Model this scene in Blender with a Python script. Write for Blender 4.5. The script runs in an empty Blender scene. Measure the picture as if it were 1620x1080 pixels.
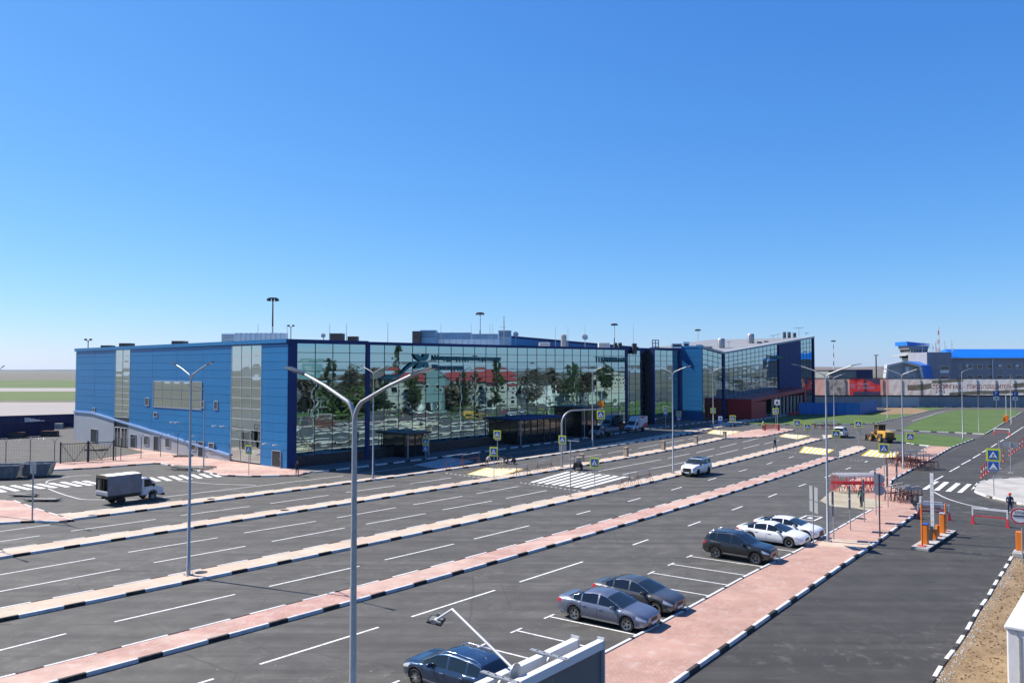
import bpy, bmesh, math, random
import numpy as np
from mathutils import Vector, Matrix
random.seed(11)
SC = bpy.context.scene
COL = SC.collection
R = math.radians

# ------------------------------------------------------------------ camera
FPX, CAMH = 1245.0, 12.0
TILT = math.atan(44 / FPX)
cam_d = bpy.data.cameras.new('camera')
cam_d.sensor_width = 36.0
cam_d.lens = FPX / 1620 * 36
cam_d.clip_start = 0.1
cam_d.clip_end = 30000
cam = bpy.data.objects.new('camera', cam_d)
cam.location = (0, 0, CAMH)
cam.rotation_euler = (R(90) + TILT, 0, 0)
COL.objects.link(cam)
SC.camera = cam

# ------------------------------------------------------------------ sky, sun, exposure
SUN_AZ = R(180 - 23)          # direction towards the sun, counter-clockwise from +X
SUN_EL = R(46)
EXPO = 0.88
world = bpy.data.worlds.new('World')
SC.world = world
world.use_nodes = True
wn = world.node_tree.nodes
bg = wn['Background']
sky_n = wn.new('ShaderNodeTexSky')
sky_n.sky_type = 'NISHITA'
sky_n.sun_disc = False
sky_n.sun_elevation = SUN_EL
sky_n.sun_rotation = R(90) - SUN_AZ
sky_n.altitude = 100
sky_n.air_density = 1.0
sky_n.dust_density = 0.2
sky_n.ozone_density = 8.0
# even colour grade of the whole sky (camera white balance): per-channel gain and gamma
SKY_Q, SKY_S = 0.13 * 2 ** .35, 0.1
wl_ = world.node_tree.links
sep = wn.new('ShaderNodeSeparateColor'); cmb = wn.new('ShaderNodeCombineColor')
wl_.new(sky_n.outputs[0], sep.inputs[0])
for i_, (k_, g_) in enumerate(((.66, 1.16), (.72, .84), (.95, .52))):
    m1 = wn.new('ShaderNodeMath'); m1.operation = 'MULTIPLY'; m1.inputs[1].default_value = SKY_Q
    m2 = wn.new('ShaderNodeMath'); m2.operation = 'POWER'; m2.inputs[1].default_value = g_
    m3 = wn.new('ShaderNodeMath'); m3.operation = 'MULTIPLY'; m3.inputs[1].default_value = k_ / (SKY_S * 2 ** EXPO)
    wl_.new(sep.outputs[i_], m1.inputs[0]); wl_.new(m1.outputs[0], m2.inputs[0]); wl_.new(m2.outputs[0], m3.inputs[0]); wl_.new(m3.outputs[0], cmb.inputs[i_])
wl_.new(cmb.outputs[0], bg.inputs[0])
bg.inputs[1].default_value = SKY_S
sun_d = bpy.data.lights.new('sun', 'SUN')
sun_d.energy = 5.0
sun_d.angle = R(0.53)
sun_d.color = (1.0, 0.935, 0.84)
sun = bpy.data.objects.new('sun', sun_d)
sv = Vector((math.cos(SUN_AZ) * math.cos(SUN_EL), math.sin(SUN_AZ) * math.cos(SUN_EL), math.sin(SUN_EL)))
sun.rotation_euler = sv.to_track_quat('Z', 'Y').to_euler()
sun.location = (-60, 40, 80)
COL.objects.link(sun)
SC.view_settings.view_transform = 'Standard'
SC.view_settings.look = 'None'
SC.view_settings.exposure = EXPO
SC.view_settings.gamma = 1
SC.view_settings.use_curve_mapping = False
SC.render.engine = 'CYCLES'
SC.cycles.max_bounces = 8
SC.cycles.glossy_bounces = 4
SC.cycles.transmission_bounces = 4
SC.cycles.transparent_max_bounces = 8
SC.cycles.volume_bounces = 0
SC.cycles.use_denoising = True

# ------------------------------------------------------------------ survey helpers: points of the plan read off the photograph
def ray(x, y):
    a = (x - 810) / FPX; b = (540 - y) / FPX
    return (a, math.cos(TILT) - b * math.sin(TILT), math.sin(TILT) + b * math.cos(TILT))
def g(x, y, z=0.0):
    d = ray(x, y); s = (z - CAMH) / d[2]
    return Vector((d[0] * s, d[1] * s, z))
def hz(x, y, p):
    "height of the thing seen at pixel row y standing at plan point p"
    d = ray(x, y)
    return CAMH + d[2] / d[1] * p[1]
TH = R(50.7)
A = Vector((math.cos(TH), math.sin(TH), 0))     # along the road
B = Vector((-A.y, A.x, 0))                      # across, away from the camera
NF = -B
AZ_A = TH
O = g(454.5, 742.5)
UP = Vector((0, 0, 1))
def Fp(x, y):
    d = Vector(ray(x, y)); k = O.dot(NF) / d.dot(NF); p = d * k
    return (p - O).dot(A), p.z + CAMH
def Lp(x, y):
    d = Vector(ray(x, y)); k = O.dot(A) / d.dot(A); p = d * k
    return (p - O).dot(B), p.z + CAMH

# ------------------------------------------------------------------ object helpers
class MB:
    def __init__(s): s.v = []; s.f = []; s.m = []
    def add(s, vs, fs, mi=0):
        o = len(s.v); s.v += [tuple(p) for p in vs]
        for f in fs: s.f.append(tuple(i + o for i in f)); s.m.append(mi)
        return s
    def box(s, lo, hi, mi=0, M=None):
        x0, y0, z0 = lo; x1, y1, z1 = hi
        vs = [(x0,y0,z0),(x1,y0,z0),(x1,y1,z0),(x0,y1,z0),(x0,y0,z1),(x1,y0,z1),(x1,y1,z1),(x0,y1,z1)]
        if M is not None: vs = [M @ Vector(p) for p in vs]
        return s.add(vs, [(0,3,2,1),(4,5,6,7),(0,1,5,4),(1,2,6,5),(2,3,7,6),(3,0,4,7)], mi)
    def cbox(s, c, d, mi=0, M=None):
        return s.box([c[i]-d[i]/2 for i in range(3)], [c[i]+d[i]/2 for i in range(3)], mi, M)
    def tube(s, pts, rad, n=8, mi=0, cap=True):
        pts = [Vector(p) for p in pts]
        if not isinstance(rad, (list, tuple)): rad = [rad] * len(pts)
        vs = []; N = len(pts); prev = None
        for i, p in enumerate(pts):
            t = (pts[min(i+1,N-1)] - pts[max(i-1,0)]).normalized()
            u = t.cross(Vector((0,0,1)) if abs(t.z) < .95 else Vector((1,0,0))).normalized()
            if prev is not None:
                u = (prev - t * prev.dot(t)).normalized()
            prev = u; w = t.cross(u)
            for k in range(n):
                a = 2*math.pi*k/n
                vs.append(p + (u*math.cos(a) + w*math.sin(a)) * rad[i])
        fs = [(i*n+k, i*n+(k+1)%n, (i+1)*n+(k+1)%n, (i+1)*n+k) for i in range(N-1) for k in range(n)]
        if cap: fs += [tuple(range(n))[::-1], tuple(range((N-1)*n, N*n))]
        return s.add(vs, fs, mi)
    def lathe(s, prof, n=16, mi=0, M=None, axis='z'):
        vs = []
        for r, h in prof:
            for k in range(n):
                a = 2*math.pi*k/n
                p = Vector((r*math.cos(a), r*math.sin(a), h)) if axis == 'z' else Vector((r*math.cos(a), h, r*math.sin(a)))
                vs.append(M @ p if M is not None else p)
        m = len(prof)
        fs = [(i*n+k, i*n+(k+1)%n, (i+1)*n+(k+1)%n, (i+1)*n+k) for i in range(m-1) for k in range(n)]
        return s.add(vs, fs, mi)
    def prism(s, poly, z0, z1, mi=0, mtop=None):
        n = len(poly)
        ar = sum(poly[i][0]*poly[(i+1)%n][1] - poly[(i+1)%n][0]*poly[i][1] for i in range(n))
        if ar < 0: poly = poly[::-1]
        vs = [(p[0],p[1],z0) for p in poly] + [(p[0],p[1],z1) for p in poly]
        s.add(vs, [(i,(i+1)%n,n+(i+1)%n,n+i) for i in range(n)], mi)
        s.add(vs[n:], [tuple(range(n))], mi if mtop is None else mtop)
        return s
    def sheet(s, poly, z, mi=0):
        n = len(poly)
        ar = sum(poly[i][0]*poly[(i+1)%n][1] - poly[(i+1)%n][0]*poly[i][1] for i in range(n))
        if ar < 0: poly = poly[::-1]
        return s.add([(p[0],p[1],z) for p in poly], [tuple(range(n))], mi)
    def mesh(s, name, mats, smooth=None):
        me = bpy.data.meshes.new(name)
        me.from_pydata(s.v, [], s.f)
        if not isinstance(mats, (list, tuple)): mats = [mats]
        for m in mats: me.materials.append(m)
        me.polygons.foreach_set('material_index', s.m)
        if smooth is not None:
            me.shade_smooth(); me.set_sharp_from_angle(angle=R(smooth))
        me.update()
        return me
    def build(s, name, mats, parent=None, smooth=None, loc=None, **kw):
        return mk(name, s.mesh(name, mats, smooth), parent, loc, **kw)

def mk(name, me, parent=None, loc=None, rotz=None, scale=None, **kw):
    o = bpy.data.objects.new(name, me)
    COL.objects.link(o)
    if parent is not None: o.parent = parent
    if loc is not None: o.location = loc
    if rotz is not None: o.rotation_euler = (0, 0, rotz)
    if scale is not None: o.scale = scale
    for k, v in kw.items(): o[k] = v
    return o
def tag(o, label, cat, group=None):
    o['label'] = label; o['category'] = cat
    if group: o['group'] = group
    return o
def thing(name, label, cat, loc=(0,0,0), rotz=0.0, group=None):
    o = mk(name, None, None, loc, rotz)
    return tag(o, label, cat, group)
def struct(o): o['kind'] = 'structure'; return o
def bevel(o, w, seg=2, ang=40):
    m = o.modifiers.new('bevel', 'BEVEL'); m.width = w; m.segments = seg; m.limit_method = 'ANGLE'; m.angle_limit = R(ang)
    return o
def frame(origin, ex, ey, ez=UP):
    M = Matrix.Identity(4)
    for i in range(3):
        M[i][0] = ex[i]; M[i][1] = ey[i]; M[i][2] = ez[i]; M[i][3] = origin[i]
    return M

# ------------------------------------------------------------------ materials
MATS = {}
ALB = 0.84      # one albedo calibration for every non-metal surface
def mat(name, col, rough=0.6, metal=0.0, spec=0.5, coat=0.0, var=0.0, vscale=3.0, bump=0.0, bscale=40.0, col2=None, emis=None):
    if name in MATS: return MATS[name]
    if metal < .5:
        col = tuple(q*ALB for q in col)
        if col2: col2 = tuple(q*ALB for q in col2)
    m = bpy.data.materials.new(name); m.use_nodes = True
    nt = m.node_tree; p = nt.nodes['Principled BSDF']
    p.inputs['Base Color'].default_value = (*col, 1)
    p.inputs['Roughness'].default_value = rough
    p.inputs['Metallic'].default_value = metal
    p.inputs['Specular IOR Level'].default_value = spec
    if coat: p.inputs['Coat Weight'].default_value = coat; p.inputs['Coat Roughness'].default_value = 0.03
    if var or col2:
        tc = nt.nodes.new('ShaderNodeTexCoord')
        nz = nt.nodes.new('ShaderNodeTexNoise'); nz.inputs['Scale'].default_value = vscale; nz.inputs['Detail'].default_value = 5
        nt.links.new(tc.outputs['Object'], nz.inputs['Vector'])
        rp = nt.nodes.new('ShaderNodeValToRGB')
        c2 = col2 or tuple(c * (1 - var) for c in col)
        rp.color_ramp.elements[0].position = .3; rp.color_ramp.elements[0].color = (*c2, 1)
        rp.color_ramp.elements[1].position = .7; rp.color_ramp.elements[1].color = (*(tuple(min(1, c*(1+var*.6)) for c in col)), 1)
        nt.links.new(nz.outputs[0], rp.inputs[0]); nt.links.new(rp.outputs[0], p.inputs['Base Color'])
    if bump:
        tc = nt.nodes.new('ShaderNodeTexCoord')
        nb = nt.nodes.new('ShaderNodeTexNoise'); nb.inputs['Scale'].default_value = bscale; nb.inputs['Detail'].default_value = 4
        nt.links.new(tc.outputs['Object'], nb.inputs['Vector'])
        bp = nt.nodes.new('ShaderNodeBump'); bp.inputs['Strength'].default_value = bump; bp.inputs['Distance'].default_value = 0.02
        nt.links.new(nb.outputs[0], bp.inputs['Height']); nt.links.new(bp.outputs[0], p.inputs['Normal'])
    if emis: p.inputs['Emission Color'].default_value = (*emis, 1); p.inputs['Emission Strength'].default_value = 1
    MATS[name] = m
    return m

class NT:
    "tiny node-graph writer"
    def __init__(s, m): s.t = m.node_tree; s.p = s.t.nodes['Principled BSDF']
    def n(s, typ, **kw):
        nd = s.t.nodes.new('ShaderNode' + typ)
        for k, v in kw.items():
            if k in nd.inputs: nd.inputs[k].default_value = v
            else: setattr(nd, k, v)
        return nd
    def l(s, a, b):
        if b == s.p.inputs['Base Color']:
            k = s.t.nodes.new('ShaderNodeMixRGB'); k.blend_type = 'MULTIPLY'; k.inputs[0].default_value = 1; k.inputs[2].default_value = (ALB, ALB, ALB, 1)
            s.t.links.new(a, k.inputs[1]); a = k.outputs[0]
        s.t.links.new(a, b)
    def noise(s, vec, scale, detail=5, rough=.55, dist=0.0):
        nd = s.n('TexNoise'); nd.inputs['Scale'].default_value = scale; nd.inputs['Detail'].default_value = detail
        nd.inputs['Roughness'].default_value = rough; nd.inputs['Distortion'].default_value = dist
        s.l(vec, nd.inputs['Vector']); return nd.outputs[0]
    def ramp(s, fac, stops, const=False):
        nd = s.n('ValToRGB'); cr = nd.color_ramp
        if const: cr.interpolation = 'CONSTANT'
        while len(cr.elements) < len(stops): cr.elements.new(.5)
        for e, (ps, c) in zip(cr.elements, stops):
            e.position = ps; e.color = (*c, 1) if isinstance(c, tuple) else (c, c, c, 1)
        s.l(fac, nd.inputs[0]); return nd.outputs[0]
    def mix(s, fac, a, b, mode='MIX'):
        nd = s.n('MixRGB'); nd.blend_type = mode
        if isinstance(fac, (int, float)): nd.inputs[0].default_value = fac
        else: s.l(fac, nd.inputs[0])
        for i, q in ((1, a), (2, b)):
            if isinstance(q, tuple): nd.inputs[i].default_value = (*q, 1)
            else: s.l(q, nd.inputs[i])
        return nd.outputs[0]
    def mapping(s, vec, rot=0.0, scale=(1,1,1)):
        nd = s.n('Mapping'); nd.inputs['Rotation'].default_value = (0,0,rot); nd.inputs['Scale'].default_value = scale
        s.l(vec, nd.inputs['Vector']); return nd.outputs[0]
    def bump(s, h, st, dist=.02):
        nd = s.n('Bump'); nd.inputs['Strength'].default_value = st; nd.inputs['Distance'].default_value = dist
        s.l(h, nd.inputs['Height']); s.l(nd.outputs[0], s.p.inputs['Normal'])
def newmat(name, rough=.8):
    m = bpy.data.materials.new(name); m.use_nodes = True
    w = NT(m); w.p.inputs['Roughness'].default_value = rough; MATS[name] = m
    w.pos = w.n('NewGeometry').outputs['Position']
    return m, w

def asphalt(name, c0, c1, streak=.35):
    m, w = newmat(name, .85)
    al = w.mapping(w.pos, -TH, (1, 1, 1))
    st = w.mapping(w.pos, -TH, (.035, .9, 1))
    big = w.noise(al, .06, 4); fine = w.noise(al, 14, 6, .7); mid = w.noise(al, .7, 6, .6)
    lane = w.noise(st, 1.0, 6, .62, .4)
    c = w.ramp(big, [(.3, c0), (.7, c1)])
    c = w.mix(w.ramp(lane, [(.42, 0.0), (.66, streak)]), c, tuple(min(1, q*1.75) for q in c1))
    c = w.mix(w.ramp(lane, [(.3, .5), (.45, 0.0)]), c, tuple(q*.5 for q in c0))
    c = w.mix(w.ramp(mid, [(.38, .5), (.62, 0.0)]), c, tuple(q*.62 for q in c0))
    c = w.mix(w.ramp(fine, [(.35, .45), (.65, 0.0)]), c, tuple(q*.55 for q in c0))
    # pale specks of spilt mortar and grit, scattered in drifts
    vo = w.n('TexVoronoi'); vo.inputs['Scale'].default_value = 1.3; vo.inputs['Randomness'].default_value = 1; w.l(al, vo.inputs['Vector'])
    sp = w.ramp(vo.outputs['Distance'], [(.025, .9), (.05, 0.0)])
    drift = w.ramp(w.noise(al, .16, 5, .7), [(.5, 0.0), (.6, .9)])
    mm = w.n('Math', operation='MULTIPLY'); w.l(sp, mm.inputs[0]); w.l(drift, mm.inputs[1])
    c = w.mix(mm.outputs[0], c, (.52, .51, .48))
    dust = w.ramp(w.noise(al, 1.0, 10, .78, .25), [(.53, 0.0), (.72, .42)])
    patch = w.ramp(w.noise(w.mapping(w.pos, -TH, (.05, .16, 1)), 1.0, 3, .5), [(.42, 0.0), (.6, 1.0)])
    dm = w.n('Math', operation='MULTIPLY'); w.l(dust, dm.inputs[0]); w.l(patch, dm.inputs[1])
    c = w.mix(dm.outputs[0], c, (.27, .25, .225))
    sc_ = w.ramp(w.noise(w.mapping(w.pos, -TH + .5, (.35, 5.0, 1)), 1.0, 7, .7, .8), [(.66, 0.0), (.72, .5)])
    c = w.mix(sc_, c, (.26, .25, .24))
    sk = w.ramp(w.noise(w.mapping(w.pos, -TH - .25, (.10, 2.2, 1)), 1.0, 3, .5, 1.4), [(.30, .5), (.36, 0.0)])
    c = w.mix(sk, c, tuple(q*.45 for q in c0))
    # oil drips and damp blotches
    oil = w.n('TexVoronoi'); oil.inputs['Scale'].default_value = .33; w.l(w.mapping(w.pos, -TH, (1, 1.6, 1)), oil.inputs['Vector'])
    od = w.n('Math', operation='ADD'); w.l(oil.outputs['Distance'], od.inputs[0]); od.inputs[1].default_value = 0; w.l(w.mix(.12, oil.outputs['Distance'], mid, 'ADD'), od.inputs[0])
    c = w.mix(w.ramp(od.outputs[0], [(.12, .45), (.2, 0.0)]), c, tuple(q*.4 for q in c0))
    # hairline cracks
    ck = w.n('TexVoronoi'); ck.feature = 'DISTANCE_TO_EDGE'; ck.inputs['Scale'].default_value = .11; w.l(w.mix(.25, al, w.noise(al, .8, 4), 'ADD'), ck.inputs['Vector'])
    c = w.mix(w.ramp(ck.outputs['Distance'], [(.0012, .5), (.004, 0.0)]), c, tuple(q*.35 for q in c0))
    w.l(c, w.p.inputs['Base Color'])
    w.bump(fine, .25, .01)
    return m
M_ASPH = asphalt('asphalt', (.068, .0645, .058), (.091, .0865, .078), .6)
M_ASPH2 = asphalt('fresh_asphalt', (.039, .037, .034), (.056, .053, .048), .5)

def pavers(name, ca, cb, cc, chalk):
    m, w = newmat(name, .85)
    al = w.mapping(w.pos, -TH, (1, 1, 1))
    br = w.n('TexBrick'); w.l(al, br.inputs['Vector'])
    br.inputs['Scale'].default_value = 1.0; br.inputs['Brick Width'].default_value = .26; br.inputs['Row Height'].default_value = .13
    br.inputs['Mortar Size'].default_value = .009; br.inputs['Color1'].default_value = (*ca, 1); br.inputs['Color2'].default_value = (*cb, 1)
    br.inputs['Mortar'].default_value = (*[q*.66 for q in ca], 1); br.inputs['Bias'].default_value = .0
    # colour comes in batches laid along the strip
    bt = w.noise(w.mapping(w.pos, -TH, (.09, .35, 1)), 1.0, 3, .5)
    c = w.mix(w.ramp(bt, [(.47, 0.0), (.53, .8)]), br.outputs[0], cc)
    ch = w.ramp(w.noise(al, 1.6, 8, .72, .4), [(.5, 0.0), (.72, chalk)])
    c = w.mix(ch, c, (.62, .57, .53))
    dirt = w.ramp(w.noise(al, .45, 8, .7), [(.32, .45), (.58, 0.0)])
    c = w.mix(dirt, c, tuple(q*.55 for q in ca))
    w.l(c, w.p.inputs['Base Color']); w.bump(br.outputs['Fac'], -.3, .01)
    return m
M_PINK = pavers('pink_pavers', (.46, .262, .212), (.55, .325, .265), (.55, .385, .31), .55)
M_CREAM = pavers('cream_pavers', (.55, .445, .335), (.63, .515, .395), (.56, .41, .305), .45)
M_ROSE = pavers('rose_pavers', (.42, .248, .192), (.50, .30, .235), (.47, .28, .217), .35)

def soil(name, stops, sc=1.0, bump=.5):
    m, w = newmat(name, .95)
    a = w.noise(w.pos, .5*sc, 8, .68, .5); b = w.noise(w.pos, 7*sc, 6, .75)
    c = w.ramp(a, stops)
    c = w.mix(w.ramp(b, [(.35, .55), (.6, 0.0)]), c, tuple(q*.45 for q in stops[0][1]))
    w.l(c, w.p.inputs['Base Color']); w.bump(b, bump, .05)
    return m
M_DIRT = soil('bare_dirt', [(.3, (.16, .10, .05)), (.5, (.29, .195, .10)), (.72, (.39, .28, .16))], 1.4)
M_SAND = soil('dusty_concrete', [(.3, (.30, .25, .17)), (.5, (.42, .37, .27)), (.7, (.5, .46, .38))], .9, .1)
M_STEPPE = soil('steppe_ground', [(.3, (.085, .085, .05)), (.5, (.14, .12, .085)), (.7, (.19, .155, .115))], .02, .1)
M_RIDGE = soil('dry_hillside', [(.3, (.13, .105, .085)), (.5, (.17, .135, .11)), (.7, (.2, .165, .135))], .02, .1)
def lawn_mat(name, c0, c1, c2, sc):
    m, w = newmat(name, .95)
    a = w.noise(w.pos, .12*sc, 6, .6, .4); b = w.noise(w.pos, 3.0*sc, 5, .75)
    c = w.ramp(a, [(.3, c0), (.52, c1), (.75, c2)])
    c = w.mix(w.ramp(b, [(.3, .5), (.6, 0.0)]), c, tuple(q*.5 for q in c0))
    w.l(c, w.p.inputs['Base Color']); w.bump(b, .6, .06)
    return m
M_LAWN = lawn_mat('lawn_grass', (.050, .105, .014), (.070, .130, .018), (.105, .145, .030), 1.0)
M_FIELD = lawn_mat('field_grass', (.058, .105, .010), (.085, .13, .013), (.13, .145, .03), .06)
M_FIELD2 = lawn_mat('dry_field', (.10, .10, .065), (.13, .115, .075), (.15, .13, .09), .03)
def slab_mat():
    m, w = newmat('apron_concrete', .9)
    c = w.ramp(w.noise(w.mapping(w.pos, 0, (.03, .5, 1)), 1, 6, .6), [(.3, (.26, .235, .215)), (.7, (.34, .305, .28))])
    w.l(c, w.p.inputs['Base Color']); return m
M_APRON = slab_mat()
M_DARKP = mat('dark_slab_paving', (.13, .125, .125), .85, var=.25, vscale=.8, bump=.15, bscale=8)  # paving colour lowered to deepen the terminal's shade lying on it
M_CONC = mat('grey_concrete', (.42, .40, .37), .9, var=.25, vscale=.6, bump=.15, bscale=8)
M_STONE = mat('sand_stone_concrete', (.40, .33, .25), .9, var=.22, vscale=6, bump=.2)
def kerb_paint(name, col, wearcol, amt):
    m, w = newmat(name, .8)
    c = w.mix(w.ramp(w.noise(w.pos, 3.2, 9, .75), [(.5, 0.0), (.66, amt)]), col, wearcol)
    c = w.mix(w.ramp(w.noise(w.pos, .8, 4, .6), [(.35, .45), (.6, 0.0)]), c, tuple(q*.6 for q in col))
    w.l(c, w.p.inputs['Base Color']); w.bump(w.noise(w.pos, 18, 4), .3, .01); return m
M_KW = kerb_paint('white_kerb_paint', (.70, .70, .69), (.33, .31, .28), .8)
M_KB = kerb_paint('black_kerb_paint', (.020, .019, .019), (.14, .13, .12), .6)
def paint(name, col, wear):
    m, w = newmat(name, .75)
    c = w.mix(w.ramp(w.noise(w.pos, 5, 8, .75), [(.48, 0.0), (.68, wear)]), col, (.11, .108, .105))
    w.l(c, w.p.inputs['Base Color']); return m
M_LINE = paint('road_line_paint', (.74, .74, .73), .7)
M_ZEB = paint('zebra_paint', (.78, .78, .77), .45)
M_YEL = paint('yellow_zebra_paint', (.80, .52, .045), .5)
M_ZINC = mat('galvanised_steel', (.36, .365, .37), .48, .55, var=.15, vscale=9)
M_ZINCL = mat('pale_grey_steel', (.58, .59, .60), .45, .35)
M_DSTEEL = mat('dark_steel', (.030, .032, .036), .45, .3)
M_BLACK = mat('black_plastic', (.012, .012, .013), .5)
M_RUB = mat('tyre_rubber', (.018, .018, .018), .85)
M_ALLOY = mat('alloy_rim', (.62, .62, .63), .28, .85)
M_ALLOYD = mat('dark_rim', (.10, .10, .105), .35, .8)
M_CHROME = mat('chrome', (.75, .76, .78), .12, 1.0)
M_WHITE = mat('white_enamel', (.74, .74, .73), .4, var=.08, vscale=4)
M_SIGNY = mat('fluorescent_yellow', (.74, .80, .04), .5)
M_SIGNB = mat('sign_blue', (.012, .10, .42), .45)
M_SIGNW = mat('sign_white', (.80, .80, .80), .45)
M_SIGNK = mat('sign_black', (.015, .015, .015), .5)
M_SIGNG = mat('sign_back_grey', (.33, .34, .35), .5, .5)
M_RED = mat('red_paint', (.55, .035, .045), .5, var=.2, vscale=8)
M_ORANGE = mat('orange_enamel', (.78, .20, .018), .4)
M_RUST = mat('rusty_red_steel', (.22, .09, .075), .8, var=.4, vscale=6)
M_GLASSD = mat('tinted_glass', (.010, .012, .015), .04, 0, .8)
def pane_mat(name, tint, rough=.015):
    m, w = newmat(name, rough)
    w.p.inputs['Metallic'].default_value = 1
    w.p.inputs['Base Color'].default_value = (*tint, 1)
    return m
M_PANE = pane_mat('mirror_curtain_glass', (.29, .43, .465))
M_PANEL = pane_mat('mirror_window_glass', (.40, .49, .50))
def cladding(name, col, vs):
    m, w = newmat(name, .38)
    w.p.inputs['Metallic'].default_value = .0; w.p.inputs['Specular IOR Level'].default_value = .32
    tc = w.n('TexCoord').outputs['Object']
    oi = w.n('ObjectInfo').outputs['Random']
    c = w.ramp(oi, [(0, tuple(q*.95 for q in col)), (1, tuple(min(1, q*1.04) for q in col))])
    br = w.n('TexBrick'); w.l(tc, br.inputs['Vector']); br.offset = 0.0
    br.inputs['Scale'].default_value = 1; br.inputs['Brick Width'].default_value = vs; br.inputs['Row Height'].default_value = 50
    br.inputs['Mortar Size'].default_value = .02; br.inputs['Color1'].default_value = (1, 1, 1, 1); br.inputs['Color2'].default_value = (.95, .95, .95, 1); br.inputs['Mortar'].default_value = (.62, .62, .62, 1)
    c = w.mix(.8, c, br.outputs[0], 'MULTIPLY')
    w.l(c, w.p.inputs['Base Color'])
    w.bump(w.noise(tc, .7, 2), .12, .05)
    return m
M_BLUE = cladding('blue_cladding', (.013, .185, .43), 1.2)
M_TOWER = cladding('tower_blue_cladding', (.016, .15, .36), .6)
M_BLUED = mat('deep_blue_cladding', (.010, .036, .15), .6, .0, .2, var=.12, vscale=.5)
M_NAVY = mat('navy_hoarding', (.008, .016, .10), .55, .1, var=.2, vscale=.3)
M_HBLUE = mat('bright_blue_hoarding', (.004, .17, .55), .5, .1, var=.12, vscale=.3)
M_GREYW = mat('pale_grey_cladding', (.40, .42, .45), .5, .1, var=.08, vscale=.4)
M_GREYB = mat('grey_render', (.27, .275, .31), .8, var=.08, vscale=.5)
M_ROOFB = mat('blue_sheet_roof', (.005, .17, .68), .38, .1, var=.08, vscale=.3)
M_TEAL = mat('teal_letter', (.003, .15, .175), .45)

# ================================================================== GROUND AND ROADS
def W(px, z=0.0): return [g(x, y, z) for x, y in px]
# terrain sheet to the horizon
b = MB(); b.sheet([(-9000, -400), (9000, -400), (9000, 8100), (-9000, 8100)], -.06)
struct(b.build('ground', M_STEPPE))
def hill(name, x0, x1, y, zf, m, depth=600, n=90):
    b = MB(); vs = []
    rnd = random.Random(name)
    ph = [rnd.uniform(0, 6.28) for _ in range(6)]
    for i in range(n + 1):
        x = x0 + (x1 - x0) * i / n
        z = zf(x) * (1 + .10 * math.sin(x * .004 + ph[0]) + .07 * math.sin(x * .011 + ph[1]) + .03 * math.sin(x * .031 + ph[2]))
        vs += [(x, y, -.1), (x, y + depth * .5, z * .75), (x, y + depth, z), (x, y + depth * 1.6, -.2)]
    fs = [(4*i + k, 4*i + 4 + k, 4*i + 5 + k, 4*i + 1 + k) for i in range(n) for k in range(3)]
    b.add(vs, fs); return struct(b.build(name, m, smooth=60))
hill('hills', -7500, 600, 5600, lambda x: 8.5, mat('far_woods', (.02,.032,.028), .9))
hill('hill', 500, 5200, 2300, lambda x: 24, M_RIDGE)
def band(name, y0, y1, m, z, x0=-700, x1=640):
    return struct(MB().sheet(W([(x0, y0), (x1, y0), (x1, y1), (x0, y1)]), z).build(name, m))
band('dry_field', 592.6, 601.2, M_FIELD2, -.02)
band('far_field', 601.2, 614.2, M_FIELD, -.01)
band('taxiway', 613.6, 619.0, M_APRON, .02)
band('near_field', 618.6, 634.5, M_FIELD, .0)
band('verge', 633.5, 637.0, M_FIELD2, .02)
band('apron', 636.4, 671, M_APRON, .03, -700, 560)

road = MB().sheet([(-170, -30), (280, -30), (280, 275), (120, 275), (60, 262), (-40, 190), (-150, 150), (-170, 120)], 0.0).build('road', M_ASPH)
struct(road)
acc = MB().sheet(W([(1075, 1079), (1212, 982), (1326, 902), (1451, 814), (1409, 766), (1465, 732), (1542, 695), (1617, 652), (1700, 640), (1700, 690), (1580, 745), (1545, 775),
                    (1560, 790), (1620, 805), (1700, 822), (1605, 872), (1527, 999), (1472, 1080), (1330, 1290), (800, 1330)]), .004).build('access_road', M_ASPH2)
struct(acc)

# ---------------------------------------------------------------- kerbed pavements
def uv(p): return p.dot(A), p.dot(B)
def P_uv(u, v, z=0.0):
    q = A * u + B * v; return Vector((q.x, q.y, z))
def fit(px, z, deg=3):
    pts = [uv(g(x, y, z)) for x, y in px]
    u = np.array([p[0] for p in pts]); v = np.array([p[1] for p in pts])
    c = np.polyfit((u - u.mean()) / 50, v, deg, w=1 / np.maximum(30, u + 60))
    return (lambda q: float(np.polyval(c, (q - u.mean()) / 50))), u.min(), u.max()
KERB = {}
def kerb_mesh(L, m):
    k = (round(L, 2), m.name)
    if k not in KERB:
        b = MB(); h = .085
        b.add([(-L/2, -.008, -.03), (L/2, -.008, -.03), (L/2, -.008, .145), (L/2, .012, .165), (L/2, .15, .165), (L/2, .15, -.03),
               (-L/2, -.008, .145), (-L/2, .012, .165), (-L/2, .15, .165), (-L/2, .15, -.03)],
              [(0, 1, 2, 6), (6, 2, 3, 7), (7, 3, 4, 8), (4, 5, 9, 8), (1, 5, 4, 3, 2), (0, 6, 7, 8, 9)])
        KERB[k] = b.mesh('kerb_stone', m)
    return KERB[k]
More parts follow.
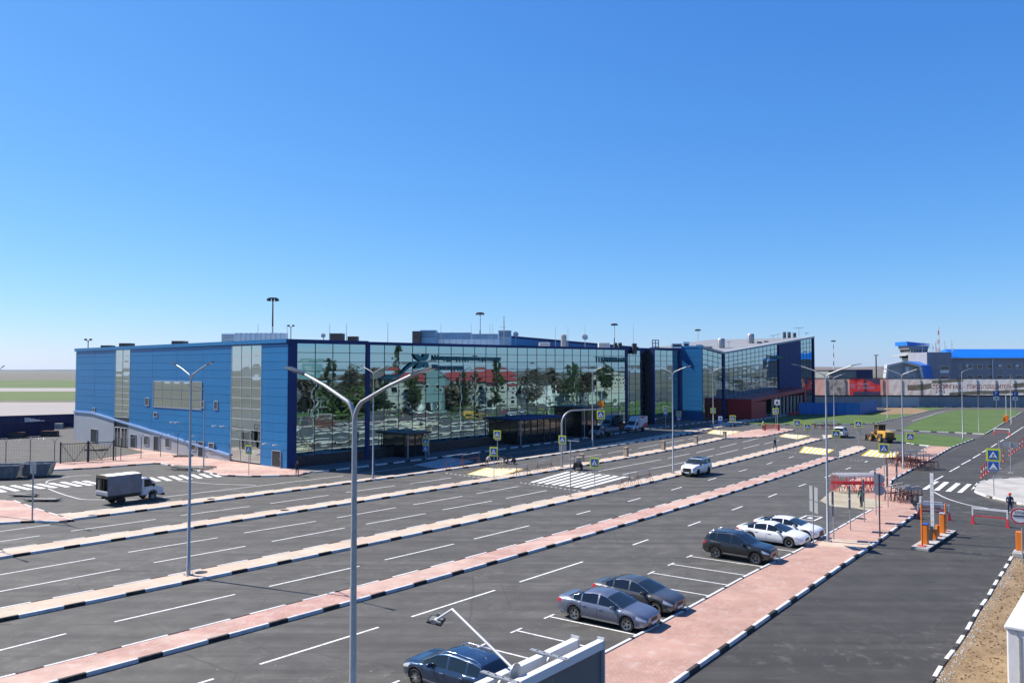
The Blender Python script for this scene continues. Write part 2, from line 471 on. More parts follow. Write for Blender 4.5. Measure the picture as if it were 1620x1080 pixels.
def kerb_line(pts, parent, side=1, flat=False, start=0.0, far=150, pat=(2.0, 1.0), first=0):
    "stones of alternate colour along a world polyline; side=+1: pavement lies to the left of travel"
    d = 0.0; segs = []
    P = [Vector((p[0], p[1], 0)) for p in pts]
    cum = [0]
    for i in range(len(P)-1): cum.append(cum[-1] + (P[i+1]-P[i]).length)
    tot = cum[-1]
    def at(s):
        for i in range(len(P)-1):
            if s <= cum[i+1] or i == len(P)-2:
                t = (s - cum[i]) / max(1e-6, cum[i+1]-cum[i]); return P[i].lerp(P[i+1], t)
    s = -start; k = first; rest = MB()
    while s < tot - .15:
        L = pat[k % 2]; a = max(0, s); e = min(tot, s + L)
        if e - a > .12:
            p, q = at(a), at(e); mid = (p + q) / 2; ln = (q - p).length - .012
            ang = math.atan2(q.y-p.y, q.x-p.x)
            m = M_KW if k % 2 == 0 else M_KB
            if side < 0: ang += math.pi
            if mid.y < far and mid.y > 3 and abs(mid.x) < mid.y * .85 + 4:
                ln = round(ln, 2)
                if abs(ln - (L - .012)) < .035: ln = L - .012
                o = mk('kerb_stone', kerb_mesh(ln, m), parent, (mid.x, mid.y, 0.0 if not flat else -.15), ang)
                if flat: o.location.z = -.152
            else:
                M = Matrix.Translation((mid.x, mid.y, 0 if not flat else -.152)) @ Matrix.Rotation(ang, 4, 'Z')
                rest.box((-ln/2, -.008, -.03), (ln/2, .15, .162), k % 2, M)
        s += L; k += 1
    if rest.v:
        rest.build('kerb_stones', [M_KW, M_KB], parent, kind='stuff')
def strip(name, fpx, bpx, m, u0=None, u1=None, deg=3, startf=0.0, tip=1.2):
    ff, a0, a1 = fit(fpx, 0, deg); fb, c0, c1 = fit(bpx, .15, deg)
    u0 = a0 if u0 is None else u0; u1 = a1 if u1 is None else u1
    us = list(np.arange(u0, u1, 1.5)) + [u1]
    F = [P_uv(u, ff(u)) for u in us]; K = [P_uv(u, fb(u)) for u in us]
    poly = F + K[::-1]
    o = struct(MB().prism(poly, -.02, .15).build(name, m))
    kerb_line(F, o, 1, start=startf)
    kerb_line(K, o, -1, start=startf + .8)
    return o, ff, fb, u0, u1
S1 = strip('pavement_strip', [(112,1080),(180,1057.5),(300,1024),(405,994),(465,980),(572,950),(687,917.5),(805,886),(905,857.5),(1012,826),(1095,800),(1162,777.5),(1214,761),(1260,747.5),(1307.5,731),(1327,725)],
      [(0,1073),(92.5,1047.5),(136,1036),(219,1014),(256,1004),(325,986),(405,966),(530,934),(642.5,906),(705,890),(805,864),(895,840),(975,819),(1070,792.5),(1160,764),(1214,748),(1310,720),(1327,715)], M_PINK, u0=-6, startf=1.35)
S2 = strip('pavement_strip', [(0,986),(25,980),(102.5,963),(137.5,955),(205,940),(236,934),(295,922.5),(322.5,916),(376,905.5),(405,900),(449,890.5),(515,877),(576,864),(631,853),(682.5,842),(729,832),(772.5,822.5),(811,814),(849,805),(882.5,797.5),(915,791),(945,784.5),(960,780.5),(1005,770),(1075,754),(1127.5,739),(1140,736),(1187,725),(1217.5,717.5),(1240,712),(1257,707.5),(1276,702),(1304,695)],
      [(0,963.5),(80,946),(122,937),(180,925),(272,907),(345,892.5),(405,881),(487.5,865),(547.5,853),(605,842.5),(692.5,825),(755,812.5),(810,801),(902,782.5),(942,775),(985,765),(1060,747.5),(1077,742.5),(1127.5,731),(1164,722),(1195,714),(1224,708),(1239,704),(1261,699),(1281,693),(1300,689)], M_CREAM, u0=0, startf=.3)
S3 = strip('pavement_strip', [(0,885),(59,875),(87.5,870),(141,863),(167.5,858),(216,850),(240,846),(285,839),(305,836),(347.5,829),(405,820.5),(459,812.5),(509,804),(556,797.5),(599,790.5),(640,784),(677.5,777.5),(714,772),(747.5,766),(780,762),(929,736),(955,732),(976,728.5),(995,725),(1015,721.5),(1032.5,718),(1050,715),(1067.5,711),(1081,709),(1099,705),(1125,699),(1151,694)],
      [(0,869),(30,866),(110,853),(185,841),(252.5,830),(292.5,825),(405,810),(485,798),(555,789),(622,779),(677.5,770),(727.5,762),(775,754),(900,735),(934,729),(950,726),(970,722.5),(987.5,719),(1007.5,715.6),(1025,712.5),(1045,709),(1062.5,705),(1081,701),(1100,698),(1120,695),(1146,690)], M_CREAM, u0=3, startf=.9)
S4 = strip('pavement_strip', [(119,824),(140,820.5),(184,814),(204,811),(244,806),(262.5,804),(301,798),(317.5,796),(352.5,791),(405,784),(449,779.5),(491,774),(532.5,768),(571,763),(607.5,758),(641,754),(674,749.5),(705,745),(755,739),(834,727),(856,723),(879,719),(920,714),(940,710.6),(959,708),(977.5,705),(992.5,702.5),(1010,699),(1025,697),(1039,694),(1054,692),(1085,687),(1100,684),(1132,678.5)],
      [(150,808),(212.5,800),(250,795.5),(300,789),(350,782),(405,776),(467.5,769),(545,760),(585,755.5),(655,748),(702.5,742),(730,738.7),(820,724),(881,714),(920,707.5),(965,701),(995,696),(1025,691),(1056,685.6),(1081,681),(1101,678),(1120,674)], M_CREAM, startf=.2)
def island(name, px, m, z=.15, kerb=True, pat=(2.0, 1.0), far=150, sm=0, kz=None):
    P = W(px, 0)
    n = len(P)
    ar = sum(P[i].x*P[(i+1)%n].y - P[(i+1)%n].x*P[i].y for i in range(n))
    if ar < 0: P = P[::-1]
    o = struct(MB().prism(P, -.02, z).build(name, m))
    if kerb: kerb_line(P + [P[0]], o, 1, pat=pat, far=far)
    return o
island('pavement_corner', [(-90,836),(0,829),(49,826.5),(94,827),(118,824.2),(86,815),(62,807.5),(22,793),(0,792.5),(-90,800)], M_PINK)
# tips and widened ends of the strips
island('pavement_tip', [(1328,725),(1352,718),(1370,710.5),(1366,707),(1352,706.5),(1328,715)], M_CREAM)
island('pavement_tip', [(1304,695),(1330,691),(1334,688.5),(1301,689)], M_CREAM)
island('pavement_tip', [(1152,694),(1180,693),(1205,692),(1246,683),(1258,680.5),(1240,678.5),(1195,680),(1172,684),(1147,690)], M_PINK, far=120)
island('pavement_tail', [(1133,678.3),(1160,671.5),(1195,665.5),(1245,657.5),(1263,654),(1263,651.4),(1220,657),(1180,663.5),(1150,668.5),(1122,674)], M_CREAM, far=120)

# plaza by the corner of the terminal and the pavement along its front
plaza = island('plaza', [(20,744),(85,744.5),(150,741),(240,734),(255,734),(290,741),(325,748),(355,753),(392,754.5),(447,753.5),(472,752.5),(492,747.5),(470,738),(366,722),(250,704),(186,695),(176,700),(230,717),(150,728),(60,736)], M_PINK, z=.13, kerb=False)
kerb_line(W([(85,744.5),(150,741),(240,734),(255,734),(290,741),(325,748),(355,753),(392,754.5),(447,753.5),(472,752.5),(492,747.5)]), plaza, 1)
ff5, u50, u51 = fit([(492,748),(565,739),(612,735),(645,732.5),(710,721),(742.5,718),(767.5,714.5),(810,709),(832,706),(852.5,703),(875,700),(991,684)], 0, 2)
us = list(np.arange(u50 + .3, 262, 2.0))
u_o = O.dot(A); v_o = O.dot(B)
Fk = [P_uv(u, ff5(u)) if u < u51 else P_uv(u, ff5(u51) + (u - u51) * .02) for u in us]
front_pav = struct(MB().prism(Fk + [P_uv(262, v_o + 16), P_uv(u50, v_o + .5)], -.02, .14).build('terminal_pavement', M_DARKP))
kerb_line(Fk, front_pav, 1, far=260)

# near pavement with the sign posts
s6 = W([(760, 1310), (1075,1079),(1212,982),(1326,902),(1380,866),(1452,813),(1436,788),(1412,772),(1409,764),(1415,759),(1465,732),(1507,708),(1470,706),(1455,715),(1415,732),(1390,742),(1330,768),(1378,788),(1402,796),(1378,808),(1360,817),(1307,847.5),(1255,876),(1212,896.5),(1182,911.5),(1122,945),(1090,963),(1022,1000),(985,1019.5),(955,1035),(700, 1190)], 0)
near_pav = struct(MB().prism(s6, -.02, .12).build('near_pavement', M_ROSE))
kerb_line(W([(760,1310),(1075,1079),(1212,982),(1326,902),(1380,866),(1452,813)]), near_pav, 1, start=1.1)
kerb_line(W([(1436,788),(1412,772),(1409,764),(1415,759),(1465,732),(1507,708),(1542,695)]), near_pav, 1)
kerb_line(W([(700,1190),(955,1035),(985,1019.5),(1022,1000),(1090,963),(1122,945),(1182,911.5),(1212,896.5),(1255,876),(1307,847.5),(1360,817),(1378,808)]), near_pav, -1, pat=(2.3, .25))
kerb_line(W([(1330,768),(1390,742),(1415,732),(1455,715),(1470,706)]), near_pav, -1)
struct(MB().sheet(W([(1297,792),(1312,779),(1330,769),(1378,788),(1402,796),(1378,808),(1350,803),(1318,801)]), .006).build('concrete_patch', M_SAND))
# a paler landing round the lamp post
struct(MB().sheet(W([(1287,863.5),(1308,851),(1342,853),(1388,857),(1370,869),(1330,866.5)], .126), .126).build('paved_landing', M_CREAM))

# right-hand paved corner, verge of bare dirt and lawns
island('paved_corner', [(1537,775),(1546,765),(1562,760),(1620,756.5),(1700,756),(1700,815),(1620,799.5),(1590,793.5),(1560,786),(1545,780.5)], M_CONC, z=.13)
verge = struct(MB().prism(W([(1330,1290),(1472,1080),(1487.5,1054),(1506,1031),(1527.5,999),(1542.5,971),(1560,947.5),(1572.5,925),(1585,906),(1605,872.5),(1640,868),(1900,868),(1900,1290)]), -.02, .11).build('dirt_verge', M_DIRT))
kerb_line(W([(1330,1290),(1472,1080),(1487.5,1054),(1506,1031),(1527.5,999),(1542.5,971),(1560,947.5),(1572.5,925),(1585,906),(1605,872.5)])[::-1], verge, 1, pat=(1.35, 1.0))
def lawn(px, kpx=None, z=.10):
    P = W(px)
    o = struct(MB().prism(P, -.02, z).build('lawn', M_LAWN))
    if kpx: kerb_line(W(kpx), o, 1, far=190)
    return o
lawn([(1165,672.8),(1215,672.3),(1350,671),(1385,670),(1400,666.5),(1440,657.5),(1470,650.5),(1500,645),(1450,644.8),(1395,652.5),(1265,654.3),(1250,656.8),(1195,667.5)], [(1165,672.8),(1215,672.3),(1350,671),(1385,670),(1400,666.5),(1440,657.5),(1470,650.5),(1500,645)])
lawn([(1425,681),(1447,682.2),(1510,684.7),(1559,687.3),(1617,652.4),(1602,648.3),(1520,648),(1475,657.5),(1450,667)], [(1400,680.5),(1447,682.2),(1510,684.7),(1559,687.3),(1617,652.4)])
lawn([(1414,688),(1470,687.2),(1542,694.7),(1507,708),(1470,706),(1440,703),(1420,699)], [(1420,699),(1440,703),(1470,706)])
struct(MB().sheet(W([(1392,656),(1452,655),(1470,649),(1440,645.2),(1400,646)]), .112).build('bare_soil', M_DIRT))

# ---------------------------------------------------------------- painted markings (children of the road)
def seg(p, q, w=.14, z=.006, m=None, name='lane_line', parent=None):
    p = g(*p) if not isinstance(p, Vector) else p
    q = g(*q) if not isinstance(q, Vector) else q
    d = (q - p); d.z = 0; L = d.length; d.normalize(); nrm = Vector((-d.y, d.x, 0))
    b = MB().sheet([p - nrm*w/2, q - nrm*w/2, q + nrm*w/2, p + nrm*w/2], z)
    return b.build(name, m or M_LINE, parent or road)
def pline(px, w=.13, z=.006, parent=None):
    pts = [g(*p) for p in px]; b = MB()
    # smooth the traced points
    sm = []
    for i in range(len(pts) - 1):
        p0, p1, p2, p3 = pts[max(0,i-1)], pts[i], pts[i+1], pts[min(len(pts)-1,i+2)]
        for k in range(6):
            t = k/6
            sm.append(.5*((2*p1)+(p2-p0)*t+(2*p0-5*p1+4*p2-p3)*t*t+(3*p1-p0-3*p2+p3)*t**3))
    sm.append(pts[-1])
    vs = []
    for i, p in enumerate(sm):
        d = sm[min(i+1,len(sm)-1)] - sm[max(i-1,0)]; d.normalize(); n = Vector((-d.y, d.x, 0))
        vs += [(p + n*w/2)[:2] + (z,), (p - n*w/2)[:2] + (z,)]
    b.add(vs, [(2*i, 2*i+1, 2*i+3, 2*i+2) for i in range(len(sm)-1)])
    return b.build('lane_line', M_LINE, parent or road)
DASH = [((411,1050),(599,991.5)),((651,975),(783,933)),((822,920),(922,888)),((1001,861.5),(1025.5,853)),((1088.5,831.5),(1108.5,824.5)),((1158,806.5),(1174.5,800.5)),((1215.5,786),(1229,780.5)),((1263.5,769),(1275,765)),((1305,755),(1314,751.5)),((1338,742),(1346,739)),((1368,731),(1373,728.8)),((250,1100),(338,1073)),
 ((-60,1043),(105,1001.5)),((181,983),(372,939.5)),((426,927),(568.5,895)),((609,885),(718,860)),((750,852),(837.5,831)),((912,813.5),(934,807.5)),((993.5,793),(1013,787.5)),((1062,775),(1078.5,770)),((1120,759.5),(1133,755.5)),((1169,745.5),(1182,742)),((1213,734),(1222,731)),((1248,724),(1256,721.5)),
 ((-40,915.5),(150.5,882.5)),((203,873),(344.5,850)),((386,842.5),(500,824)),((533,818.5),(626,802.5)),((653.5,798),(731.5,784.5)),((754,780.5),(820,769)),((947,745),(1046,726.5)),((1057,724.4),(1091,717.5)),((1101,716),(1130,709)),((1139,707.5),(1166,701)),((1175,699),(1200,693)),
 ((-40,942.5),(190,899.5)),((243,889.5),(388,863.5)),((430,856),(545.5,834.5)),((579,828.5),(673,812)),((700,806),(778,792)),((800,788),(865,775.5)),((985,750),(1085,730.5)),((1116,723),(1129,720)),((1132,719.5),(1167.5,711)),((1176,709),(1201,703)),((1209,702),(1232.5,696)),
 ((-30,844),(79.5,829.5)),((-30,860.5),(62.5,847)),((112.5,839.5),(246,821)),((286,815),(395,800.5)),((427.5,796),(519.5,783)),((547,778.5),(625,768)),((648,765),(714,755.5)),((900,726),(951,718.5)),((962,716.5),(999,710.6)),((1010,708.5),(1042.5,702.8)),((1052,701),(1081,695.5)),((1089,694),(1110,690)),
 ((565,749.5),(657.5,737.5)),((800,718),(882,706.8)),((900,704),(990,692)),
 ((257.5,786),(542.5,752.5))]
for p, q in DASH: seg(p, q)
for p, q in [((1478,760),(1492,752.5)),((1502,746),(1518,737.2)),((1521,734.5),(1535.5,727)),((1539,724.5),(1551,717.5)),((1554,715.3),(1564,709.3)),((1568,707),(1577,701.5)),((1582,698.5),(1588,695)),((1590.5,693.5),(1619,675))]:
    seg(p, q, .16, .010, parent=acc)
pline([(1477,777.5),(1493,786),(1512,793),(1537,799.5),(1558,803),(1580,808),(1606,811)], .15, .010, acc)
pline([(72.5,764),(77,760),(95,756),(118,752.5),(145,751)]); pline([(76,772.5),(95,780),(115,786),(132,789.5),(160,790),(225,790)])
pline([(282,760),(312,763.2),(350,765.5),(405,766.8)]); pline([(1442,666),(1465,659),(1493,651),(1540,647.5)])
def zquad(px, m, name='zebra_stripe', parent=None, z=.008):
    return MB().sheet(W(px), z).build(name, m, parent or road)
for q in [[(325,110),(385,112),(540,10),(480,10)],[(475,122),(540,125),(670,20),(605,15)],[(620,135),(690,138),(815,38),(755,30)],[(770,150),(830,152),(955,45),(895,42)]]:
    zquad([(1418 + x/8, 760 + y/8) for x, y in q], M_ZEB, parent=acc, z=.011)
for far, near in [((-62,521),(28,552)),((0,515),(110,545)),((75,510),(195,537)),((158,505),(275,530)),((240,500),(352,525)),((315,495),(432,520)),((390,488),(508,515)),((465,485),(578,510)),((530,481),(640,505)),((945,460),(1005,483)),((1010,455),(1075,480)),((1080,450),(1145,475)),((1140,446),(1205,470)),((1210,441),(1270,465)),((1270,436),(1330,460)),((1330,432),(1390,456))]:
    seg((far[0]/4, 640 + far[1]/4), (near[0]/4, 640 + near[1]/4), .55, .008, M_ZEB, 'zebra_stripe')
def bil(c, s, t): 
    a = Vector(c[0]).lerp(Vector(c[1]), s); b = Vector(c[3]).lerp(Vector(c[2]), s); r = a.lerp(b, t); return (r.x, r.y)
def zebra(c, n, fill, mats, name):
    cw = [tuple(g(*p)[:2]) for p in c]; cw = [(x, y, 0) for x, y in cw]
    for i in range(n):
        s0 = (i + .0) / n; s1 = (i + fill) / n
        poly = [bil(cw, s0, 0), bil(cw, s1, 0), bil(cw, s1, 1), bil(cw, s0, 1)]
        MB().sheet(poly, .008).build(name, mats[i % len(mats)], road)
zebra([(838,762.5),(930,773),(1000,754.5),(897,745.5)], 8, .52, [M_ZEB], 'zebra_stripe')
for c, n in [([(738,750),(784,754.5),(832,741),(768,739.5)],13),([(1118,685),(1150,688.5),(1172,682),(1128,679.8)],11),([(1232,690),(1262,694.5),(1282,689),(1242,686)],11),([(1264,715.5),(1306,719.5),(1320,711),(1272,705.8)],13),([(1362,720.5),(1416,725),(1423,715),(1376,711)],13),([(655,735.5),(700,742),(752,730),(712,723)],9)]:
    zebra(c, n, 1.0 if n != 9 or c[0][0] != 655 else .5, [M_YEL, M_ZEB] if c[0][0] != 655 else [M_ZEB], 'zebra_stripe')
def dots(p, q, n, w=.35):
    a, c = g(*p), g(*q)
    for i in range(n): seg(a.lerp(c, i/n), a.lerp(c, (i+.5)/n), w, .008, M_ZEB, 'dotted_line')
dots((823,763),(922,777),14,.18); dots((905,744),(1006,756),14,.18); dots((705,748),(770,757),9,.18); dots((1232,713),(1262,717),6,.15); dots((1345,727),(1375,729),5,.15)
# parking bays
o0 = g(1091, 879.4); stp = (g(1030, 905.5) - o0) / 2; lv = g(1210.7, 896.4) - o0
for k in range(-4, 11):
    p = o0 + stp * k
    seg(p, p + lv, .11, .007, name='bay_line'); t = stp.normalized() * .42
    seg(p - t, p + t, .11, .0095, name='bay_line')
dm = g(1282, 819)
for k in range(4):
    c = [dm + A*a_ + B*b_ for a_, b_ in ((-1,-.6),(1,-.6),(1,.6),(-1,.6))]
    seg(c[k], c[(k+1)%4], .16, .007, name='bay_symbol')
MB().sheet([dm + A*a_ + B*b_ for a_, b_ in ((-.3,-.2),(.3,-.2),(.3,.2),(-.3,.2))], .0075).build('bay_symbol', M_LINE, road)
# gully grates and manhole covers set into the paving
def cover(x, y, z, r):
    b = MB(); b.lathe([(r, -.01), (r, .012), (r*.78, .012), (r*.74, .004), (.001, .004)], 20)
    o = b.build('manhole_cover', M_DSTEEL, None, 40, g(x, y, z)); return o
for i, (x, y, z, where) in enumerate([(147,815,.15,'pink strip beside the canvas truck'),(334,789,.15,'pavement strip in line with the tall front lamp'),(318,905,.15,'cream strip by the double lamp foot'),(450,806.5,.15,'cream strip left of the zebra'),(1363,820,.12,'rose pavement among the sign posts'),(1488,806,.004,'access road behind the barrier island')]):
    tag(cover(x, y, z, .36), 'round dark manhole cover set in the ' + where, 'manhole cover', 'manhole covers')

# ================================================================== TERMINAL BUILDING
def bw(b, name, mats, root, smooth=None, **kw):
    "mesh given in world coordinates, made a child of root (root is not rotated)"
    par = root
    off = Vector((0,0,0)); q = root
    while q is not None: off += q.location; q = q.parent
    return b.build(name, mats, par, smooth, -off, **kw)
def pane_mesh(n=6, d=1.0):
    b = MB(); vs = []
    for j in range(n+1):
        for i in range(n+1):
            x = i/n - .5; z = j/n
            vs.append((x, -d * (1-(2*x)**2) * (1-(2*z-1)**2), z))
    fs = [(j*(n+1)+i, j*(n+1)+i+1, (j+1)*(n+1)+i+1, (j+1)*(n+1)+i) for j in range(n) for i in range(n)]
    return b.add(vs, fs)
PM = pane_mesh()
PANE = {}
def glass_wall(root, P0, ex, length, z0, ztop, ncol, nrow, m=None, single=True, limit=[300], mull=M_DSTEEL, pillow=.0042, mw=.06, skip=None, pname='pane', rnd=random.Random(3)):
    """curtain wall along ex from P0: bowed panes, each tilted a hair, between mullions"""
    m = m or M_PANE
    ey = UP.cross(ex)
    rl = root.location
    if m.name not in PANE:
        me = PM.mesh('pane', m, 60); PANE[m.name] = me
    cw = length / ncol; rest = MB(); ang = math.atan2(ex.y, ex.x)
    for c in range(ncol):
        s = (c + .5) * cw; top = ztop(s); rh = (top - z0) / nrow
        for r in range(nrow):
            if skip and skip(c, r): continue
            base = P0 + ex * s + Vector((0, 0, z0 + r * rh + mw/2)) - ey * .03
            sx, sz = cw - mw, rh - mw
            sy = pillow * rnd.uniform(-.9, 1.5)
            tx, tz = R(rnd.gauss(0, .10)), R(rnd.gauss(0, .12))
            if single and limit[0] > 0:
                o = mk(pname, PANE[m.name], root, base - rl); o.rotation_euler = (tx, 0, ang + tz); o.scale = (sx, sy, sz); limit[0] -= 1
            else:
                M = Matrix.Translation(base) @ Matrix.Rotation(ang + tz, 4, 'Z') @ Matrix.Rotation(tx, 4, 'X') @ Matrix.Diagonal((sx, sy, sz, 1))
                rest.add([M @ Vector(v) for v in PM.v], PM.f)
    if rest.v: bw(rest, 'panes', m, root, 60, kind='stuff')
    # mullions
    for c in range(ncol + 1):
        s = c * cw; b = MB(); M = frame(P0, ex, ey)
        b.box((s - mw/2, -.075, z0 - .02), (s + mw/2, .0, ztop(s)), 0, M); bw(b, 'mullion', mull, root)
    for r in range(nrow + 1):
        b = MB(); f = r / nrow
        za = z0 + (ztop(0) - z0) * f; zb = z0 + (ztop(length) - z0) * f; h = mw/2
        vs = [(0,-.072,za-h),(length,-.072,zb-h),(length,-.072,zb+h),(0,-.072,za+h),(0,0,za-h),(length,0,zb-h),(length,0,zb+h),(0,0,za+h)]
        M = frame(P0, ex, ey); b.add([M @ Vector(v) for v in vs], [(0,1,2,3),(3,2,6,7),(0,4,5,1)]); bw(b, 'transom', mull, root)

T = thing('terminal_building', 'long terminal building with a mirror glass front and a bright blue end wall', 'terminal', O)
Hf = lambda s: 15.6 + .0083 * s
SLEN = 78.1; TLEN = 60.35
# core and roof
core = [O + A*.35 + B*.35, O + A*(SLEN-.05) + B*.35, O + A*(SLEN-.05) + B*58, O + A*.35 + B*(TLEN-.05)]
b = MB()
n = 4
vs = [(p.x, p.y, -.02) for p in core] + [(core[0].x, core[0].y, 15.3), (core[1].x, core[1].y, 15.95), (core[2].x, core[2].y, 15.95), (core[3].x, core[3].y, 15.25)]
b.add(vs, [(0,1,5,4),(1,2,6,5),(2,3,7,6),(3,0,4,7),(4,5,6,7)])
bw(b, 'core', M_DSTEEL, T)
b = MB(); b.add([Vector(v) + Vector((0,0,.03)) for v in vs[4:]], [(0,1,2,3)]); bw(b, 'roof', M_CONC, T)
MFr = frame(O, A, B)             # x along the front, -y outwards
MLf = frame(O, -B, A)            # x = -t along the end wall, -y outwards
# corner pillar, front side
bw(MB().box((0.0, -.06, 0), (1.2, .3, 15.2), 0, MFr), 'corner_pillar', M_BLUED, T)
bw(MB().box((11.98, -.16, 0), (12.62, .3, 15.35), 0, MFr), 'pillar', M_BLUED, T)
bw(MB().box((77.75, -.20, 0), (78.4, .5, 15.8), 0, MFr), 'pillar', M_BLUED, T)
# plinth of the front
bw(MB().box((1.2, -.02, 0), (11.98, .3, 1.42), 0, MFr), 'plinth', mat('dark_granite', (.035, .036, .042), .25, var=.3, vscale=2), T)
bw(MB().box((12.62, -.02, 0), (77.75, .3, 1.42), 0, MFr), 'plinth', MATS['dark_granite'], T)
lim = [300]
glass_wall(T, O + A*1.2, A, 10.78, 1.42, lambda s: Hf(s+1.2) - .42, 4, 12, limit=lim)
glass_wall(T, O + A*12.62, A, 65.13, 1.42, lambda s: Hf(s+12.6) - .42, 25, 12, limit=lim)
# parapet caps
def cap(M, x0, x1, za0, za1, h, y0, y1, m, name='parapet'):
    b = MB(); vs = [(x0,y0,za0-h),(x1,y0,za1-h),(x1,y1,za1-h),(x0,y1,za0-h),(x0,y0,za0),(x1,y0,za1),(x1,y1,za1),(x0,y1,za0)]
    b.add([M @ Vector(v) for v in vs], [(0,3,2,1),(4,5,6,7),(0,1,5,4),(1,2,6,5),(2,3,7,6),(3,0,4,7)])
    return bw(b, name, m, T)
cap(MFr, -.12, 12.3, Hf(0)+.05, Hf(12)+.05, .5, -.18, .35, M_BLUED)
cap(MFr, 12.3, SLEN + .3, Hf(12)-.05, Hf(SLEN)-.05, .42, -.12, .35, M_BLUED)
cap(MLf, -TLEN - .3, -.14, 15.5, 15.68, .48, -.22, .3, M_BLUE)
# end wall: courses of blue cladding, each panel its own piece with an open joint
CO = 14; ch = (15.08 - .12) / CO
pm = {}
def clad_panel(w, h, m=None):
    m = m or M_BLUE; k = (round(w, 2), round(h, 2), m.name)
    if k not in pm:
        b = MB(); gp = .006; e = .014
        x0, x1, z0, z1 = -w/2+gp, w/2-gp, gp, h-gp
        b.add([(x0,0,z0),(x1,0,z0),(x1,0,z1),(x0,0,z1),(x0+e,-.05,z0+e),(x1-e,-.05,z0+e),(x1-e,-.05,z1-e),(x0+e,-.05,z1-e)],
              [(4,5,6,7),(0,1,5,4),(1,2,6,5),(2,3,7,6),(3,0,4,7)])
        pm[k] = b.mesh('cladding_panel', m)
    return pm[k]
angL = math.atan2(-B.y, -B.x)
for t0, t1, npn in [(0.0, 5.57, 1), (12.33, 40.72, 4), (45.6, 60.3, 2)]:
    w = (t1 - t0) / npn
    for k in range(npn):
        tc_ = t0 + (k + .5) * w
        for c in range(CO):
            p = MLf @ Vector((-tc_, -.02, .12 + c*ch))
            o = mk('cladding_panel', clad_panel(w, ch), T, p - O, angL)
            o.rotation_euler = (R(random.gauss(0, .12)), 0, angL + R(random.gauss(0, .04)))
    bw(MB().box((-t1, .0, 0), (-t0, .3, 15.2), 0, MLf), 'wall_backing', M_BLUED, T)
# the two tall glazed strips
for t0, t1, nc, z0 in [(5.57, 12.33, 3, .35), (40.72, 45.6, 2, 4.6)]:
    glass_wall(T, MLf @ Vector((-t1, -.02, 0)), -B, t1 - t0, z0, lambda s: 15.0, nc, 11, m=M_PANEL, limit=[40], mull=M_ZINCL, pname='window_pane', pillow=.006)
    bw(MB().box((-t1, .03, 0), (-t0, .3, 15.2), 0, MLf), 'wall_backing', M_DSTEEL, T)
# stepped grey plinth of the end wall with its raked edge
def poly_wall(pts, y0, y1, m, name):
    b = MB(); n = len(pts)
    vs = [MLf @ Vector((-t, y0, z)) for t, z in pts] + [MLf @ Vector((-t, y1, z)) for t, z in pts]
    b.add(vs, [tuple(range(n)), tuple(range(2*n-1, n-1, -1))] + [(i, n+i, n+(i+1)%n, (i+1)%n) for i in range(n)])
    bmo = bw(b, name, m, T); 
    bm = bmesh.new(); bm.from_mesh(bmo.data); bmesh.ops.recalc_face_normals(bm, faces=bm.faces); bm.to_mesh(bmo.data); bm.free()
    return bmo
zr = lambda t: .86 + (t - 12.33) / (53.5 - 12.33) * (4.87 - .86)
poly_wall([(60.38, 0), (60.38, 4.87), (53.5, 4.87), (45.6, zr(45.6)), (45.6, 0)], -.17, -.07, M_GREYW, 'plinth')
poly_wall([(40.72, 0), (40.72, zr(40.72)), (12.33, .86), (12.33, 0)], -.17, -.07, M_GREYW, 'plinth')
for (ta, za), (tb, zb) in [((60.45, 4.93), (53.5, 4.93)), ((53.5, 4.93), (45.6, zr(45.6)+.06)), ((40.72, zr(40.72)+.06), (12.33, .92)), ((45.6, zr(45.6)+.06), (40.72, zr(40.72)+.06))]:
    b = MB(); h = .13
    vs = [MLf @ Vector((-ta, y, za+d)) for y, d in ((-.32,-h),(-.08,-h),(-.08,h),(-.32,h))] + [MLf @ Vector((-tb, y, zb+d)) for y, d in ((-.32,-h),(-.08,-h),(-.08,h),(-.32,h))]
    b.add(vs, [(0,1,5,4),(1,2,6,5),(2,3,7,6),(3,0,4,7),(0,3,2,1),(4,5,6,7)]); bw(b, 'raked_trim', mat('pale_blue_trim', (.30, .45, .72), .4, .2), T)
# openings in the end wall
def opening(px0, py0, px1, py1, kind, nc=1, nr=1, y=-.10):
    ta, za = Lp(px0, py0); tb, zb = Lp(px1, py1)
    tm = (ta + tb)/2; w = abs(ta - tb); z1, z0 = max(za, zb), min(za, zb)
    if kind == 'door': z0 = .15
    hold = mk(kind, None, T, (MLf @ Vector((-tm, y, z0))) - O, angL); h = z1 - z0
    e = .07
    b = MB()
    for bx in (((-w/2, -.06, 0), (-w/2+e, .06, h)), ((w/2-e, -.06, 0), (w/2, .06, h)), ((-w/2+e, -.06, h-e), (w/2-e, .06, h)), ((-w/2+e, -.06, 0), (w/2-e, .06, e))): b.box(*bx)
    b.build('frame', M_ZINCL if kind == 'window' else M_GREYW, hold)
    cw, rh = (w-2*e)/nc, (h-2*e)/nr
    for c in range(nc):
        for r in range(nr):
            if kind == 'door':
                MB().box((-w/2+e, -.02, e), (w/2-e, .04, h-e)).build('door_leaf', M_DSTEEL, hold)
                MB().box((w/2-e-.22, -.07, 1.0), (w/2-e-.10, -.02, 1.06)).build('handle', M_ZINC, hold)
            else:
                o = mk('pane', PANE[M_PANEL.name if nc > 1 else 'small'], hold, (-w/2+e+(c+.5)*cw, 0, e + r*rh + .02)); o.scale = (cw-.05, .008*random.uniform(.3,1.3), rh-.05); o.rotation_euler = (R(random.gauss(0,.15)), 0, R(random.gauss(0,.15)))
    return hold
opening(244, 602, 320, 648, 'window', 5, 3)
M_SMALL = mat('small_window_glass', (.05,.055,.065), .08, 0, .8)
